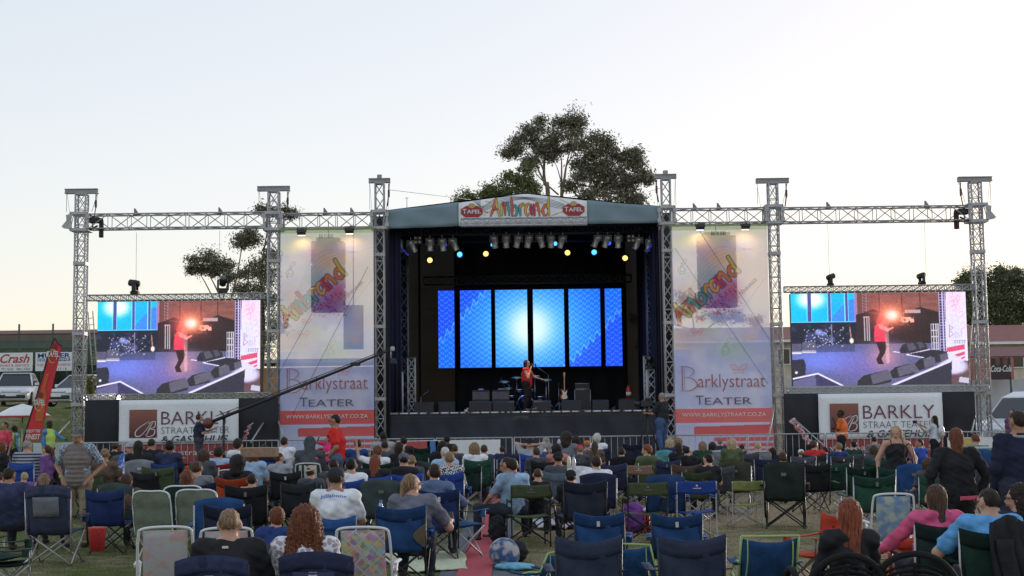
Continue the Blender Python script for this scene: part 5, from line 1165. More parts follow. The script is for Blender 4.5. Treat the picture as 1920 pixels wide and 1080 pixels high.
# mic stands
def mic(px, dy, h, label, boom=0):
    p = G(px, 750, dy); r = thing('microphone_stand', label, 'microphone stand', p); m = MB(); m.tube((0, 0, .1), (0, 0, h), .012)
    for k in range(3): m.tube((0, 0, .3), (.28*math.cos(k*2.1+.5), .28*math.sin(k*2.1+.5), 0), .012)
    if boom: m.tube((0, 0, h), (boom, 0, h+abs(boom)*.7), .01)
    m.build('tripod', mat('chrome_dim', (.3, .3, .33), .3, .8), r); m = MB(); q = (boom, 0, h+abs(boom)*.7) if boom else (0, 0, h); m.ball((q[0], q[1], q[2]+.03), (.03, .03, .045)); m.tube(q, (q[0], q[1]-.02, q[2]-.1), .016); m.build('microphone', BLKM, r)
mic(1029, 2.6, 1.25, 'chrome microphone stand with long boom right of the drum kit', -.45); mic(1024, 3.2, .95, 'short chrome stand close behind the boom stand'); mic(1048, 3.0, .9, 'microphone stand left of the white guitar'); mic(789, 2.0, .55, 'short microphone stand at the far left of the stage', .25); mic(955, 4.8, .95, 'boom microphone over the left of the drums', -.3)
# fire extinguisher
p = G(1179, 745, 2.4); r = thing('fire_extinguisher', 'small red fire extinguisher with white label at the right of the stage', 'fire extinguisher', p+Vector((0, 0, .42))); m = MB(); m.lathe([(.05, 0), (.09, .02), (.09, .3), (.05, .37), (.025, .4)], n=16); m.build('cylinder', mat('extinguisher_red', (.5, .03, .02), .35), r)
m = MB(); m.lathe([(.092, .08), (.092, .2)], n=16); m.build('paper_label', WTXT, r); m = MB(); m.box((0, 0, .43), (.12, .03, .04)); m.tube((.03, 0, .42), (.12, 0, .2), .012); m.build('valve', BLKM, r)
m = MB(); m.box((0, 0, .21), (.5, .4, .42), bev=.02); o = m.build('flight_case', BLKP, None, p); tag(o, 'dark flight case under the red fire extinguisher', 'case')
# white lattice plinths with moving heads, ladder frames
def plinth(px, wpx, yt, dy, label, st='Z'):
    p = G(px, 770, dy); h = at(px, yt, Y0+dy).z-ZF; r = thing('truss_plinth', label, 'truss', p); m = MB(); lattice(m, h, wpx/57.5, .022, .014, .36, st); m.build('frame', mat('white_truss', (.5, .52, .55)), r)
    m = MB(); m.box((0, 0, h+.02), (wpx/57.5+.08, wpx/57.5+.08, .04)); m.build('top_plate', BLKM, r); return p+Vector((0, 0, h+.04))
q = plinth(747, 16, 697, .9, 'short white lattice plinth at the left front of the stage'); moving_head(q, .6, 1.2, 'black moving light on the left white plinth', .8)
q = plinth(1222, 17, 693, .9, 'short white lattice plinth at the right front of the stage'); moving_head(q, -.6, 1.2, 'black moving light on the right white plinth', .8)
plinth(772, 14, 671, 2.0, 'ladder-like grey lattice frame right of the left white plinth', 'X'); plinth(1213, 8, 668, 1.4, 'thin lattice frame beside the right white plinth', 'X')
for i, (px, w_) in enumerate(((1002, .5), (1150, .3), (874, .3), (1137, .25))):
    p = G(px, 770, .35); m = MB(); m.box((0, 0, .05), (w_*.4, .15, .1), bev=.02); m.box((.05, 0, .12), (w_*.2, .1, .05), bev=.01); o = m.build('cable_box', SILV if i == 2 else BLKP, None, p); tag(o, ['small black floor box below the boom stand', 'small black box right of the amplifier', 'small silver foot pedal before the grey amplifiers', 'low black cable box near the right monitors'][i], 'box')

# ------------------------------------------------------------------ banners under the screens
def under_banner(px0, px1, bx0, bx1, yt, yb, lb, ytx):
    Y = Y0-.5
    a = at(px0, yb, Y); x1 = at(px1, yb, Y).x-a.x; zt = at((px0+px1)/2, yt, Y).z
    r = thing('black_hoarding', 'black cloth hoarding below the %s video screen behind the white theatre banner' % lb, 'curtain', (a.x, Y, 0)); m = MB()
    m.sheet(lambda u, v: Vector((x1*u, .04*math.sin(u*40)*(1-v*.5), .02+(zt-.02)*v)), 60, 3, .01); m.build('cloth', BLK, r)
    a = at(bx0, yb, Y-.12); wd = at(bx1, yb, Y-.12).x-a.x; z0 = at((bx0+bx1)/2, 833, Y-.12).z if lb == 'left' else at((bx0+bx1)/2, 823, Y-.12).z; h = zt-z0-.02
    b = thing('theatre_banner', 'white theatre and guesthouse banner with square maroon emblem below the %s video screen' % lb, 'banner', (a.x, Y-.12, z0)); u = wd/225.0; v = h/83.0*1.0
    m = MB(); m.sheet(lambda p, q: Vector((wd*p, .02*math.sin(p*9+q*3)*math.sin(q*PI), h*q)), 24, 8, .008); m.build('cloth', mat('white_banner', (.80, .83, .88)), b)
    f = lambda x, y: (x*u, h-y*v)
    m = MB(); x0, z1 = f(20, 18); x2, z2 = f(72, 70)
    n = 10
    for i in range(n): pass
    m.add([(x0, -.03, z2), (x2, -.03, z2), (x2, -.03, z1), (x0, -.03, z1)], [(0, 1, 2, 3)]); mm, t_, bb = newmat('badge_red_'+lb)
    tc = t_.nodes.new('ShaderNodeTexCoord'); sx_ = t_.nodes.new('ShaderNodeSeparateXYZ'); t_.links.new(tc.outputs['Generated'], sx_.inputs[0]); cr = t_.nodes.new('ShaderNodeValToRGB'); cr.color_ramp.elements[0].color = (.10, .03, .04, 1); cr.color_ramp.elements[1].color = (.30, .12, .09, 1); t_.links.new(sx_.outputs[2], cr.inputs[0]); t_.links.new(cr.outputs[0], bb.inputs['Base Color']); bb.inputs['Roughness'].default_value = .7
    m.build('square_emblem', mm, b)
    m = MB(); P = lambda pts: [f(*p) for p in pts]
    ribbon(m, P([(58, 40), (50, 44), (34, 56), (32, 66), (40, 67), (50, 58), (60, 44)]), [.5*u, 1.2*u, 2.0*u, 2.0*u, 1.2*u, 1.0*u], -.04)
    ribbon(m, P([(64, 42), (57, 56), (52, 67)]), [1*u, 2.2*u, 1*u], -.041); ribbon(m, P([(56, 44), (68, 40), (68, 50), (60, 54), (68, 56), (66, 65), (56, 68), (50, 64)]), [1*u, 1.6*u, 1.6*u, 1*u, 1.6*u, 2*u, 1.2*u, .6*u], -.042); m.build('script_initial', WTXT, b)
    m = text_mb('BARKLY', (*f(80, 46), *f(210, 22)), -.04, 0, -.008); m.build('title_lettering', mat('maroon_print', (.16, .05, .10), .7), b)
    m = text_mb('STRAAT TEATER', (*f(80, 63), *f(208, 51)), -.04, 0, -.012); m.build('subtitle_lettering', mat('grey_print', (.16, .17, .22), .7), b)
    m = text_mb('& GASTEHUIS', (*f(86 if lb == 'right' else 80, 80), *f(206, 67)), -.04, .25, .012); m.build('guesthouse_lettering', mat('ink_print', (.03, .03, .06) if lb == 'left' else (.02, .03, .12), .7), b)
    s = thing('web_banner', 'red strip banner with white web address low under the %s theatre banner' % lb, 'banner', (a.x, Y-.14, max(.02, z0-.62))); m = MB(); m.box((wd/2, 0, .3), (wd, .01, .6)); m.build('cloth', mat('dull_red_banner', (.30, .06, .06), .8), s)
    m = text_mb('www.barklystraat.co.za', (wd*.05, .22, wd*.95, .44), -.012); m.build('lettering', WTXT, s)
under_banner(158, 522, 222, 447, 748, 868, 'left', 0)
under_banner(1473, 1833, 1538, 1771, 736, 868, 'right', 0)

# ------------------------------------------------------------------ crowd barriers
YBR = 43.0
def barrier(xa, xb, h=1.1, Y=YBR, label=''):
    r = thing('crowd_barrier', label, 'barrier', (xa, Y, 0), 0, 'steel crowd barriers in front of the stage'); L = xb-xa-.06; m = MB()
    pts = [(0, 0, .12), (0, 0, h), (L, 0, h), (L, 0, .12)]
    for a, b in zip(pts, pts[1:]+pts[:1]): m.tube(a, b, .022)
    m.build('frame', ALU, r); m = MB(); n = 12
    for i in range(1, n): m.tube((L*i/n, 0, .12), (L*i/n, 0, h), .009, 0, 5)
    m.build('bars', ALU, r)
    for x in (.25, L-.25):
        m = MB(); m.tube((x, -.3, .02), (x, .3, .02), .02); m.tube((x, 0, .02), (x, 0, .14), .02); m.build('foot', ALU, r)
ordn = 'first second third fourth fifth sixth seventh eighth ninth tenth eleventh twelfth thirteenth fourteenth fifteenth sixteenth'.split()
x0 = at(-60, 860, YBR).x; x1 = at(1990, 860, YBR).x; nb = 14
for i in range(nb): barrier(x0+(x1-x0)*i/nb, x0+(x1-x0)*(i+1)/nb, label='%s crowd barrier from the left along the stage front' % ordn[i])
def sponsor(px0, px1, yt, yb, label, cols):
    Y = YBR-.12; a = at(px0, yb, Y); b = at(px1, yt, Y); wd = b.x-a.x; h = b.z-a.z; r = thing('sponsor_board', label, 'sign', (a.x, Y, max(.03, a.z))); h = b.z-max(.03, a.z)
    m = MB(); m.box((wd/2, 0, h/2), (wd, .03, h)); m.build('board', mat('white_board', (.62, .66, .70)), r)
    m = MB()
    for i, (f0, f1, c) in enumerate(cols): m.prism([(wd*f0, 0.02), (wd*f1, 0.02), (wd*(f1+.02), h-.02), (wd*(f0-.01), h-.02)], -.022, -.018, c)
    m.build('colour_bands', [mat('bd_red', (.45, .08, .09), .7), mat('bd_blue', (.07, .2, .5), .7), mat('bd_yellow', (.55, .42, .12), .7), mat('bd_navy', (.03, .05, .2), .7)], r)
sponsor(745, 938, 824, 884, 'white sponsor board with red, blue and yellow bands left of the centre aisle', [(.0, .3, 0), (.3, .38, 1), (.38, .46, 2)])
sponsor(1778, 1990, 818, 868, 'white sponsor board with blue and yellow swoosh at the right end of the barriers', [(.06, .12, 1), (.14, .2, 2)])
sponsor(62, 160, 830, 868, 'white sponsor board hung on the barriers at the left', [(.7, .8, 0)])
# ------------------------------------------------------------------ feather flag
def feather():
    Y = 40.5; b = at(52, 835, Y); t = at(103, 640, Y); r = thing('feather_flag', 'tall leaning red feather flag with beer badges and slogan at the left', 'flag', (b.x, Y, 0)); O = Vector((b.x, Y, 0))
    q = [at(x, y, Y)-O for x, y in ((99, 640), (116, 649), (74, 826), (44, 826))]
    m = MB(); m.add([q[3], q[2], q[1], q[0]], [(0, 1, 2, 3)]); m.add([(p.x, p.y+.02, p.z) for p in (q[0], q[1], q[2], q[3])], [(0, 1, 2, 3)]); m.build('cloth', mat('flag_red', (.58, .03, .045), .7, var=.1, scale=2), r)
    m = MB(); m.path(crom([tuple(q[3]+Vector((0, 0, -.6))), tuple(q[3]), tuple((q[3]+q[0])/2), tuple(q[0]), tuple((q[0]+q[1])/2+Vector((0, 0, .03))), tuple(q[1])], 5), .025); m.build('pole', BLKM, r)
    m = MB(); d = (q[0]-q[3]).normalized()
    S = lambda x, y: ((at(x, y, Y)-O).x, (at(x, y, Y)-O).z)
    rk = MB()
    for cx, cy, rr in ((99, 668, 10), (73, 759, 9)):
        ribbon(rk, [S(cx+rr*math.cos(a)*.8, cy-rr*math.sin(a)*1.25) for a in np.linspace(-.6, 5.2, 16)], .03, -.02, 0); c = S(cx, cy); h = MB(); text_mb('TAFEL', (c[0]-.16, c[1]-.02, c[0]+.19, c[1]+.15), -.03, .2, .02, mb=rk, mi=1)
        rk.prism([(c[0]-.09, c[1]+.2), (c[0]+.11, c[1]+.2), (c[0]+.13, c[1]+.33), (c[0]+.02, c[1]+.38), (c[0]-.07, c[1]+.33)], -.02, -.016, 2)
    rk.build('beer_badge', [GOLD, WTXT, mat('dark_beer_red', (.2, .02, .03), .6)], r)
    m = MB(); c = S(82, 725)
    m.prism([(S(66, 790)), (S(80, 790)), (S(88, 745)), (S(85, 728)), (S(93, 700)), (S(86, 700)), (S(78, 728)), (S(73, 745))], -.015, -.012, 0); m.build('bottle_picture', mat('bottle_orange', (.5, .10, .02), .5), r)
    a = S(49, 824); m = text_mb('ENJOY THE', (a[0], a[1]+.17, a[0]+.42, a[1]+.29), -.02, .25, .02); text_mb('FINEST', (a[0]-.02, a[1]+.0, a[0]+.42, a[1]+.15), -.02, .25, .02, mb=m); m.build('slogan', WTXT, r)
feather()
# small white parasol-like board with red rim near the cars
p = at(42, 775, 47); m = MB(); m.lathe([(.9, 0), (.86, .05), (.4, .3), (0.02, .42)], n=20); r = thing('parasol', 'white parasol top with red rim beyond the barrier at the far left', 'parasol', (p.x, 47, 0)); m.build('canopy', WHITE, r, (0, 0, p.z-.1)); m = MB(); m.lathe([(.91, -.03), (.91, .03)], n=20); m.build('rim', RED, r, (0, 0, p.z-.1)); m = MB(); m.tube((0, 0, 0), (0, 0, p.z), .025); m.build('pole', ALU, r)
# ================================================================== people: one continuous body surface from a distance field
def surf(prims, res, k=.03, disp=None):
    """prims: ('c', a, b, ra, rb) tapered limb | ('e', centre, radii[, rotz]) ellipsoid; smooth union meshed by surface nets"""
    lo = np.full(3, 1e9); hi = -lo
    for p in prims:
        if p[0] == 'c':
            for q, r in ((p[1], p[3]), (p[2], p[4])): q = np.array(q); lo = np.minimum(lo, q-r); hi = np.maximum(hi, q+r)
        else: c = np.array(p[1]); r = np.array(p[2]); lo = np.minimum(lo, c-r.max()); hi = np.maximum(hi, c+r.max())
    lo -= res*3+k; hi += res*3+k; n = np.ceil((hi-lo)/res).astype(int)+1
    F = np.full(n, 1.0, np.float32); ax = [lo[i]+np.arange(n[i])*res for i in range(3)]
    for p in prims:
        if p[0] == 'c': a, b = np.array(p[1], float), np.array(p[2], float); m = max(p[3], p[4]); l, h = np.minimum(a, b)-m, np.maximum(a, b)+m
        else: c = np.array(p[1], float); r = np.array(p[2], float); l, h = c-r.max(), c+r.max()
        pad = k*1.5+res*2; i0 = np.maximum(0, ((l-pad-lo)/res).astype(int)); i1 = np.minimum(n, ((h+pad-lo)/res).astype(int)+2)
        sl = tuple(slice(i0[i], i1[i]) for i in range(3)); X = ax[0][sl[0]][:, None, None]; Y = ax[1][sl[1]][None, :, None]; Z = ax[2][sl[2]][None, None, :]
        if p[0] == 'c':
            d = b-a; L = d.dot(d)+1e-12; t = np.clip(((X-a[0])*d[0]+(Y-a[1])*d[1]+(Z-a[2])*d[2])/L, 0, 1)
            D = np.sqrt((X-a[0]-t*d[0])**2+(Y-a[1]-t*d[1])**2+(Z-a[2]-t*d[2])**2)-(p[3]+(p[4]-p[3])*t)
        else:
            q = [(X-c[0])/r[0], (Y-c[1])/r[1], (Z-c[2])/r[2]]; kk = np.sqrt(q[0]**2+q[1]**2+q[2]**2)+1e-9
            D = (kk-1)*np.minimum(r.min()*1.0+(kk-1)*0, kk*0+ (r.prod())**(1/3.))
        f = F[sl]; hh = np.clip(.5+.5*(f-D)/k, 0, 1); F[sl] = f*(1-hh)+D*hh-k*hh*(1-hh)
    ins = F < 0; cs = np.zeros(n-1, int); V = np.zeros((*(n-1), 3)); C = np.zeros(n-1)
    for a_ in range(3):
        for d1 in (0, 1):
            for d2 in (0, 1):
                o = [0, 0, 0]; oth = [i for i in range(3) if i != a_]; o[oth[0]], o[oth[1]] = d1, d2; o2 = list(o); o2[a_] = 1
                s0 = tuple(slice(o[i], n[i]-1+o[i]) for i in range(3)); s1 = tuple(slice(o2[i], n[i]-1+o2[i]) for i in range(3))
                A, B = F[s0], F[s1]; cr = ins[s0] != ins[s1]; t = np.where(cr, A/(A-B+1e-12), 0)
                for i in range(3): V[..., i] += np.where(cr, (t if i == a_ else o[i]), 0)
                C += cr
    act = C > 0; idx = -np.ones(n-1, int); idx[act] = np.arange(act.sum()); P = np.argwhere(act)
    v = (P+V[act]/C[act][:, None])*res+lo; fs = []
    for a_ in range(3):
        b_, c_ = (a_+1) % 3, (a_+2) % 3; s0 = [slice(1, n[i]-1) for i in range(3)]; s0[a_] = slice(0, n[a_]-1); s1 = list(s0); s1[a_] = slice(1, n[a_])
        A, B = ins[tuple(s0)], ins[tuple(s1)]; cr = np.argwhere(A != B); off = np.array([1, 1, 1]); off[a_] = 0; cr = cr+off
        if len(cr) == 0: continue
        flip = ins[tuple(cr.T)]; eb = np.eye(3, dtype=int)[b_]; ec = np.eye(3, dtype=int)[c_]
        q = np.stack([idx[tuple(cr.T)], idx[tuple((cr-eb).T)], idx[tuple((cr-eb-ec).T)], idx[tuple((cr-ec).T)]], 1); q[~flip] = q[~flip][:, ::-1]; fs.append(q)
    fs = np.concatenate(fs)
    if disp is not None: v = disp(v)
    me = bpy.data.meshes.new('surface'); me.vertices.add(len(v)); me.vertices.foreach_set('co', v.ravel()); m = len(fs)
    me.loops.add(m*4); me.loops.foreach_set('vertex_index', fs.ravel()); me.polygons.add(m); me.polygons.foreach_set('loop_start', np.arange(m)*4); me.polygons.foreach_set('loop_total', np.full(m, 4)); me.polygons.foreach_set('use_smooth', np.ones(m, bool)); me.update(calc_edges=True)
    return me
def wrinkle(amp, fr, seed=0):
    def f(v):
        r = np.random.RandomState(seed); o = r.rand(6)*9
        d = np.sin(v[:, 2]*fr*1.6+2.2*np.sin(v[:, 0]*fr*.6+o[0])+o[1])*np.sin(v[:, 0]*fr*.8+v[:, 1]*fr+o[2]); d2 = np.sin(v[:, 2]*fr*3.3+v[:, 0]*fr*1.7+o[3])*.4
        c = v.mean(0); n = v-c; n[:, 2] = 0; n /= np.linalg.norm(n, axis=1)[:, None]+1e-6; return v+n*((d+d2)*amp)[:, None]
    return f
def hairdisp(amp, fr, curly):
    def f(v):
        a = np.arctan2(v[:, 0], v[:, 1]+1e-6); c = v.mean(0); n = v-c; n /= np.linalg.norm(n, axis=1)[:, None]+1e-6
        if curly: d = np.sin(v[:, 0]*fr+2*np.sin(v[:, 2]*fr*.7))*np.sin(v[:, 2]*fr*1.1+np.sin(v[:, 1]*fr))*np.sin(v[:, 1]*fr+1)
        else: d = np.sin(v[:, 0]*fr*1.3+1.5*np.sin(v[:, 2]*9)+v[:, 1]*fr*.6)+.5*np.sin(v[:, 0]*fr*3.1+v[:, 2]*4)
        return v+n*(d*amp)[:, None]
    return f
V3 = lambda *a: np.array(a, float)
def lerp(a, b, t): return np.array(a)*(1-t)+np.array(b)*t
# joints; the figure faces +Y (towards the stage), x to its right
def pose(kind, var=0, arms=None, lean=0.0, big=1.0):
    J = {}; sx_ = .168+.09*(big-1); ex_ = .235+.16*(big-1)
    if kind == 'sit':
        J['pel'] = V3(0, 0, .47); J['che'] = V3(0, -.12+lean, .80); J['nec'] = V3(0, -.13+lean*1.5, .98); J['hd'] = V3(0, -.10+lean*1.7, 1.112)
        for s, n in ((-1, 'L'), (1, 'R')):
            J['hip'+n] = V3(s*.10, .02, .46); J['kne'+n] = V3(s*(.15+.03*var), .44, .49); J['ank'+n] = V3(s*(.16+.02*var), .46+.06*(var % 2), .09); J['sho'+n] = V3(s*sx_, -.13+lean*1.3, .93)
            J['elb'+n] = V3(s*ex_, -.02+lean, .67); J['wri'+n] = V3(s*(.22-.08*var), .22, .62)
    else:
        J['pel'] = V3(0, 0, .95); J['che'] = V3(0, 0+lean*.6, 1.25); J['nec'] = V3(0, lean, 1.46); J['hd'] = V3(0, .02+lean*1.3, 1.608)
        for s, n in ((-1, 'L'), (1, 'R')):
            J['hip'+n] = V3(s*.10, 0, .93); J['kne'+n] = V3(s*.12, .04, .50); J['ank'+n] = V3(s*.13, -.03, .09); J['sho'+n] = V3(s*(sx_+.008), lean*.9, 1.40)
            J['elb'+n] = V3(s*ex_, -.03, 1.12); J['wri'+n] = V3(s*.28, .08, .87)
    if arms:
        for k2, v in arms.items(): J[k2] = V3(*v)
    return J
def hand_prims(w, e, fine, s, curl=.5):
    """palm, four unequal bent fingers and a side thumb"""
    d = (w-e)/np.linalg.norm(w-e); side = np.cross(d, V3(0, 0, 1)); side /= np.linalg.norm(side)+1e-9; up = np.cross(side, d); P = []
    pc = w+d*.045; P.append(('c', w, w+d*.07-side*.012, .024, .026)); P.append(('c', w, w+d*.07+side*.016, .024, .024))
    for i, ln in enumerate((.072, .082, .076, .058)):
        b = w+d*.085+side*(-.030+.020*i); m = b+d*ln*.5-up*curl*.012; t = m+d*ln*.5*(1-curl*.4)-up*curl*.030; P += [('c', b-d*.02, m, .0105, .0095), ('c', m, t, .0095, .0075)]
    ts = -s; b = w+d*.03+side*ts*.026; m = b+d*.03+side*ts*.022-up*.008; P += [('c', b, m, .0135, .011), ('c', m, m+d*.028-up*.004, .011, .009)]
    return P
def body_prims(J, fine, fem=0, big=1.0):
    P = []; hd = J['hd']; f = big
    P += [('e', hd+V3(0, -.012, .025), (.074, .092, .088)), ('e', hd+V3(0, .022, -.045), (.055, .062, .066)), ('c', hd+V3(0, .035, -.085), hd+V3(0, .045, -.085), .03, .022)]
    P += [('c', hd+V3(0, .078, .005), hd+V3(0, .097, -.025), .010, .015), ('c', hd+V3(-.018, .085, -.058), hd+V3(.018, .085, -.058), .010, .010)]
    for s in (-1, 1): P += [('e', hd+V3(s*.084, -.008, -.012), (.014, .021, .034)), ('c', hd+V3(s*.02, .082, .022), hd+V3(s*.045, .072, .022), .009, .007)]
    P += [('c', J['nec']+V3(0, 0, -.02), hd+V3(0, -.015, -.05), .062*f**.5, .056*f**.5)]
    P += [('c', J['pel'], J['che'], .125*f, .135*f), ('c', J['che'], J['nec']+V3(0, 0, -.06), .13*f, .09), ('c', J['shoL'], J['shoR'], .06, .06), ('c', J['hipL'], J['hipR'], .11*f, .11*f)]
    for s, n in ((-1, 'L'), (1, 'R')):
        P += [('c', J['nec']+V3(0, -.02, .0), J['sho'+n], .052, .055)]
        P += [('c', J['sho'+n], J['elb'+n], .050*f, .040*f), ('c', J['elb'+n], J['wri'+n], .038*f, .024), ('c', J['hip'+n], J['kne'+n], .080*f, .052*f), ('c', J['kne'+n], J['ank'+n], .050*f, .035)]
        if fine: P += hand_prims(J['wri'+n], J['elb'+n], fine, s)
        else:
            d = J['wri'+n]-J['elb'+n]; d /= np.linalg.norm(d); P += [('c', J['wri'+n], J['wri'+n]+d*.08, .028, .030), ('c', J['wri'+n]+d*.08, J['wri'+n]+d*.15+V3(0, 0, -.02), .026, .014), ('c', J['wri'+n]+d*.03, J['wri'+n]+d*.09+V3(-s*.03, 0, 0), .016, .012)]
        P += [('c', J['ank'+n], J['ank'+n]+V3(0, .12, -.05), .035, .028)]
    return P
def shirt_prims(J, big, sleeve, hood, longh=0):
    f = big
    if sleeve == -1: return [('c', J['pel']+V3(0, 0, -longh), J['che']+V3(0, .01, .0), .145*f, .145*f), ('c', J['che']+V3(-.06, .015, 0), J['che']+V3(.06, .015, 0), .125*f, .125*f), ('c', J['pel']+V3(-.05, 0, -longh), J['pel']+V3(.05, 0, -longh), .14*f, .14*f)]
    P = [('c', J['pel']+V3(0, 0, .02-longh), J['che'], .143*f, .150*f), ('c', J['che'], J['nec']+V3(0, 0, -.07), .146*f, .10), ('c', J['shoL']*1., J['shoR']*1., .072, .072)]
    for s, n in ((-1, 'L'), (1, 'R')):
        e, w = J['elb'+n], J['wri'+n]
        P.append(('c', J['nec']+V3(0, -.02, -.03), J['sho'+n], .062, .066))
        P.append(('c', J['che']+V3(s*.05*f, 0, 0), J['pel']+V3(s*.06*f, 0, .04), .12*f, .115*f))
        if sleeve == 0: continue
        if sleeve == 1: P.append(('c', J['sho'+n], lerp(J['sho'+n], e, .72), .066*f, .062*f))
        else: P += [('c', J['sho'+n], e, .064*f, .055*f), ('c', e, lerp(e, w, .97), .053*f, .038)]
    if hood == 1: P += [('c', J['nec']+V3(-.06, -.05, -.01), J['nec']+V3(.06, -.05, -.01), .05, .05)]
    if hood == 2: P += [('e', J['hd']+V3(0, -.03, .02), (.10, .10, .125)), ('c', J['nec']+V3(0, -.03, 0), J['hd']+V3(0, -.04, -.03), .085, .09)]
    if hood == 0 and sleeve: P += [('c', J['nec']+V3(0, -.012, -.045), J['nec']+V3(0, -.012, -.03), .07, .062)]
    return P
def hair_prims(J, kind):
    h = J['hd']; cap = [('e', h+V3(0, -.036, .040), (.084, .090, .088)), ('e', h+V3(0, -.048, -.005), (.076, .070, .080))]
    if kind == 'short': return [('e', h+V3(0, -.022, .036), (.079, .093, .084)), ('e', h+V3(0, -.05, -.005), (.072, .058, .066))]
    if kind == 'buzz': return [('e', h+V3(0, -.018, .036), (.0765, .093, .082)), ('e', h+V3(0, -.048, .008), (.068, .053, .052))]
    if kind == 'curlshort': return [('e', h+V3(0, -.03, .045), (.095, .10, .095)), ('e', h+V3(0, -.055, -.01), (.088, .07, .08))]
    if kind == 'bob': return cap+[('c', h+V3(-.06, -.045, .02), h+V3(-.078, -.035, -.11), .055, .040), ('c', h+V3(.06, -.045, .02), h+V3(.078, -.035, -.11), .055, .040), ('c', h+V3(0, -.07, 0), h+V3(0, -.075, -.12), .06, .045)]
    if kind == 'long': return cap+[('c', h+V3(-.04, -.05, 0), h+V3(-.048, -.085, -.27), .048, .034), ('c', h+V3(.04, -.05, 0), h+V3(.048, -.085, -.25), .048, .030), ('c', h+V3(0, -.07, 0), h+V3(0, -.12, -.30), .062, .040)]
    if kind == 'pony': return cap+[('e', h+V3(0, -.115, .02), (.03, .03, .03)), ('c', h+V3(0, -.12, .01), h+V3(0, -.15, -.20), .035, .018)]
    if kind == 'bun': return cap+[('e', h+V3(0, -.11, .06), (.045, .045, .045))]
    if kind == 'curly': return [('e', h+V3(0, -.035, .045), (.105, .105, .095))]+[('c', h+V3(x*.05, -.05, -.02), h+V3(x*.11, -.09, -.26), .075, .055) for x in (-1, 0, 1)]
    if kind == 'afro': return [('e', h+V3(0, -.03, .04), (.135, .13, .125)), ('c', h+V3(0, -.05, -.02), h+V3(0, -.08, -.12), .12, .10)]
    return cap
MC_ = {}
SKINS = {'pale': (.50, .29, .21), 'tan': (.36, .19, .125), 'brown': (.14, .07, .045), 'dark': (.05, .028, .02)}
def skin(n):
    m = mat('skin_'+n, SKINS[n], .55, 0, .08, 20, .1, 80, spec=.35); b = m.node_tree.nodes['Principled BSDF']; b.inputs['Subsurface Weight'].default_value = .0; return m
HAIRS = {'black': (.012, .010, .010), 'dark': (.028, .018, .013), 'brown': (.075, .040, .024), 'auburn': (.16, .05, .022), 'plum': (.06, .012, .012), 'red': (.22, .055, .025), 'fair': (.26, .17, .10), 'blond': (.48, .36, .22), 'grey': (.30, .29, .28), 'white': (.62, .60, .58)}
def hairm(n): return mat('hair_'+n, HAIRS[n], .55, 0, .8, 34, .9, 60, spec=.35, stretch=(3, 3, .3))
def cached(key, fn):
    if key not in MC_: MC_[key] = fn()
    return MC_[key]
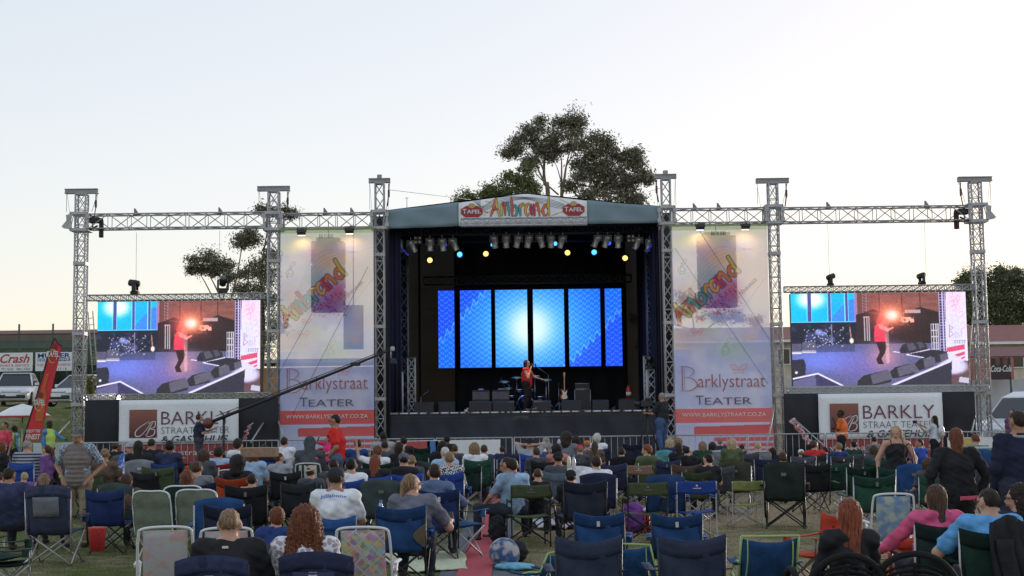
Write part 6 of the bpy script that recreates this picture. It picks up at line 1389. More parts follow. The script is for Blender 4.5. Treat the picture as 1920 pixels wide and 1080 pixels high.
def person(label, px, Y, z=0.0, kind='sit', var=0, arms=None, lean=0.0, akey='', rz=0.0, sc=1.0, big=1.0, sleeve=1, hood=0, shirt=(.1, .1, .1), pants=(.03, .035, .05), hair='short', hc='dark', sk='pale', cap=None, res=None, py=850, shirt_m=None, turn=0.0, nod=0.0, face=False, glasses=False, fem=0, longh=0, group=None, bald=False, x=None, tiltx=0.0, pants_m=None):
    d = Y; res = res or (.016 if d < 15 else .020 if d < 20 else .028); fine = d < 22; hr = .010 if d < 13 else min(res, .016) if d < 18 else res*.85
    P0 = at(px, py, Y) if x is None else Vector((x, Y, 0)); r = thing('person', label, 'person', (P0.x, Y, z), rz, group); r.scale = (sc, sc, sc)
    if tiltx: r.rotation_euler = (tiltx, 0, rz)
    pk = (kind, var, akey, lean, round(big, 2))
    J = pose(kind, var, arms, lean, big)
    bo = link('body', cached(('b', pk, res, fine), lambda: surf(body_prims(J, fine, fem, big), res if not fine else min(res, .012), .022)), skin(sk), r)
    rs = res
    so_ = link('shirt', cached(('s', pk, res, sleeve, hood, longh), lambda: surf(shirt_prims(J, big, sleeve, hood, longh), rs, .035, wrinkle(.0085, 24, var))), shirt_m or cloth(shirt), r)
    def trp():
        f = big; P = [('c', J['hipL'], J['hipR'], .125*f, .125*f)]
        for n in 'LR': P += [('c', J['hip'+n], J['kne'+n], .098*f, .070*f), ('c', J['kne'+n], J['ank'+n]+V3(0, 0, .03), .068*f, .060)]
        return P
    link('trousers', cached(('t', pk, res), lambda: surf(trp(), rs, .03, wrinkle(.007, 22, 3))), pants_m or cloth(pants), r)
    def shp(n): return [q for q in (('c', J['ank'+n]+V3(0, -.03, -.045), J['ank'+n]+V3(0, .15, -.055), .042, .035), ('c', J['ank'+n]+V3(0, 0, 0), J['ank'+n]+V3(0, .02, -.04), .045, .045))]
    for n in 'LR': link('shoe', cached(('h', n, pk, res), lambda: surf(shp(n), rs, .02)), cloth((.05, .045, .045)), r)
    hd = J['hd']; piv = Vector(hd)
    if hair and not bald:
        am = {'curly': .016, 'curlshort': .010, 'afro': .014}.get(hair, .0026)
        link('hair', cached(('hair', hair, tuple(np.round(hd, 3)), hr), lambda: surf(hair_prims(J, hair), hr, .03, hairdisp(am, 95 if am > .005 else 110, am > .005))), hairm(hc), r)
    if cap:
        col, kd, back = cap; m = MB(); R = [(.0, .098), (.045, .090), (.075, .066), (.090, .036), (.094, .006), (.088, -.012)][::-1]; m.lathe([(a, b) for a, b in R], (0, -.014, .030), None, 18)
        if kd == 'cap': sgn = -1 if back else 1; m.prism([(-.07, .0), (.07, .0), (.06, .07), (.02, .095), (-.02, .095), (-.06, .07)], 0, .008); k0 = len(m.v)-12; m.v[k0:] = [(x, -.012+sgn*(.07+z), .045-z*.25+y) for x, y, z in m.v[k0:]]
        if kd == 'hat': m.lathe([(.15, 0), (.15, .008), (.09, .02)], (0, -.01, .03), None, 18)
        m.build('hat', cloth(col) if not isinstance(col, bpy.types.Material) else col, r, hd)
    if face:
        for s in (-1, 1): m = MB(); m.ball((s*.03, .074, .006), (.013, .008, .008)); m.build('eye', mat('eye', (.10, .08, .07), .2), r, hd)
        m = MB(); m.ball((0, .094, -.060), (.024, .006, .006)); m.build('mouth', mat('lips', (.32, .09, .08), .5), r, hd)
    if glasses:
        m = MB()
        for s in (-1, 1): m.path([(s*.032+.022*math.cos(a), .10, .006+.017*math.sin(a)) for a in np.linspace(0, 2*PI, 11)[:-1]], .0028, closed=True, n=5); m.tube((s*.054, .10, .008), (s*.082, -.01, .005), .0028)
        m.tube((-.01, .102, .008), (.01, .102, .008), .0028); m.build('glasses', BLKM, r, hd)
    if turn or nod:      # turn the head on the neck by rotating head parts and head region of body
        if turn or nod:
            key = ('b', pk, res, fine, turn, nod)
            def tw():
                me = bo.data.copy(); co = np.empty(len(me.vertices)*3); me.vertices.foreach_get('co', co); co = co.reshape(-1, 3); z0 = J['nec'][2]+.03; ww = np.clip((co[:, 2]-z0)/.06, 0, 1); near = (np.abs(co[:, 0]-hd[0]) < .13) & (np.abs(co[:, 1]-hd[1]) < .17); ww = ww*near
                c = co-hd; a = turn*ww; b_ = nod*ww; y = c[:, 1]*np.cos(b_)-c[:, 2]*np.sin(b_); zz = c[:, 1]*np.sin(b_)+c[:, 2]*np.cos(b_); x_ = c[:, 0]*np.cos(a)-y*np.sin(a); y2 = c[:, 0]*np.sin(a)+y*np.cos(a)
                co = np.stack([x_, y2, zz], 1)+hd; me.vertices.foreach_set('co', co.ravel()); me.update(); return me
            bo.data = cached(key, tw)
            M_ = Matrix.Translation(piv) @ Matrix.Rotation(turn, 4, 'Z') @ Matrix.Rotation(nod, 4, 'X') @ Matrix.Translation(-piv)
            for c in r.children:
                if c.name.split('.')[0] in ('hair', 'eye', 'mouth', 'glasses', 'hat'):
                    L = Matrix.Translation(c.location) @ (Euler((0, 0, 0)).to_matrix().to_4x4() if c.name.startswith('hat') else c.rotation_euler.to_matrix().to_4x4()); N = M_ @ L; c.location = N.translation; c.rotation_euler = N.to_euler()
    return r
# ================================================================== chairs (built facing +Y, origin on the ground under the seat)
CH = {}
def chair_parts(kind):
    """list of (name, MB, material slot key) shared between copies"""
    if kind in CH: return CH[kind]
    L = []
    def part(n, m, k): L.append((n, m.mesh(n), k))
    def curve_back(w, z0, z1, sag, dip, arch, y=-.24, rec=.06, n=14, th=.012, wr=.009):
        m = MB()
        def fn(u, v):
            x = (u-.5)*w*(1-.06*(1-v)); e = 1-(2*u-1)**2; top = z1-dip*e+arch*e; z = z0+(top-z0)*v
            return Vector((x, y-rec*v-sag*e*(.5+.5*math.sin(v*PI))+wr*math.sin(u*9+v*7)+wr*.6*math.sin(u*21+v*4), z))
        m.sheet(fn, n, 8, th); return m
    def xlegs(w, zt, r=.011, yb=-.22, yf=.24, fr='frame'):
        h = w/2
        for (a, b) in (((-h, yf, 0), (h, yf, zt)), ((h, yf, 0), (-h, yf, zt)), ((-h, yb, 0), (h, yb, zt)), ((h, yb, 0), (-h, yb, zt)), ((-h, yb, 0), (-h, yf, zt)), ((-h, yf, 0), (-h, yb, zt)), ((h, yb, 0), (h, yf, zt)), ((h, yf, 0), (h, yb, zt))):
            o = .012 if a[0] == b[0] else 0; o2 = .012 if a[0] < b[0] else -.012
            m = MB(); m.tube((a[0]+(o if a[1] < b[1] else -o), a[1]+(o2 if not o else 0), a[2]+.02), (b[0]+(o if a[1] < b[1] else -o), b[1]+(o2 if not o else 0), b[2]), r, 0, 6); part('leg', m, fr)
        m = MB()
        for x in (-h, h):
            for y in (yb, yf): m.box((x, y, .012), (.05, .05, .024), bev=.006)
        m = m
        for x in (-h, h):
            for y in (yb, yf): q = MB(); q.box((x, y, .012), (.05, .05, .024), bev=.006); part('foot', q, 'plastic')
    if kind in ('quad', 'quadlow', 'round', 'tall', 'two'):
        w = .56 if kind != 'tall' else .60; zt = .92 if kind != 'tall' else 1.0; zs = .42 if kind != 'quadlow' else .34
        if kind == 'quadlow': zt = .80
        xlegs(w-.04, zs, .011)
        arch = .05 if kind in ('round', 'tall') else 0; dip = .05 if kind in ('quad', 'quadlow', 'two') else 0
        part('backrest', curve_back(w, zs-.02, zt, .07, dip, arch), 'fabric')
        if kind in ('quad', 'two', 'quadlow') or kind == 'tall':      # doubled top band and corner pockets
            def tb(u, v):
                x = (u-.5)*w*1.01; e = 1-(2*u-1)**2; top = zt-dip*e+arch*e; z = top-.006-.13*(1-v); vv = min(1, (z-zs)/(zt-zs)); return Vector((x, -.248-.06*vv-.07*e*(.5+.5*math.sin(vv*PI))-.004*math.sin(u*13), z))
            m = MB(); m.sheet(tb, 14, 3, .012); part('top_band', m, 'band')
            for s in (-1, 1): m = MB(); m.sheet(lambda u, v: Vector((s*(w/2-.045*u), -.246-.058*v-.012*u, zs+.02+(zt-zs-.06)*v)), 1, 6, .014); part('edge_sleeve', m, 'band')
        if kind == 'two':      # contrasting side panels
            for s in (-1, 1):
                m = MB(); m.sheet(lambda u, v: Vector((s*(w/2-.005-.13*u*math.sin(v*PI)*1.0), -.262-.06*v-.07*(1-(1-.46*u*math.sin(v*PI))**2)*.9, zs+.03+(zt-zs-.24)*v)), 6, 10, .006); part('side_panel', m, 'second')
        if kind == 'tall':
            m = MB(); m.sheet(lambda u, v: Vector(((u-.5)*.34, -.335-.05*v-.016*(1-(2*u-1)**2), zs+.22+.25*v)), 8, 4, .006); part('mesh_panel', m, 'second')
        m = MB(); m.sheet(lambda u, v: Vector(((u-.5)*(w-.03), -.24+.50*v, zs-.05*(1-(2*u-1)**2)*math.sin(v*PI*.9+.2)+.02*v)), 10, 8, .012); part('seat', m, 'fabric')
        for s in (-1, 1):
            m = MB(); m.tube((s*w/2*.97, -.235, .16), (s*w/2, -.30, zt-.03 if not arch else zt-.04), .011, 0, 7); part('back_pole', m, 'frame')
            m = MB(); m.tube((s*(w/2-.02), .24, zs-.02), (s*(w/2+.02), .25, zs+.21), .010, 0, 6); part('arm_post', m, 'frame')
            m = MB(); m.sheet(lambda u, v: Vector((s*(w/2+.02)+(u-.5)*.075, -.27+.56*v, zs+.215-.025*math.sin(v*PI))), 2, 6, .010); part('armrest', m, 'fabric')
        m = MB(); m.lathe([(.042, -.10), (.048, 0), (.044, 0), (.038, -.095)], (w/2+.02, .20, zs+.21), None, 12, cap=False); part('cup_holder', m, 'fabric')
        if kind in ('quad', 'two', 'round', 'tall'):
            m = MB(); m.box((0, -.318-.075 if not arch else -.385, zt-.13), (.07, .006, .045) if kind != 'quad' else (.035, .006, .06)); m.v = [(x, y-.012, z) for x, y, z in m.v]; part('maker_patch', m, 'patch')
    elif kind == 'director':
        w = .58
        for s in (-1, 1):
            m = MB(); m.path(crom([(s*w/2, -.22, 0), (s*w/2, -.22, .45), (s*w/2, -.24, .70), (s*w/2, -.26, .88)], 4), .013, n=7); part('back_pole', m, 'frame')
            m = MB(); m.path(crom([(s*w/2, .24, .0), (s*w/2, .24, .45), (s*w/2, .22, .60), (s*w/2, .10, .635), (s*w/2, -.22, .635)], 4), .012, n=7); part('arm_frame', m, 'frame')
            m = MB(); m.box((s*w/2, .0, .655), (.05, .40, .03), bev=.012); part('armrest', m, 'second')
        for y in (-.2, .22):
            for s in (-1, 1): m = MB(); m.tube((s*w/2, y+s*.012, .06), (-s*w/2, y+s*.012, .43), .011, 0, 7); part('leg', m, 'frame')
        m = MB(); m.sheet(lambda u, v: Vector(((u-.5)*(w-.02), -.2+.42*v, .44-.025*(1-(2*u-1)**2))), 8, 4, .010); part('seat', m, 'second')
        m = MB(); m.sheet(lambda u, v: Vector(((u-.5)*(w+.03), -.245-.02*(1-(2*u-1)**2)-.012*v+.003*math.sin(u*17+v*5), .70+.185*v+.006*math.sin(u*8))), 14, 5, .014); part('backrest', m, 'fabric')
        m = MB(); m.lathe([(.017, 0), (.017, .004)], (0, -.283, .82), Matrix.Rotation(PI/2, 3, 'X'), 12); m.box((0, -.283, .785), (.12, .004, .012)); part('maker_mark', m, 'patch')
    elif kind == 'lawn':
        w = .50; m = MB(); m.path(crom([(-w/2, -.14, .30), (-w/2, -.24, .62), (-w/2+.01, -.31, .82), (-w/2+.05, -.335, .88), (0, -.34, .895), (w/2-.05, -.335, .88), (w/2-.01, -.31, .82), (w/2, -.24, .62), (w/2, -.14, .30)], 5), .013, n=8); part('back_frame', m, 'frame')
        for s in (-1, 1):
            m = MB(); m.path(crom([(s*w/2, -.26, .02), (s*w/2, -.10, .28), (s*w/2, .12, .50), (s*w/2, .2, .53)], 4), .012, n=7); part('leg', m, 'frame')
            m = MB(); m.path(crom([(s*w/2*1.03, .26, .02), (s*w/2*1.03, .20, .25), (s*w/2*1.03, .05, .42), (s*w/2*1.03, -.05, .5)], 4), .012, n=7); part('leg', m, 'frame')
            m = MB(); m.box((s*(w/2+.02), .02, .545), (.045, .34, .028), bev=.012); part('armrest', m, 'armp')
        m = MB(); m.tube((-w/2, -.26, .025), (w/2, -.26, .025), .012); m.tube((-w/2, -.13, .30), (w/2, -.13, .30), .012); part('rung', m, 'frame')
        m = MB(); m.sheet(lambda u, v: Vector(((u-.5)*(w-.10), -.165-.15*v-.02*math.sin(v*PI), .33+.53*v)), 8, 8, .012); part('backrest', m, 'fabric')
        m = MB(); m.sheet(lambda u, v: Vector(((u-.5)*(w-.10), -.14+.36*v, .30+.02*v-.03*math.sin(v*PI))), 6, 5, .012); part('seat', m, 'fabric')
    elif kind == 'padded':
        w = .52; m = MB()
        def fn(u, v):
            a = (u-.5)*w; cr = .12*max(0, abs(2*u-1)-.72)/.28; z = .40+(.58-cr*cr*4)*v; return Vector((a, -.22-.10*v-.008*math.cos(v*PI*5), z))
        m.sheet(fn, 16, 15, .035); part('backrest', m, 'fabric')
        m = MB(); m.path(crom([(-w/2, -.215, .38), (-w/2, -.31, .86), (-w/2+.06, -.33, .975), (0, -.33, .985), (w/2-.06, -.33, .975), (w/2, -.31, .86), (w/2, -.215, .38)], 5), .012, n=7); part('back_frame', m, 'frame')
        m = MB(); m.sheet(lambda u, v: Vector(((u-.5)*w, -.2+.45*v, .42+.01*math.sin(v*9))), 8, 6, .035); part('seat', m, 'fabric')
        for s in (-1, 1):
            for a, b in (((-.24, .0), (.2, .42)), ((.26, 0), (-.18, .46))): m = MB(); m.tube((s*w/2, a[0], a[1]+.01), (s*w/2, b[0], b[1]), .012); part('leg', m, 'frame')
            m = MB(); m.box((s*(w/2+.03), .0, .62), (.05, .36, .03), bev=.012); m.tube((s*(w/2+.02), .1, .42), (s*(w/2+.02), .1, .6), .011); part('armrest', m, 'armp')
    elif kind == 'mono':
        w = .54; m = MB()
        top = lambda u: .80-.16*(2*u-1)**2-.10*abs(2*u-1)**5
        def bf(u, v): return Vector(((u-.5)*w*(1.02+.06*v), -.20-.16*v+.07*(2*u-1)**2, .42+(top(u)-.42)*v))
        def rim(u): p = bf(u, 1); return p
        m.path([bf(i/24, 1.0) for i in range(25)], .022, n=8)
        for u in (0.02, .18, .82, .98): m.path([bf(u, v/6) for v in range(7)], .016 if u in (.02, .98) else .012, n=6)
        m.path([bf(.18+.64*i/12, .80) for i in range(13)], .010, n=6); m.path([bf(.02+.96*i/12, .02) for i in range(13)], .02, n=6)
        part('back_frame', m, 'fabric')
        for v in np.linspace(.16, .70, 7):
            m = MB(); m.sheet(lambda a, b: bf(.18+.64*a, v-.028+.056*b), 10, 1, .010); part('back_slat', m, 'fabric')
        m = MB(); m.path([bf(.5, v/6) for v in range(6)], .012, n=6); part('back_spine', m, 'fabric')
        m = MB(); m.sheet(lambda u, v: Vector(((u-.5)*w, -.2+.42*v, .43-.02*math.sin(u*PI)*math.sin(v*PI)+.01*v)), 8, 6, .014); part('seat', m, 'fabric')
        for s in (-1, 1):
            for y0, y1 in ((.2, .24), (-.18, -.26)): m = MB(); m.tube((s*w*.46, y0, .42), (s*w*.52, y1, .0), .028, 0, 6, r2=.018); part('leg', m, 'fabric')
            m = MB(); m.path(crom([bf(.0 if s < 0 else 1, .75), (s*w*.56, -.05, .66), (s*w*.57, .12, .65), (s*w*.55, .20, .58), (s*w*.5, .21, .43)], 5), .024, n=7); part('armrest', m, 'fabric')
    elif kind == 'lowbeach':      # low beach chair with rucksack-like panels and bright piping
        w = .56
        part('backrest', curve_back(w, .14, .60, .10, .04, 0, y=-.10, rec=.22, wr=.012), 'fabric')
        m = MB(); m.sheet(lambda u, v: Vector(((u-.5)*w, -.12+.46*v, .17-.06*math.sin(v*PI)*(1-(2*u-1)**2))), 8, 6, .012); part('seat', m, 'fabric')
        for s in (-1, 1):
            m = MB(); m.path([(s*w/2, -.10, .13), (s*w/2, -.22, .38), (s*w/2, -.34, .62)], .013, n=7); part('back_pole', m, 'frame')
            m = MB(); m.path(crom([(s*w/2, .36, .02), (s*w/2, .30, .20), (s*w/2, .0, .35), (s*w/2, -.2, .36)], 4), .012, n=7); part('arm_frame', m, 'frame')
            m = MB(); m.tube((s*w/2, -.36, .02), (s*w/2, .3, .24), .012); part('leg', m, 'frame')
            m = MB(); m.sheet(lambda u, v: Vector((s*w/2+(u-.5)*.10, -.24+.5*v, .37-.03*math.sin(v*PI)-.02*math.sin(u*3))), 3, 6, .012); part('armrest', m, 'fabric')
            m = MB(); m.path([(s*(w/2-.06), -.13-.20*t-.075*math.sin(t*PI), .16+.43*t) for t in np.linspace(0, 1, 8)], .007, n=5); part('piping', m, 'frame')
        m = MB(); m.tube((-w/2, -.345, .62), (w/2, -.345, .62), .012); part('top_rail', m, 'frame')
    CH[kind] = L; return L
FR_SIL = mat('silver_frame', (.42, .42, .44), .4, .5, var=.1); FR_BLK = mat('black_frame', (.02, .02, .022), .45, .2, var=.1); FR_WHT = mat('white_frame', (.66, .67, .70), .35, var=.04)
FR_LIME = mat('lime_frame', (.34, .50, .18), .5, var=.08); PLA = mat('grey_plastic', (.06, .06, .065), .5); PATCH = mat('maker_patch', (.5, .5, .48), .6, var=.1)
def camping_chair(kind, label, px, Y, fab, frame=None, second=None, rz=0.0, sc=1.0, py=900, group=None, x=None, patch=PATCH, rot=None, z=0.0, loc=None, name=None):
    P0 = Vector(loc) if loc is not None else (at(px, py, Y) if x is None else Vector((x, Y, 0)))
    r = thing(name or {'mono': 'plastic_chair', 'lawn': 'lawn_chair', 'director': 'director_chair', 'padded': 'padded_chair', 'lowbeach': 'beach_chair'}.get(kind, 'camping_chair'), label, 'chair', (P0.x, P0.y, z if loc is None else P0.z), rz, group); r.scale = (sc, sc, sc)
    if rot: r.rotation_euler = rot
    fab = fab if isinstance(fab, bpy.types.Material) else tuple(c*.72 for c in fab)
    fm = fab if isinstance(fab, bpy.types.Material) else mat('chair_cloth_%d_%d_%d' % tuple(int(c*1000) for c in fab), fab, .8, 0, .22, 7, .5, 16, spec=.15)
    sm = second if isinstance(second, bpy.types.Material) else (mat('chair_cloth_%d_%d_%d' % tuple(int(c*1000) for c in second), second, .8, 0, .2, 7, .4, 16, spec=.2) if second else fm)
    bc = fab if isinstance(fab, bpy.types.Material) else tuple(c*(.55 if int(px) % 2 else 1.35) for c in fab)
    bm_ = fm if isinstance(fab, bpy.types.Material) else mat('chair_band_%d_%d_%d' % tuple(int(c*1000) for c in bc), bc, .8, 0, .2, 9, .4, 18, spec=.15)
    if int(px) % 3 == 0: bm_ = fm
    keys = {'band': bm_, 'fabric': fm, 'frame': frame or FR_BLK, 'plastic': PLA, 'second': sm, 'patch': patch, 'armp': FR_WHT}
    far = Y > 24
    pr = random.Random(int(px*3+Y*7)); r.rotation_euler.z += pr.uniform(-.24, .24) if rot is None and kind != 'mono' else 0; r.scale = (sc*pr.uniform(.95, 1.05), sc, sc*pr.uniform(.985, 1.015))
    if patch is PATCH:
        c = pr.random()
        if kind != 'director' and c < .42: patch = None
        elif c < .7: keys['patch'] = mat('dark_patch', (.14, .14, .15), .6)
    for n, me, k in chair_parts(kind):
        if far and n in ('foot', 'cup_holder', 'arm_post'): continue
        if patch is None and k == 'patch': continue
        link(n, me, keys[k], r)
    return r
# ================================================================== the audience
Cc = dict(navy=(.03, .038, .085), black=(.022, .022, .026), grey=(.16, .17, .20), dgrey=(.07, .075, .09), lgrey=(.32, .34, .38), blue=(.03, .075, .34), mblue=(.03, .095, .27), dblue=(.025, .05, .17), white=(.70, .72, .78), red=(.50, .035, .035), orange=(.62, .09, .03), pink=(.62, .10, .22),
          green=(.03, .10, .07), dgreen=(.02, .055, .042), olive=(.085, .11, .055), lime=(.26, .30, .10), tan=(.33, .21, .15), teal=(.12, .42, .46), purple=(.17, .08, .25), sky=(.18, .38, .62), cream=(.55, .5, .42), salmon=(.5, .22, .18), brown=(.12, .08, .06), sage=(.22, .26, .20), lblue=(.32, .46, .66))
HS = 1.225
def dist(px, py, H): return FPX*(HC-H)/max(6, py-hor(px))
GRP = 'people of the seated audience'; GCH = 'folding chairs of the audience'
def seat(px, py, label, hair='short', hc='dark', shirt='navy', chair=None, Y=None, csc=None, ctop=None, cdx=0, **k):
    if Y: d0 = max(8, py-(783-.0125*(px-960))); Y = min(41.5, Y*min(1.3, max(1.0, (.72/max(6, py-hor(px)))/(.52/d0))))
    Y = Y or min(40.5, dist(px, py, HS)); H = HC-(py-hor(px))*Y/FPX; sc = H/1.225
    sh = Cc[shirt] if isinstance(shirt, str) else shirt
    k.setdefault('var', int(px) % 3); k.setdefault('turn', ((int(px*7) % 9)-4)*.09)
    if k['var'] == 1: k.setdefault('arms', {'wriL': (-.10, .30, .60), 'wriR': (.08, .30, .60)}); k.setdefault('akey', 'lap')
    p = person(label, px, Y, sc=sc, hair=hair, hc=hc, shirt=sh, py=py, group=GRP, **k)
    if chair:
        kd, col, fr = (chair+(None,)*3)[:3]; sec = chair[3] if len(chair) > 3 else None
        camping_chair(kd, chair_label(kd, col, 'holding the '+label), px+cdx, Y, Cc[col] if isinstance(col, str) else col, fr, Cc[sec] if isinstance(sec, str) else sec, sc=csc or min(1.05, max(.8, sc)), py=py, group=GCH, rz=k.get('rz', 0)*.7, x=p.location.x+cdx/FPX*Y)
    return p
NAMES = dict(navy='navy', black='black', grey='grey', dgrey='dark grey', lgrey='pale grey', blue='bright blue', mblue='blue', dblue='dark blue', green='green', dgreen='dark green', olive='olive', lime='lime green', tan='tan', red='red', orange='orange-red', teal='turquoise', purple='purple', sage='grey-green', white='white', sky='sky blue', cream='cream', salmon='salmon')
KN = dict(quad='folding chair', quadlow='low folding chair', round='round-backed folding chair', tall='high-backed folding chair', two='two-coloured folding chair', director='director chair', lawn='lawn chair', padded='padded chair', mono='moulded plastic chair', lowbeach='low beach chair')
def chair_label(kd, col, rest):
    t = ((NAMES.get(col, '') if isinstance(col, str) else 'patterned')+' '+KN[kd]+' '+rest).split(); return ' '.join(t[:16])
def empty_chair(kd, col, px, pt, label, fr=None, sec=None, sc=1.0, rz=0.0, H=None, **k):
    H0 = {'director': .885, 'lawn': .90, 'padded': .985, 'mono': .80, 'tall': 1.05, 'round': .97, 'quadlow': .80, 'lowbeach': .62}.get(kd, .92)*sc
    Y = dist(px, pt, H0)
    Y = min(Y, 41)
    return camping_chair(kd, label, px, Y, Cc[col] if isinstance(col, str) else col, fr, Cc[sec] if isinstance(sec, str) else sec, sc=sc, py=pt, group=GCH, rz=rz, **k)
def patchwork():
    m, t, b = newmat('patchwork'); tc = t.nodes.new('ShaderNodeTexCoord'); mp = t.nodes.new('ShaderNodeMapping'); mp.inputs['Rotation'].default_value = (0, PI/4, 0); t.links.new(tc.outputs['Object'], mp.inputs[0])
    v = t.nodes.new('ShaderNodeTexVoronoi'); v.inputs['Scale'].default_value = 22; v.distance = 'CHEBYCHEV'; t.links.new(mp.outputs[0], v.inputs[0]); mx = t.nodes.new('ShaderNodeMix'); mx.data_type = 'RGBA'; mx.inputs[0].default_value = .62; mx.inputs[7].default_value = (.40, .27, .25, 1); t.links.new(v.outputs['Color'], mx.inputs[6])
    k = t.nodes.new('ShaderNodeTexBrick'); k.offset = 0; k.inputs['Scale'].default_value = 9; k.inputs['Brick Width'].default_value = 1; k.inputs['Row Height'].default_value = 1; k.inputs['Mortar Size'].default_value = .06; sw = t.nodes.new('ShaderNodeMapping'); sw.inputs['Rotation'].default_value = (PI/2, 0, 0); t.links.new(mp.outputs[0], sw.inputs[0]); t.links.new(sw.outputs[0], k.inputs['Vector'])
    m2 = t.nodes.new('ShaderNodeMix'); m2.data_type = 'RGBA'; m2.inputs[7].default_value = (.5, .48, .48, 1); t.links.new(mx.outputs[2], m2.inputs[6]); t.links.new(k.outputs['Fac'], m2.inputs[0]); t.links.new(m2.outputs[2], b.inputs['Base Color']); b.inputs['Roughness'].default_value = .8; return m
HOUND = pattern('houndstooth', 'checker', (.02, .02, .03), (.6, .62, .66), 34, rot=(.5, .3, .8)); STRIPE = pattern('navy_stripe', 'bands', (.03, .035, .07), (.30, .32, .38), 5.5)
SPOT = pattern('spotted_blouse', 'voronoi', (.35, .30, .34), (.72, .72, .76), 26); GSTR = pattern('green_stripe', 'bands', (.12, .20, .18), (.42, .48, .46), 5); BW = pattern('blue_white_floral', 'noise', (.04, .12, .5), (.65, .7, .8), 9)
CAMO = pattern('camo_cloth', 'noise', (.05, .08, .075), (.17, .16, .13), 9, c3=(.09, .11, .11)); QUILT = patchwork(); CLOUD = pattern('cloud_print', 'noise', (.16, .27, .46), (.40, .46, .42), 7); BWS = pattern('black_white_stripe', 'vbands', (.04, .05, .05), (.5, .55, .55), 3.2)
PALEF = pattern('faded_floral', 'noise', (.46, .40, .44), (.50, .34, .34), 8, c3=(.42, .46, .46)); PLAID = pattern('plaid_shirt', 'checker', (.10, .16, .24), (.42, .46, .52), 30)
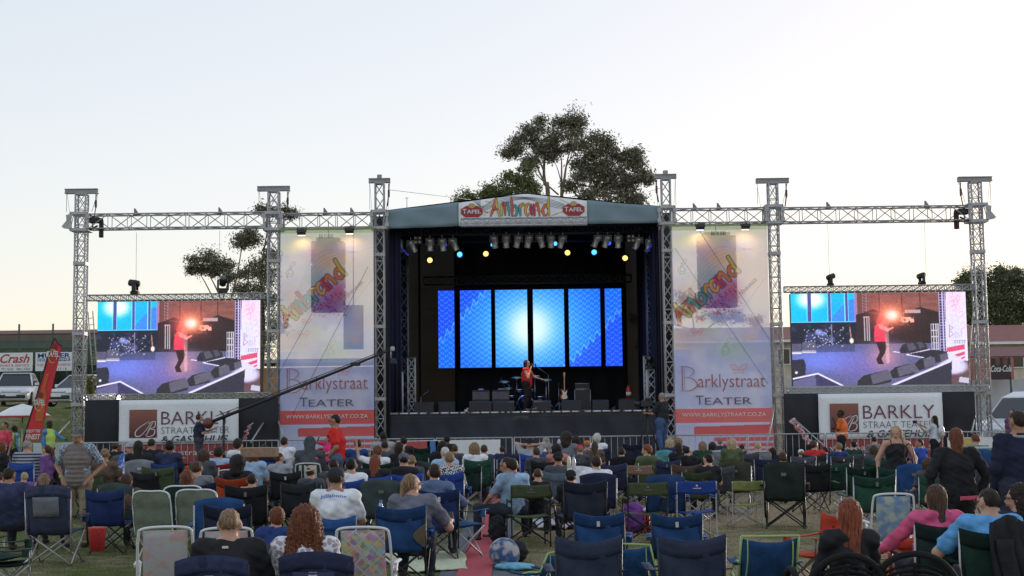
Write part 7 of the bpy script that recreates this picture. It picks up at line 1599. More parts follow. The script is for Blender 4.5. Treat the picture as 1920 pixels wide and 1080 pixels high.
# -- rows from the barrier towards the camera: (px, py of head top, label, hair, colour, shirt, chair, extras)
B, S_, W_F = FR_BLK, FR_SIL, FR_WHT
R = [
 (14, 828, 'auburn haired woman in black looking right, far left back', 'bob', 'auburn', 'black', None, dict(Y=33, rz=-.9)),
 (56, 825, 'balding man in navy and grey striped shirt on blue chair', 'buzz', 'grey', 'navy', ('quad', 'blue', S_), dict(Y=30, shirt_m=STRIPE, big=1.2, turn=-.5)),
 (97, 838, 'person with auburn hair right behind the girl in purple', 'bob', 'auburn', 'dgrey', None, dict(Y=31)),
 (200, 840, 'bald child right of the man in the quilted vest', 'buzz', 'fair', 'brown', None, dict(Y=25, sk='tan')),
 (213, 858, 'small child crouched low beside the bald child', 'buzz', 'brown', 'brown', None, dict(Y=25, sk='tan')),
 (184, 846, 'dark haired person half hidden by the quilted vest man', 'short', 'dark', 'dgrey', ('quad', 'dgreen', B), dict(Y=26)),
 (238, 829, 'child in floppy hat and blue and white wrap facing the camera', 'short', 'fair', 'white', None, dict(Y=30, rz=2.8, shirt_m=BW, face=True, cap=((.35, .36, .42), 'hat', 0), sleeve=2)),
 (218, 830, 'person in wide brown hat before the left barrier', 'short', 'dark', 'black', None, dict(Y=37, cap=((.08, .06, .05), 'hat', 0))),
 (263, 826, 'person with long black hair and black top, grey chair', 'long', 'black', 'black', ('round', 'lgrey', S_), dict(Y=29)),
 (287, 822, 'short haired man in black with arms spread', 'buzz', 'dark', 'black', None, dict(Y=33, sk='tan', akey='spread', arms={'elbL': (-.42, -.05, .80), 'wriL': (-.55, .1, .78), 'elbR': (.42, -.05, .8), 'wriR': (.56, .12, .80)})),
 (320, 825, 'dark haired man in navy before the ampersand of the banner', 'short', 'black', 'navy', ('quad', 'dblue', B), dict(Y=29, sk='brown')),
 (383, 841, 'brown haired person just below the jib operator', 'bob', 'brown', 'dgrey', None, dict(Y=25)),
 (373, 863, 'brown haired man in grey with ear showing, mid left', 'short', 'brown', 'grey', ('quad', 'navy', B), dict(Y=18.5, big=1.1)),
 (413, 838, 'dark haired person in light blue before the white banner', 'curlshort', 'dark', 'lblue', ('quad', 'red', B), dict(Y=27)),
 (450, 823, 'dark haired person in white by the black hoarding', 'curlshort', 'dark', 'white', ('quad', 'dblue', B), dict(Y=32, turn=-.7)),
 (449, 856, 'person with tall black hair on orange-red chair', 'afro', 'black', 'black', ('quad', 'orange', B), dict(Y=20, sc=None)),
 (476, 840, 'ginger haired child beside the brown cardboard box', 'bob', 'auburn', 'lblue', None, dict(Y=24)),
 (535, 819, 'dark haired man in white tee before the left scrim', 'short', 'dark', 'white', None, dict(Y=34)),
 (583, 819, 'hooded person with black hood and grey sweater', 'cap', 'black', 'grey', ('lawn', BWS, W_F), dict(Y=28, hood=2, sleeve=2, big=1.1, shirt='dgrey')),
 (526, 848, 'small child with brown hair looking right', 'short', 'brown', 'lgrey', None, dict(Y=24, turn=-1.0)),
 (585, 872, 'person in tan cap on dark green chair', 'short', 'brown', 'dgrey', ('quad', 'dgreen', S_), dict(Y=19, cap=((.42, .34, .26), 'cap', 1))),
 (671, 823, 'person in blue denim behind the man in red', 'short', 'dark', 'dblue', None, dict(Y=33)),
 (720, 809, 'dark skinned man in pale tee at the foot of the stage tower', 'buzz', 'black', 'lgrey', ('quad', 'dgreen', B), dict(Y=36, sk='dark', big=1.15)),
 (722, 826, 'short haired boy before the man in pale tee', 'buzz', 'dark', 'dgrey', None, dict(Y=31, sk='tan')),
 (757, 818, 'dark haired person in black left of the sponsor board', 'short', 'black', 'black', None, dict(Y=35)),
 (752, 829, 'woman with long curly black hair near the sponsor board', 'long', 'black', 'black', ('quad', 'black', B), dict(Y=28, turn=-.8)),
 (744, 830, 'fair haired child beside the curly black haired woman', 'bob', 'fair', 'grey', None, dict(Y=32)),
 (709, 835, 'auburn haired woman with one arm raised', 'pony', 'auburn', 'white', ('quad', 'dgreen', B), dict(Y=26, akey='raise', arms={'elbL': (-.38, -.02, 1.0), 'wriL': (-.42, -.02, 1.28)})),
 (706, 852, 'woman with long copper red braided hair', 'long', 'red', 'black', ('quad', 'blue', S_), dict(Y=20)),
 (758, 849, 'person in grey knitted beanie and black hood', 'cap', 'black', 'black', ('quad', 'blue', S_), dict(Y=20.5, hood=1, sleeve=2, cap=((.12, .12, .15), 'beanie', 0))),
 (660, 857, 'dark haired man in white tee just right of the blue-lettered tee', 'short', 'black', 'white', ('quad', 'blue', S_), dict(Y=18.5)),
 (838, 815, 'dark haired person in front of the white sponsor board', 'short', 'black', 'black', None, dict(Y=37, sk='brown')),
 (829, 826, 'person with dark bob and black top behind the elderly man', 'bob', 'black', 'black', ('round', 'black', S_), dict(Y=30)),
 (853, 833, 'brown haired person with mesh-backed chair by the board', 'short', 'brown', 'dgrey', ('round', 'dgrey', S_), dict(Y=31)),
 (835, 837, 'elderly balding man with pale hair', 'buzz', 'white', 'lblue', None, dict(Y=24)),
 (843, 846, 'fair haired boy in black and white houndstooth jacket', 'short', 'fair', 'white', ('quad', 'blue', S_), dict(Y=21, shirt_m=HOUND, sleeve=2)),
 (891, 829, 'woman with straight fair hair on tall dark green chair', 'bob', 'fair', 'white', ('quad', 'green', B), dict(Y=27)),
 (908, 833, 'brown haired child on dark round chair near the aisle', 'short', 'brown', 'dblue', ('round', 'dblue', S_), dict(Y=29)),
 (815, 868, 'dark haired man in blue hoodie on dark blue chair', 'short', 'dark', (.10, .14, .26), ('quad', 'dblue', B), dict(Y=15.5, hood=1, sleeve=2, akey='armr', arms={'elbR': (.36, .02, .72), 'wriR': (.34, .26, .66)})),
 (994, 822, 'man in black cap and pale grey tee with hands behind his head', 'buzz', 'black', 'lgrey', ('quad', 'blue', S_), dict(Y=31, big=1.1, cap=((.02, .02, .025), 'cap', 1), akey='behind', arms={'elbL': (-.30, -.02, 1.12), 'wriL': (-.10, -.16, 1.10), 'elbR': (.30, -.02, 1.12), 'wriR': (.10, -.16, 1.10)})),
 (1023, 820, 'grey haired woman in white, right of the man in black cap', 'curlshort', 'grey', 'white', None, dict(Y=36)),
 (1028, 829, 'grey haired person with ponytail in brown top', 'pony', 'grey', 'brown', None, dict(Y=31)),
 (1044, 831, 'black haired woman before the big curly haired woman', 'bob', 'black', 'salmon', None, dict(Y=28)),
 (1062, 812, 'woman with big dark curly hair in grey cardigan', 'afro', 'dark', 'grey', None, dict(Y=34, sleeve=2)),
 (1049, 823, 'person with white hair peeping left of the big curls', 'short', 'white', 'grey', None, dict(Y=37)),
 (1080, 816, 'dark haired woman in navy right of the big curls', 'bob', 'dark', 'navy', None, dict(Y=38)),
 (1100, 826, 'child in bright orange cap', 'short', 'fair', 'grey', None, dict(Y=33, cap=((.72, .16, .02), 'beanie', 1), nod=-.2)),
 (1087, 834, 'child in bright red cap', 'short', 'fair', 'dgrey', None, dict(Y=29, cap=((.62, .03, .05), 'beanie', 1), nod=-.2)),
 (1115, 828, 'long brown haired person beside the orange cap', 'long', 'brown', 'brown', None, dict(Y=32)),
 (1119, 813, 'white haired person in white shirt and pale headscarf', 'curlshort', 'white', 'white', ('quad', 'navy', B), dict(Y=36)),
 (1046, 847, 'man in black cap with both ears showing', 'buzz', 'dark', 'dgrey', ('quad', (.10, .13, .16), B), dict(Y=21, cap=((.02, .02, .025), 'cap', 1), turn=0, sk='tan')),
 (961, 858, 'dark haired person in pale blue tee behind the green director chair', 'short', 'dark', 'lblue', None, dict(Y=18, sk='tan')),
 (1008, 877, 'boy with cropped brown hair in black tee', 'buzz', 'brown', 'black', None, dict(Y=17.9, turn=0)),
 (1117, 853, 'dark haired boy in white tee on navy round chair', 'short', 'dark', 'white', ('round', 'navy', S_), dict(Y=19, turn=0)),
 (1070, 880, 'person in black beanie slumped in dark navy chair', 'short', 'black', 'black', None, dict(Y=16.9, cap=((.02, .022, .025), 'beanie', 0))),
 (1207, 834, 'red haired woman in olive seat looking left', 'curlshort', 'red', 'olive', ('round', 'olive', S_), dict(Y=26, turn=1.1, rz=.4)),
 (1254, 822, 'blonde woman beside the right stage tower', 'bob', 'blond', 'navy', None, dict(Y=34)),
 (1270, 820, 'light brown haired woman at the left edge of the right scrim', 'bob', 'fair', 'navy', None, dict(Y=36)),
 (1271, 830, 'woman with long dark brown hair in black', 'long', 'dark', 'black', ('quad', 'navy', S_), dict(Y=29)),
 (1315, 827, 'grey blonde woman in dark green coat', 'bob', 'fair', 'dgreen', None, dict(Y=31, sleeve=2)),
 (1334, 828, 'dark haired woman wrapped in pale grey blanket', 'bob', 'dark', 'lgrey', ('padded', 'lgrey', S_), dict(Y=31, hood=1, sleeve=2, big=1.25)),
 (1349, 822, 'fair haired person behind the grey blanket pair', 'short', 'fair', 'navy', None, dict(Y=38)),
 (1370, 821, 'woman with full bright blonde hair in dark olive coat', 'bob', 'blond', 'olive', None, dict(Y=30, sleeve=2)),
 (1418, 828, 'blonde person in pale grey hooded fleece', 'short', 'blond', 'lgrey', ('padded', 'lgrey', S_), dict(Y=30, hood=1, sleeve=2, big=1.3)),
 (1325, 849, 'dark haired man in black resting his head on his hand', 'short', 'black', 'black', ('quad', 'olive', S_), dict(Y=21, turn=.7, cdx=-30)),
 (1465, 848, 'brown haired person behind the high dark green chair', 'curlshort', 'brown', 'dgrey', None, dict(Y=24)),
 (1500, 842, 'child in round white cap', 'short', 'fair', 'navy', None, dict(Y=29, cap=((.75, .76, .8), 'beanie', 1))),
 (1525, 825, 'person in red jacket with white collar looking right', 'short', 'brown', 'red', ('quad', 'dgrey', S_), dict(Y=29, sleeve=2, turn=-.9, sk='pale')),
 (1569, 829, 'fair haired person with sunglasses on head in blue', 'short', 'fair', 'dblue', ('quad', 'dgrey', S_), dict(Y=29, turn=.6)),
 (1598, 826, 'black haired person in dark green jacket under the orange vest guard', 'short', 'black', 'dgreen', ('quad', 'dgrey', S_), dict(Y=31)),
 (1637, 818, 'dark haired man in grey before the red web banner', 'buzz', 'dark', 'grey', None, dict(Y=36)),
 (1636, 834, 'brown haired woman in grey looking down, left of the blonde', 'bob', 'brown', 'dgrey', ('quad', 'dgreen', B), dict(Y=27)),
 (1717, 823, 'dark haired man in bright blue shown in profile', 'short', 'black', 'blue', None, dict(Y=30, turn=1.3, rz=.5, sk='tan')),
 (1737, 857, 'brown haired person with back turned on green chair', 'bob', 'brown', 'dgrey', ('quad', 'green', S_), dict(Y=19)),
 (1825, 813, 'man with reddish hair in green and grey striped hoodie', 'buzz', 'auburn', 'lgrey', ('round', 'mblue', B), dict(Y=28, shirt_m=GSTR, big=1.3, hood=1, sleeve=2)),
 (24, 875, 'broad dark haired man in navy tee at the left edge', 'short', 'dark', (.035, .045, .10), None, dict(Y=17, big=1.3, turn=-.35, sk='tan', akey='dn', arms={'elbR': (.34, .0, .66), 'wriR': (.26, .25, .55)})),
 (4, 884, 'small brown haired boy cut off by the left edge', 'short', 'brown', 'grey', None, dict(Y=20)),
 (48, 884, 'blond toddler in purple and pink', 'short', 'blond', 'purple', None, dict(Y=21, turn=.8)),
 (87, 886, 'woman with light brown hair behind the large grey chair', 'long', 'fair', 'brown', None, dict(Y=17.5)),
 (243, 888, 'person with dark brown hair and small white hair clip', 'curlshort', 'brown', 'brown', None, dict(Y=17)),
 (351, 880, 'woman with dark auburn hair looking left behind padded chairs', 'bob', 'auburn', 'navy', None, dict(Y=16.5, turn=.9)),
 (475, 886, 'pink sleeved person mostly hidden by the camouflage chair', 'short', 'dark', 'salmon', None, dict(Y=17)),
 (632, 876, 'man in white tee with blue lettering and dark cap', 'buzz', 'dark', 'white', ('quad', 'mblue', S_), dict(Y=13.2, csc=.86, big=1.15, turn=0, cap=((.03, .035, .045), 'cap', 0), sk='tan')),
 (520, 950, 'child with auburn bob beside the grey chair back', 'curlshort', 'auburn', 'dblue', None, dict(Y=11.0, turn=.5)),
]
for px, py, lb, hair, hc, sh, ch, k in R:
    k = dict(k); k.pop('sc', None); k.pop('sc_', None)
    if 'shirt' in k: sh = k.pop('shirt')
    o = seat(px, py, lb, 'buzz' if hair == 'cap' else hair, hc, sh, ch, **k)
for px, py, lb, hair, hc, sh, ch, k in [
 (128, 842, 'dark haired person seated behind the left elbow of the vest man', 'bob', 'dark', 'dgrey', None, dict(Y=25)), (1287, 836, 'dark coated person left of the dark green coat woman', 'short', 'black', 'black', ('quad', 'black', B), dict(Y=28)),
 (772, 852, 'fair haired child right of the grey knitted beanie', 'short', 'fair', 'dgrey', None, dict(Y=22)), (1652, 826, 'dark haired person behind the head of the blonde woman', 'short', 'dark', 'dgrey', None, dict(Y=33)),
 (941, 836, 'dark haired person by the white barrier frame at the aisle', 'short', 'dark', 'navy', None, dict(Y=33)), (1165, 838, 'dark haired person in black between white jacket and red hair', 'short', 'dark', 'black', ('quad', 'black', B), dict(Y=27)),
 (1390, 832, 'dark haired person between the two bright blondes', 'short', 'dark', 'navy', None, dict(Y=33)), (1447, 838, 'dark haired person at the lower right corner of the right scrim', 'bob', 'dark', 'black', ('quad', 'dgrey', B), dict(Y=29)),
 (1546, 836, 'dark haired person before the long pale stay', 'short', 'dark', 'dgrey', None, dict(Y=30)), (626, 858, 'dark haired child behind the dark cap of the blue-lettered tee', 'short', 'dark', 'dgrey', None, dict(Y=20)),
 (497, 832, 'dark haired person left of the foot of the second tower', 'short', 'dark', 'black', ('quad', 'navy', B), dict(Y=31)), (1005, 838, 'brown haired person right of the man with hands behind his head', 'short', 'brown', 'dgrey', None, dict(Y=27))]:
    seat(px, py, lb, hair, hc, sh, ch, **k)
def tee_text(o, s, z, y, w, h, col=(.05, .16, .55)):
    m = text_mb(s, (-w/2, z, w/2, z+h), y, .15, .02); m.v = [(x, yy+.9*x*x, zz-1.2*x*x) for x, yy, zz in m.v]; m.build('lettering', mat('blue_print', col, .7), o)
for o in list(COL.objects):
    if o.get('label', '').startswith('man in white tee with blue'): tee_text(o, 'billabong', .925, -.297, .27, .05)
# -- foreground sitters
fg1 = seat(436, 950, 'fair cropped haired man in black jacket, largest at the bottom', 'buzz', 'fair', 'black', None, big=1.28, sleeve=2, hood=0, turn=0, var=0, res=.013)
m = MB(); m.box((0, -.262, .955), (.045, .006, .018), rot=Matrix.Rotation(-.25, 3, 'X')); m.build('maker_patch', PATCH, fg1)
camping_chair('tall', 'wide navy high-backed chair under the man in black jacket', 412, 10.35, (.035, .045, .10), FR_BLK, (.035, .045, .10), sc=.90, py=1050, group=GCH)
fg2 = seat(577, 947, 'woman with thick curly copper hair and spotted white blouse', 'curly', 'auburn', 'white', None, big=1.15, sleeve=2, turn=.1, var=0, shirt_m=SPOT, res=.013)
camping_chair('tall', 'navy high-backed chair under the curly copper haired woman', 612, 10.4, (.035, .045, .10), FR_BLK, (.035, .045, .10), sc=.90, py=1050, group=GCH)
fg3 = seat(775, 888, 'woman in grey tee with fair ponytail turned right holding a phone', 'pony', 'fair', (.14, .15, .19), None, big=1.25, turn=-1.0, var=0, res=.013, glasses=True, face=True, akey='phone', arms={'elbR': (.40, .05, .62), 'wriR': (.40, .32, .66), 'wriL': (-.02, .30, .62)})
camping_chair('two', 'blue folding chair with olive side panels under the ponytailed woman', 757, fg3.location.y-.30, Cc['mblue'], FR_BLK, (.12, .10, .07), sc=1.0, py=940, group=GCH)
m = MB(); m.box((0, 0, 0), (.075, .008, .15), bev=.003); o = m.build('mobile_phone', BLKM, None, (fg3.location.x+.40, fg3.location.y+.43, .70)); o.rotation_euler = (-.6, 0, .3); tag(o, 'black mobile phone in the hand of the ponytailed woman', 'phone')
fg4 = seat(956, 857, 'dark haired man with sunglasses leaning forward by the red carpet', 'short', 'dark', (.22, .32, .44), None, Y=17.9, turn=.25, rz=1.0, lean=.10, nod=-.15, var=2, glasses=True, face=True, sk='tan', akey='fwd', arms={'elbL': (-.26, .18, .66), 'wriL': (-.10, .46, .46), 'elbR': (.26, .16, .62), 'wriR': (.10, .46, .50)})
fg5 = seat(1583, 933, 'woman with straight copper hair on black plastic chair', 'long', 'red', 'black', None, Y=8.5, turn=.15, sleeve=2, res=.013, var=0, big=.85, akey='tuck', arms={'elbL': (-.225, .0, .68), 'wriL': (-.12, .24, .62), 'elbR': (.225, .0, .68), 'wriR': (.12, .24, .62)})
fg6 = seat(1745, 907, 'woman with long brown hair in hot pink hoodie', 'long', 'brown', 'pink', ('quad', (.03, .055, .05), FR_SIL), sleeve=2, hood=1, turn=.15, res=.013, var=0, akey='pk', arms={'elbL': (-.38, .04, .70), 'wriL': (-.40, .30, .62)}, big=1.1, ctop=1)
fg7 = seat(1843, 913, 'man with cropped dark hair in sky blue tee', 'buzz', 'dark', (.12, .36, .68), ('quad', 'dgreen', FR_SIL), turn=.5, res=.013, var=0, big=1.3, akey='bl', arms={'elbL': (-.40, .02, .68), 'wriL': (-.30, .26, .72), 'elbR': (.36, -.02, .66), 'wriR': (.34, .2, .56)}, glasses=True, face=True)
fg8 = seat(1893, 908, 'woman with dark curly hair in navy top at the right edge', 'curly', 'dark', (.025, .03, .06), None, turn=.9, rz=.3, res=.013, var=0, sleeve=1, glasses=True, face=True, big=1.2)
m = MB(); m.sheet(lambda u, v: Vector(((u-.5)*(.36-.08*v)+.02*math.sin(v*6), -.06*math.sin(v*PI)-.03*abs(math.sin(u*9+v*2)), -.42+.72*v-.03*math.cos(u*6))), 16, 14, .03); m.sheet(lambda u, v: Vector((-.10+.13*u+.03*math.sin(v*5), -.10-.02*math.sin(u*PI), -.48+.62*v)), 6, 10, .03)
o = m.build('black_jacket', Cc and cloth(Cc['black']), None, (at(1888, 1000, fg7.location.y-.4).x, fg7.location.y-.42, .70)); tag(o, 'black jacket draped over the dark green chair of the man in sky blue', 'jacket')
# -- standing and walking people
vest = person('man in camouflage cap and quilted grey vest, hands on hips', 147, 20.8, kind='stand', rz=PI, sc=1.03, py=800, hair='short', hc='brown', sk='tan', shirt=(.20, .17, .16), shirt_m=PLAID, pants=(.30, .24, .17), big=1.02, nod=-.32, turn=.15, face=True, cap=(CAMO, 'cap', 0), akey='hips', arms={'elbL': (-.34, -.12, 1.16), 'wriL': (-.20, .06, .99), 'elbR': (.34, -.12, 1.16), 'wriR': (.20, .06, .99), 'hd': (0, .05, 1.60)}, res=.018)
J = pose('stand'); link('quilted_vest', surf([('c', J['pel']+V3(0, 0, .02), J['che'], .165, .170), ('c', J['che'], J['nec']+V3(0, 0, -.05), .168, .105), ('c', V3(-.05, 0, .97), V3(.05, 0, .97), .150, .150), ('c', J['che']+V3(-.06, 0, 0), J['che']+V3(.06, 0, 0), .150, .150), ('c', V3(-.13, 0, 1.39), V3(.13, 0, 1.39), .088, .088)], .016, .03, lambda v: v+np.stack([v[:, 0]*0, v[:, 1]*.05*np.sin(v[:, 2]*95), v[:, 0]*0], 1)), mat('vest_cloth', (.17, .145, .135), .7, var=.15), vest)
m = MB(); m.lathe([(.034, -.012), (.034, .012)], (.22, .06, 1.0), Matrix.Rotation(.6, 3, 'X'), 14, cap=False); m.build('wristband', mat('lime_band', (.3, .5, .12), .5), vest)
girl = person('girl in purple hoodie standing in profile at the left', 88, 26.5, kind='stand', rz=1.35, sc=.80, py=840, hair='pony', hc='brown', shirt=Cc['purple'], sleeve=2, hood=1, pants=(.08, .08, .1), face=True, nod=-.1)
redman = person('man in red polo shirt walking left in front of the left scrim', 629, 28.2, kind='stand', rz=1.45, sc=1.10, py=780, hair='short', hc='black', sk='tan', shirt=(.62, .03, .03), pants=(.10, .15, .25), big=1.25, nod=-.12, face=True, glasses=True, akey='walk', arms={'elbL': (-.27, -.08, 1.13), 'wriL': (-.28, .10, .93), 'elbR': (.30, .05, 1.14), 'wriR': (.16, .28, 1.10), 'kneL': (-.12, .16, .52), 'ankL': (-.12, .16, .09), 'kneR': (.12, .0, .50), 'ankR': (.12, -.28, .14)})
kid = person('small girl in hot pink carried by the man in red', 609, 28.0, z=.72, kind='sit', rz=2.2, sc=.62, py=820, hair='short', hc='dark', shirt=(.80, .06, .22), pants=(.75, .08, .25), face=True, akey='kid', arms={'elbR': (.24, .16, 1.0), 'wriR': (.04, .20, 1.16)})
def hiviz(o, kind, col, sc=1.0):
    J = pose(kind); link('safety_vest', surf([('c', J['pel']+V3(0, 0, .06), J['che'], .172, .178), ('c', J['che']+V3(-.06, 0, 0), J['che']+V3(.06, 0, 0), .15, .15), ('c', V3(-.13, 0, 1.39), V3(.13, 0, 1.39), .09, .09), ('c', J['che'], J['nec']+V3(0, 0, -.06), .172, .115)], .02, .03), mat('hiviz_%d' % int(col[0]*100), col, .6, var=.08), o)
    m = MB(); m.lathe([(.186, -.02), (.186, .02)], (0, 0, J['che'][2]-.18), None, 20, cap=False); m.build('reflective_band', mat('reflective', (.6, .62, .6), .3), o)
g1 = person('security guard in yellow vest and blue shirt left of the flag', 27, 42.0, z=0, kind='stand', rz=-.8, sc=.97, py=800, hair='buzz', hc='black', sk='dark', shirt=(.16, .33, .55), sleeve=2, pants=(.05, .07, .12)); hiviz(g1, 'stand', (.50, .75, .12))
g2 = person('security guard in yellow vest facing right beside the flag', 92, 42.4, z=0, kind='stand', rz=-1.9, sc=1.04, py=790, hair='buzz', hc='black', sk='dark', shirt=(.10, .25, .55), sleeve=2, pants=(.05, .07, .12), nod=-.3, face=True, akey='reach', arms={'elbL': (-.28, .2, 1.22), 'wriL': (-.2, .42, 1.18)}); hiviz(g2, 'stand', (.50, .75, .12))
person('person in pink top behind the barrier at the far left', 10, 41.6, kind='stand', rz=2.6, sc=1.03, py=790, hair='short', hc='dark', sk='tan', shirt=(.65, .08, .13), face=True)
g3 = person('security guard in orange vest with hand on chin before the right banner', 1577, 41.6, kind='stand', rz=1.2, sc=1.06, py=770, hair='buzz', hc='black', sk='dark', shirt=(.62, .16, .03), sleeve=1, pants=(.02, .02, .025), akey='chin', arms={'elbL': (-.22, .08, 1.16), 'wriL': (-.06, .20, 1.42), 'elbR': (.22, .10, 1.16), 'wriR': (0, .2, 1.2)}); hiviz(g3, 'stand', (.80, .16, .03))
ph = person('woman with long black hair raising a phone, silver backpack on', 1752, 40.5, kind='stand', rz=.75, sc=.945, py=780, hair='long', hc='black', sk='tan', shirt=(.55, .6, .68), pants=(.02, .02, .025), akey='photo', arms={'elbL': (-.22, .22, 1.24), 'wriL': (-.12, .48, 1.44), 'elbR': (.22, .22, 1.24), 'wriR': (.02, .50, 1.44)})
m = MB(); m.box((0, 0, 0), (.09, .15, .012), bev=.004); R_ = ph.matrix_basis; q = Matrix.Rotation(.75, 3, 'Z') @ Vector((-.05, .62, 1.47)); o = m.build('mobile_phone', BLKM, None, Vector(ph.location)+q*.985, (0, 1.3, .75)); tag(o, 'small phone held up by the woman with silver backpack', 'phone')
m = MB(); m.ball((0, 0, 0), (.13, .09, .19), n=14, m=10); m.box((0, -.07, -.05), (.16, .05, .14), bev=.03); q = Matrix.Rotation(.75, 3, 'Z') @ Vector((0, -.20, 1.16)); o = m.build('backpack', mat('silver_backpack', (.5, .5, .52), .35, .5, var=.3, scale=12), None, Vector(ph.location)+q, (0, 0, .75)); tag(o, 'shiny silver backpack on the phone-raising woman', 'backpack')
bl = person('blonde woman in black camisole looking down, standing at the right', 1679, 24.0, kind='stand', rz=PI-.1, sc=.915, py=800, hair='bob', hc='blond', sk='pale', shirt=Cc['black'], sleeve=-1, pants=Cc['black'], big=1.22, nod=-.35, turn=-.35, face=True, akey='cami', arms={'elbR': (.34, -.03, 1.12), 'wriR': (.36, .04, .86), 'elbL': (-.34, -.03, 1.12), 'wriL': (-.30, .20, .98)}, res=.016)
m = MB()
for s in (-1, 1): m.path(crom([(s*.10, .15, 1.32), (s*.11, .10, 1.43), (s*.11, 0, 1.475), (s*.10, -.12, 1.36)], 4), .008, n=5)
m.build('strap', cloth(Cc['black']), bl)
m = MB(); m.lathe([(.032, -.01), (.032, .01)], (-.30, .18, .985), Matrix.Rotation(1.0, 3, 'X'), 14, cap=False); m.build('wristwatch', SILV, bl)
m = MB(); m.box((0, 0, 0), (.26, .12, .30), bev=.05); m.path(crom([(-.1, 0, .14), (-.05, 0, .45), (.05, 0, .45), (.1, 0, .14)], 5), .01); o = m.build('handbag', BLKP, None, (at(1703, 885, 23.8).x, 23.7, .80)); tag(o, 'black handbag hanging at the side of the blonde woman', 'bag')
jk = person('woman with long auburn hair in black jacket, standing with back turned', 1791, 17.3, kind='stand', rz=.05, sc=.955, py=800, hair='long', hc='auburn', shirt=Cc['black'], sleeve=2, pants=Cc['black'], big=1.32, longh=.10, akey='jk', arms={'elbL': (-.36, -.04, 1.14), 'wriL': (-.34, .05, .88), 'elbR': (.38, -.04, 1.13), 'wriR': (.27, .0, .84)}, turn=0, res=.016)
m = MB(); m.sheet(lambda u, v: Vector((-.05+.30*u, -.215+.01*math.sin(u*9), .86-.05*(1-u)*v+.012*u-.055*v*u)), 8, 3, .01); m.build('pink_shirt_hem', cloth((.62, .12, .2)), jk)
rm = person('tall man in dark navy jacket cut off by the right edge', 1908, 16.2, kind='stand', rz=.15, sc=1.08, py=780, hair='short', hc='dark', sk='tan', shirt=(.018, .022, .05), sleeve=2, pants=(.03, .035, .06), big=1.3, longh=.06, turn=.3, res=.018)
m = MB(); m.path([(.095*math.cos(a), .075*math.sin(a)-.02, 1.455+.01*math.sin(a)) for a in np.linspace(0, 2*PI, 17)[:-1]], .018, closed=True); m.build('collar', cloth((.35, .35, .38)), rm)
person('woman in purple top by the white van behind the barriers', 1898, 41.5, kind='stand', rz=2.2, sc=1.03, py=770, hair='bob', hc='dark', sk='tan', shirt=(.16, .08, .16), face=True)
# -- jib crane and its operator
op = person('jib operator in dark striped tee with headphones at the left banner', 373, 42.2, z=.22, kind='stand', rz=-1.45, sc=1.0, py=775, hair='short', hc='brown', shirt=(.03, .04, .07), pants=(.06, .06, .08), big=1.1, nod=.1, face=True, akey='jib', arms={'elbL': (-.22, .16, 1.18), 'wriL': (-.10, .42, 1.26), 'elbR': (.22, .14, 1.14), 'wriR': (.10, .40, 1.18)})
m = MB(); m.path([(.095*math.cos(a), -.01, .02+.115*math.sin(a)) for a in np.linspace(0, PI, 9)], .012)
for s in (-1, 1): m.lathe([(.045, -.02), (.045, .02)], (s*.092, -.01, .0), Matrix.Rotation(PI/2, 3, 'Y'), 12)
m.build('headphones', BLKM, op, pose('stand')['hd'])
m = MB(); m.box((0, 0, .11), (1.0, .8, .22), bev=.01); o = m.build('low_platform', BLKP, None, (op.location.x, 42.2, 0)); tag(o, 'low black platform under the jib operator', 'platform')
a = at(404, 788, 42.0); b = at(733, 656, 41.2); jb = thing('camera_jib', 'long black camera jib reaching up from the left banner to the stage tower', 'camera crane', (a.x, a.y, 0)); A = Vector((0, 0, a.z)); Bv = b-Vector((a.x, a.y, 0)); d = (Bv-A); u = d.normalized()
m = MB(); m.tube(A-u*.35, A+d*.55, .055, r2=.045); m.tube(A+d*.55, Bv, .045, r2=.03); m.tube(A+Vector((0, 0, .12)), Bv+Vector((0, 0, .06)), .012); m.box(A+d*.8, (.3, .12, .12), bev=.03); m.build('boom', BLKM, jb)
m = MB(); m.ball(tuple(A-u*.25), .17, n=18, m=12); m.build('counterweight', mat('counterweight_brown', (.13, .035, .025), .35), jb)
m = MB(); m.tube((.25, 0, 0), (.25, 0, a.z+.1), .04)
for k in range(3): m.tube((.25, 0, .7), (.25+.6*math.cos(k*2.1), .6*math.sin(k*2.1), 0), .025)
m.build('pedestal', BLKM, jb); m = MB(); m.tube(Bv, Bv+Vector((0, 0, -.25)), .02); m.box(Bv+Vector((.05, 0, .03)), (.12, .12, .14), bev=.02); m.build('head_mount', ALU, jb)
m = MB(); m.box(Bv+Vector((.08, -.1, -.35)), (.16, .36, .18), bev=.03); m.lathe([(.06, 0), (.06, .14)], tuple(Bv+Vector((.08, .08, -.35))), Matrix.Rotation(-PI/2, 3, 'X'), 12); m.build('camera', BLKM, jb)
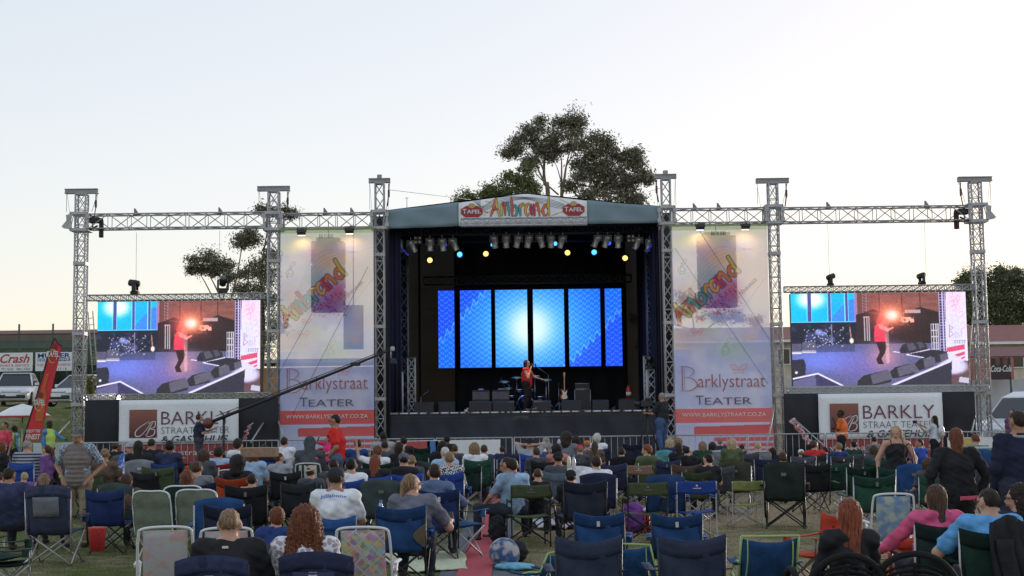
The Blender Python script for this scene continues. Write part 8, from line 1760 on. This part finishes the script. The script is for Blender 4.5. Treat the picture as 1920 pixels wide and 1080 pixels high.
# -- camera operator at the right of the stage
m = MB(); m.box((0, 0, .27), (1.2, 1.0, .54), bev=.01); c0 = at(1230, 850, 42.3); o = m.build('low_platform', BLKP, None, (c0.x, 42.3, 0)); tag(o, 'black platform under the camera operator in jeans', 'platform')
co = person('camera operator in black tee and jeans at the right stage tower', 1241, 42.3, z=.54, kind='stand', rz=.9, sc=1.085, py=740, hair='short', hc='grey', sk='tan', shirt=(.025, .03, .035), pants=(.06, .11, .24), big=1.2, nod=-.1, akey='cam', arms={'elbL': (-.26, .15, 1.14), 'wriL': (-.20, .42, 1.16), 'elbR': (.26, .12, 1.16), 'wriR': (.0, .36, 1.26)})
p = at(1213, 757, 42.5); tc_ = thing('broadcast_camera', 'black broadcast camera on tripod in front of the operator in jeans', 'video camera', (p.x, 42.5, .54)); h = p.z-.54
m = MB(); m.box((0, 0, h), (.38, .18, .2), bev=.02); m.box((.05, -.02, h+.14), (.2, .12, .08), bev=.02); m.build('camera_body', BLKM, tc_); m = MB(); m.lathe([(.06, 0), (.075, .1), (.075, .2)], (-.19, 0, h), Matrix.Rotation(-PI/2, 3, 'Y'), 14); m.build('lens', BLKM, tc_)
m = MB(); m.tube((0, 0, h-.1), (0, 0, h-.35), .05)
for k in range(3): m.tube((0, 0, h-.3), (.4*math.cos(k*2.1+.4), .35*math.sin(k*2.1+.4), 0), .02)
m.build('tripod', BLKM, tc_)
# -- singer
sg = person('singer in sleeveless red top holding a microphone on stage', 988, Y0+.8, z=ZF, kind='stand', rz=-1.95, sc=.985, py=720, hair='bob', hc='plum', sk='pale', shirt=(.66, .035, .04), sleeve=0, pants=(.02, .018, .022), big=1.22, longh=.05, face=True, turn=.15, akey='sing', arms={'elbR': (.24, .14, 1.12), 'wriR': (.05, .17, 1.44), 'elbL': (-.34, .12, 1.16), 'wriL': (-.36, .40, 1.08)})
q = Matrix.Rotation(-1.95, 3, 'Z') @ Vector((.0, .22, 1.52)); m = MB(); m.tube((0, 0, -.1), (0, 0, .05), .013, r2=.018); m.ball((0, 0, .07), .026); o = m.build('microphone', BLKM, None, Vector(sg.location)+q*.985, (.5, .0, -1.95)); tag(o, 'hand microphone at the mouth of the singer', 'microphone')
l = bpy.data.lights.new('front_wash', 'SPOT'); l.energy = 300; l.color = (1, .8, .62); l.spot_size = .24; l.spot_blend = .8; l.shadow_soft_size = .15; lo = bpy.data.objects.new('front_wash_lamp', l); COL.objects.link(lo); lo.location = at(990, 447, Y0+.9); lo.rotation_euler = (Vector(lo.location)-Vector((sg.location.x, sg.location.y, ZF+1.2))).to_track_quat('Z', 'Y').to_euler()

# ================================================================== empty chairs
E = [
 ('quad', 'olive', 176, 874, 'olive green quilted chair in front of the man in the vest', FR_BLK, dict(sc=1.06)), ('quad', 'olive', 306, 872, 'olive green quilted chair right of the vest man chair', FR_BLK, dict(sc=1.08)),
 ('tall', (.05, .06, .11), 106, 905, 'large navy and grey mesh-panelled chair at the left with silver legs', FR_SIL, dict(sec=(.16, .17, .20), sc=1.0)),
 ('quad', 'dblue', 213, 912, 'navy folding chair with black legs right of the large mesh chair', FR_BLK, {}), ('round', (.07, .10, .10), 234, 900, 'dark grey-green round-backed chair behind the navy one', FR_SIL, {}),
 ('padded', 'sage', 304, 915, 'grey-green padded chair, left one of a close pair', W_F, {}), ('padded', 'sage', 385, 914, 'grey-green padded chair half hidden behind the blue arched chair', W_F, {}), ('padded', 'dgreen', 352, 907, 'dark green padded chair behind the grey-green pair', W_F, {}),
 ('round', (.10, .11, .13), 262, 858, 'grey hammock-like chair with pale frame near the white banner', FR_SIL, {}), ('round', (.16, .17, .18), 238, 850, 'pale grey chair left of the hammock-like one', FR_SIL, {}),
 ('quad', 'orange', 344, 868, 'orange-red chair left of the brown haired man in grey', FR_BLK, dict(sc=.95)), ('quad', 'navy', 392, 888, 'navy chair with white patch beside the camouflage chair', FR_BLK, {}),
 ('lawn', CAMO, 444, 877, 'white framed lawn chair with camouflage cloth', W_F, {}), ('quad', 'black', 465, 905, 'large plain black chair in the middle of the left half', FR_BLK, dict(sc=1.05)), ('quad', 'black', 536, 879, 'black folding chair with white maker patch', FR_BLK, dict(sc=1.0)),
 ('quad', 'blue', 519, 861, 'chair with bright blue top band behind the black patched chair', FR_BLK, dict(sc=.98)), ('round', 'dgrey', 461, 850, 'grey round-backed chair above the camouflage chair', FR_SIL, {}), ('mono', (.10, .20, .17), 503, 856, 'green plastic chair with slatted back', None, dict(sc=1.05)),
 ('quad', 'navy', 549, 829, 'wide navy chair back before the lower edge of the left scrim', FR_BLK, dict(sc=.95)), ('quad', 'navy', 600, 853, 'dark navy folding chair left of the man in red', FR_BLK, {}), ('quad', 'dblue', 668, 829, 'dark blue folding chair right of the man in red', FR_BLK, dict(sc=.95)),
 ('round', (.10, .115, .13), 688, 858, 'grey folding chair left of the copper braided woman', FR_SIL, {}), ('quad', (.09, .10, .12), 740, 857, 'grey folding chair with white patch between the bright blue ones', FR_SIL, {}), ('quad', 'dgreen', 787, 834, 'wide dark green chair back before the sponsor board', FR_BLK, dict(sc=.97)),
 ('quad', (.06, .07, .08), 806, 860, 'dark grey folding chair behind the man in blue hoodie', FR_BLK, {}), ('round', (.07, .10, .10), 707, 895, 'dark grey-green folding chair in front of the copper braided woman', FR_BLK, {}), ('quad', (.035, .04, .05), 573, 901, 'dark charcoal chair left of the lettered white tee', FR_BLK, dict(sc=1.0)),
 ('round', 'mblue', 410, 926, 'bright blue arched chair with tan side behind the black jacket man', FR_SIL, dict(sec='tan')), ('lawn', PALEF, 313, 981, 'white framed lawn chair with faded floral cloth at the left', W_F, dict(rz=.1)), ('lawn', PALEF, 424, 979, 'white framed lawn chair partly hidden by the cropped fair head', W_F, {}),
 ('quad', (.06, .065, .08), 508, 996, 'charcoal folding chair between the two large foreground sitters', FR_BLK, dict(sc=1.0)), ('lawn', QUILT, 690, 978, 'white framed lawn chair with red and grey patchwork cloth', W_F, dict(rz=-.08)),
 ('director', 'olive', 990, 905, 'olive green director chair beside the red carpet', FR_BLK, dict(sc=1.0)), ('director', 'olive', 1208, 901, 'olive green director chair right of centre', FR_BLK, {}), ('director', 'blue', 1299, 898, 'bright blue director chair with white logo', FR_SIL, {}), ('director', 'lime', 1395, 899, 'pale lime green director chair with silver frame', FR_SIL, dict(sc=.85)), ('director', 'tan', 1200, 871, 'tan director chair behind the olive one', FR_BLK, dict(sc=.95)),
 ('quad', (.035, .045, .075), 1087, 896, 'large dark navy chair left of the right-hand olive director chair', FR_BLK, dict(sc=1.06)), ('quad', (.045, .06, .11), 1095, 995, 'large navy chair at bottom centre', FR_BLK, dict(patch=None)), ('quad', (.045, .06, .11), 1284, 992, 'large navy chair at bottom, right of the centre one', FR_BLK, dict(patch=None)),
 ('quad', 'mblue', 1127, 955, 'blue chair with small white patch behind the bottom centre navy chair', FR_BLK, dict(sc=.92)), ('quad', 'mblue', 1267, 955, 'blue chair with small white patch behind the right bottom navy chair', FR_BLK, dict(sc=.92)),
 ('round', 'black', 1160, 853, 'black chair with olive frame behind the tan director chair', FR_SIL, {}), ('round', 'teal', 1231, 841, 'turquoise folding chair right of the red haired woman', FR_SIL, dict(sc=.95, rz=.6)), ('quad', 'navy', 1187, 828, 'navy chair standing empty before the stage barrier', FR_BLK, dict(sc=1.0)),
 ('round', (.07, .075, .055), 1375, 862, 'dark olive high chair behind the lime director chair', FR_SIL, {}), ('round', (.03, .045, .04), 1470, 863, 'wide blackish green chair right of the lime director chair', FR_BLK, dict(sc=1.1)), ('quad', 'navy', 1437, 856, 'navy chair between olive and blackish green chairs', FR_SIL, {}), ('quad', (.10, .11, .15), 1497, 852, 'dark grey chair with white tag behind the blackish green one', FR_SIL, {}),
 ('quad', 'dgreen', 1556, 864, 'dark green chair with printed name and pale green armrest, left of a pair', FR_SIL, {}), ('quad', 'dgreen', 1603, 870, 'dark green chair right of the one with printed name', FR_SIL, {}), ('quad', 'green', 1625, 885, 'green chair with silver frame behind the cloud print chair', FR_SIL, dict(sc=1.05)), ('lawn', CLOUD, 1664, 921, 'white framed lawn chair with blue cloud print', W_F, {}),
 ('quad', 'dgreen', 1872, 882, 'dark green chair behind the woman in black jacket', FR_SIL, {}), ('quad', 'mblue', 1560, 846, 'blue-grey chair draped with cloth before the right web banner', FR_SIL, dict(sc=.9)), ('quad', (.03, .05, .05), 118, 862, 'dark green chair between the purple hoodie and the vest man', FR_BLK, {}),
 ('round', (.03, .08, .2), 1247, 886, 'dark blue chair between the olive and blue director chairs', FR_BLK, {}), ('quad', 'brown', 1290, 866, 'brownish olive chair behind the blue director chair', FR_SIL, {}), ('quad', 'black', 640, 840, 'black chair in the shade behind the man in red', FR_BLK, {}), ('quad', 'navy', 962, 846, 'navy chair near the aisle before the barrier', FR_BLK, {}),
 ('quad', 'black', 1530, 838, 'black chair before the foot of the long pale stay', FR_BLK, {}), ('quad', 'dgrey', 1400, 846, 'dark grey chair below the lower edge of the right scrim', FR_BLK, {}), ('quad', 'navy', 1770, 862, 'navy chair left of the woman in black jacket', FR_BLK, {}), ('round', 'mblue', 1700, 866, 'blue chair beside the handbag of the blonde woman', FR_SIL, {}),
 ('quad', 'black', 1026, 862, 'black folding chair behind the cropped brown haired boy', FR_BLK, {}), ('quad', 'navy', 1150, 866, 'navy folding chair left of the tan director chair', FR_BLK, {}), ('round', 'dgrey', 905, 852, 'dark grey round chair behind the side-on blue one', FR_SIL, {}), ('quad', 'dgrey', 1342, 868, 'dark grey chair just left of the dark olive high one', FR_BLK, {}),
 ('quad', 'black', 1518, 866, 'black folding chair between blackish green and printed chairs', FR_BLK, {}), ('quad', 'navy', 1246, 858, 'navy chair in the row behind the dark blue round one', FR_BLK, {}), ('quad', 'dgreen', 1660, 870, 'dark green chair behind the knees of the blonde woman', FR_SIL, {}), ('quad', 'dgrey', 1085, 862, 'dark grey chair left of the white garment', FR_BLK, {}),
 ('quad', 'black', 300, 846, 'black chair between hammock-like chair and white banner', FR_BLK, {}), ('quad', 'navy', 146, 856, 'navy chair hidden behind the legs of the vest man', FR_BLK, {}), ('quad', 'black', 620, 908, 'black chair just behind the lettered white tee', FR_BLK, {}), ('quad', 'dgreen', 875, 868, 'green chair at the edge of the grass aisle', FR_SIL, {}),
 ('quad', 'dgrey', 1800, 872, 'dark grey chair right behind the black jacket woman', FR_BLK, {}), ('quad', 'navy', 445, 938, 'navy chair behind the white framed chair and cropped fair head', FR_BLK, {}), ('quad', 'black', 280, 880, 'black chair between the two olive quilted chairs', FR_BLK, {}),
]
for kd, col, px, pt, lb, fr, k in E:
    k = dict(k); empty_chair(kd, col, px, pt, lb, fr, **k)
# side-on round blue chair, green chair at the left bottom, plastic chairs, tipped and folded ones
empty_chair('round', (.035, .11, .26), 858, 905, 'round blue chair seen side-on beside the grass aisle', FR_SIL, rz=-.9)
empty_chair('quad', 'dgreen', -2, 960, 'dark green chair with pale frame in the bottom left corner', FR_SIL, rz=-.5, sc=.95); empty_chair('quad', (.02, .05, .045), 22, 985, 'second dark green chair with pale frame at the bottom left', FR_SIL, rz=-1.2, sc=.8)
empty_chair('mono', (.022, .024, .026), 1566, 1024, 'black moulded plastic chair under the copper haired woman', sc=1.1); empty_chair('mono', (.022, .024, .026), 1702, 1023, 'empty black moulded plastic chair in front of the pink hoodie', sc=1.1, rz=-.15)
LIMEB = (.025, .09, .24)
camping_chair('lowbeach', 'low blue beach chair with lime piping right of the bottom navy chairs', 1432, 14.4, LIMEB, FR_LIME, py=1040, sc=1.05, group=GCH, rz=.1)
camping_chair('lowbeach', 'low blue beach chair with lime frame left of the bottom centre chair', 1008, 14.6, LIMEB, FR_LIME, py=1040, sc=.80, group=GCH, rz=1.2); camping_chair('lowbeach', 'low blue beach chair with lime frame between the bottom navy chairs', 1203, 14.9, LIMEB, FR_LIME, py=1040, sc=.85, group=GCH, rz=-.5)
empty_chair('quadlow', (.60, .075, .04), 1530, 962, 'orange-red low chair with bronze frame seen side-on beside the copper haired woman', mat('bronze_frame', (.12, .10, .09), .5, .3), rz=1.9, sc=.95)
p = at(1665, 1040, 9.8); camping_chair('quad', 'orange-red folding chair behind the empty plastic chair', 1665, 13.6, (.60, .075, .04), FR_BLK, py=1030, rz=.4, sc=.78, group=GCH)

# ================================================================== things lying about
# carpet runner
cx = lambda y: at(905, 960, 12.9).x+(y-12.9)*.046
def runner():
    pts = crom(runner_pts(), 5)
    for w0, w1, z, mt, nm, lb in ((-.42, .42, .004, mat('charcoal_runner', (.10, .11, .13), .9, var=.2, scale=5, bump=.3), 'runner_mat', 'grey rubber matting laid under the red carpet along the aisle'), (-.21, .20, .010, mat('red_runner', (.46, .075, .095), .95, var=.15, scale=30, stretch=(1, 8, 1), bump=.4), 'red_carpet', 'narrow red carpet strip running down the aisle towards the stage')):
        m = MB(); vs = [(x+w, y, z+.012*math.sin(y*2.1+w*9)*(1 if z > .006 else .2)+.013*(z > .006)) for x, y in pts for w in np.linspace(w0, w1, 5)]; n = len(pts)
        m.add(vs, [(i*5+j, i*5+j+1, (i+1)*5+j+1, (i+1)*5+j) for i in range(n-1) for j in range(4)], 0, True); o = m.build(nm, mt); tag(o, lb, 'carpet')
runner()
def blanket(px, py, wd, dp, mt, label, rz=0, hgt=.02, z=.015):
    Y = FPX*HC/(py-hor(px)); p = at(px, py, Y); m = MB(); rg = random.Random(int(px)); a, b = rg.uniform(0, 6), rg.uniform(0, 6)
    m.sheet(lambda u, v: Vector(((u-.5)*wd*(1+.08*math.sin(v*5+a)), (v-.5)*dp*(1+.08*math.sin(u*6+b)), z+hgt*abs(math.sin(u*7+a+2*v)*math.sin(v*6+b))+hgt*.4*math.sin(u*19+v*5)**2)), 26, 16, .01); o = m.build('blanket', mt, None, (p.x, Y, 0), (0, 0, rz)); tag(o, label, 'blanket')
blanket(800, 1050, 1.0, 2.2, mat('pale_blanket', (.52, .56, .40), .9, var=.12, scale=20, bump=.4), 'pale yellow-green blanket spread between the ponytailed woman and the carpet', .1)
blanket(1062, 985, 1.15, 1.1, pattern('pink_blue_print', 'noise', (.50, .42, .50), (.20, .40, .58), 5, c3=(.58, .56, .62)), 'crumpled pink and pale blue blanket behind the bottom centre chairs', .3, .09)
blanket(1225, 985, 1.2, 1.2, pattern('white_blue_print', 'noise', (.52, .54, .66), (.30, .36, .58), 6), 'white and lilac blanket behind the right bottom chairs', -.2, .08)
blanket(1640, 955, .9, .8, pattern('zebra_print', 'noise', (.02, .02, .03), (.6, .6, .64), 16), 'black and white zebra blanket beside the blonde woman', .2, .10, .3)
def lump(name, px, py, r, mt, label, cat, Yd=None, z=None, disp=.012, rz=0):
    Y = Yd or FPX*(HC-r[2])/(py-hor(px)); p = at(px, py, Y); me = surf([('e', (0, 0, 0), r), ('e', (r[0]*.3, 0, -r[2]*.3), (r[0]*.7, r[1]*.9, r[2]*.6))], max(.012, min(r)/7), .03, wrinkle(disp, 26, int(px))); o = link(name, me, mt, None, (p.x, Y, r[2]*.93 if z is None else z), (0, 0, rz)); tag(o, label, cat); return o
lump('beach_ball', 945, 1030, (.19, .19, .19), pattern('marbled_ball', 'noise', (.05, .10, .22), (.42, .40, .42), 9), 'marbled blue and white ball on the edge of the carpet', 'ball', disp=.002)
lump('towel', 962, 1056, (.24, .16, .045), mat('turquoise_towel', (.15, .40, .55), .9, var=.2, scale=12, bump=.5), 'folded turquoise towel in front of the marbled ball', 'towel')
lump('backpack', 932, 985, (.13, .12, .21), cloth(Cc['black']), 'black upright backpack at the feet of the sunglasses man', 'bag', Yd=20.4, z=.22); lump('backpack', 868, 898, (.22, .16, .14), cloth(Cc['black']), 'black bag lying beside the tall dark green chair by the aisle', 'bag', Yd=31, z=.14)
lump('bag', 968, 1010, (.14, .12, .14), cloth(Cc['black']), 'small black bag under the aisle director chair', 'bag', Yd=18.0, z=.14)
m = MB(); m.lathe([(.085, 0), (.10, .26), (.105, .28)], n=16); p = at(173, 1010, 16.4); o = m.build('mesh_holder', mat('red_mesh', (.45, .03, .03), .6, var=.3, scale=40), None, (p.x, 16.6, .34)); tag(o, 'red mesh drink holder hanging beside the large mesh-panelled chair', 'bag')
m = MB(); m.box((0, 0, 0), (.62, .4, .17), bev=.01); p = at(487, 848, 25); o = m.build('cardboard_box', mat('cardboard', (.30, .19, .13), .85), None, (p.x, 25, p.z)); tag(o, 'brown cardboard box held above the seats beside the ginger child', 'box')
m = MB(); m.box((0, 0, .17), (.34, .3, .34), bev=.03); p = at(1225, 935, 22); o = m.build('cool_box', mat('red_box', (.55, .04, .05), .5), None, (p.x, 22, 0)); m = MB(); m.box((0, 0, .36), (.36, .32, .05), bev=.02); m.build('lid', mat('white_lid', (.6, .6, .62), .5), o); tag(o, 'red cool box under the right-hand olive director chair', 'cool box')
lump('bag', 1187, 928, (.22, .16, .24), cloth((.20, .06, .30)), 'purple bag behind the right-hand olive director chair', 'bag', Yd=22, z=.24)
def bottle(px, py, Y, label, col=(.4, .55, .7)):
    p = at(px, py, Y); r = thing('water_bottle', label, 'bottle', (p.x, Y, p.z)); m = MB(); m.lathe([(.032, 0), (.034, .02), (.032, .13), (.02, .18), (.013, .2)], n=12); m.build('body', mat('bottle_plastic_%d' % int(col[0]*100), col, .15, var=.05), r); m = MB(); m.lathe([(.015, .2), (.015, .225)], n=10); m.build('cap', mat('blue_cap', (.05, .15, .5), .4), r)
bottle(714, 975, 16.0, 'clear water bottle behind the patchwork lawn chair', (.35, .5, .6)); bottle(1076, 880, 22.3, 'clear water bottle between the black capped man and the navy chair', (.5, .52, .56)); bottle(1067, 878, 22.4, 'small milky bottle beside the clear water bottle', (.6, .55, .4))
m = MB(); m.sheet(lambda u, v: Vector(((u-.5)*.60, -.30-.03*math.sin(u*8)-.01*v, .50+.44*v+.03*math.sin(u*5))), 14, 6, .015); p = at(1108, 862, 23.0); o = m.build('white_jacket', cloth(Cc['white']), None, (p.x-.1, 23.1, .05)); tag(o, 'white garment hung over the chair left of the boy in white tee', 'jacket')
def hat_small(): pass
# guy wire, roof antenna
a = at(730, 356, Y0); b = at(905, 377, Y0+6); m = MB(); m.tube((0, 0, 0), b-a, .008, n=4); o = m.build('guy_wire', BLKM, None, a); tag(o, 'thin guy wire from the left stage tower to the roof', 'cable')
a = at(1215, 360, Y0+6); b = at(1240, 352, Y0); m = MB(); m.tube((0, 0, 0), b-a, .008, n=4); o = m.build('guy_wire', BLKM, None, a); tag(o, 'thin guy wire from the roof to the right stage tower', 'cable')
a = at(763, 395, Y0+3); b = at(763, 371, Y0+3); m = MB(); m.tube((0, 0, 0), b-a, .012, n=5); m.tube((-.06, 0, b.z-a.z), (.06, 0, b.z-a.z), .01, n=5); o = m.build('antenna', ALU, None, a); tag(o, 'small antenna rising behind the left slope of the stage roof', 'antenna')
for px0, py0, px1, py1, lb in ((545, 785, 690, 500, 'slanting rigging line behind the left scrim, rising right'), (523, 700, 600, 560, 'lower slanting rigging line by the left edge of the left scrim'), (1265, 465, 1440, 720, 'slanting rigging line across the right scrim, falling right'), (1310, 430, 1445, 640, 'upper slanting rigging line across the right scrim')):
    a = at(px0, py0, Y0-.45); b = at(px1, py1, Y0-.42); m = MB(); m.tube((0, 0, 0), b-a, .007, n=4); o = m.build('rigging_line', BLKM, None, a); tag(o, lb, 'cable')
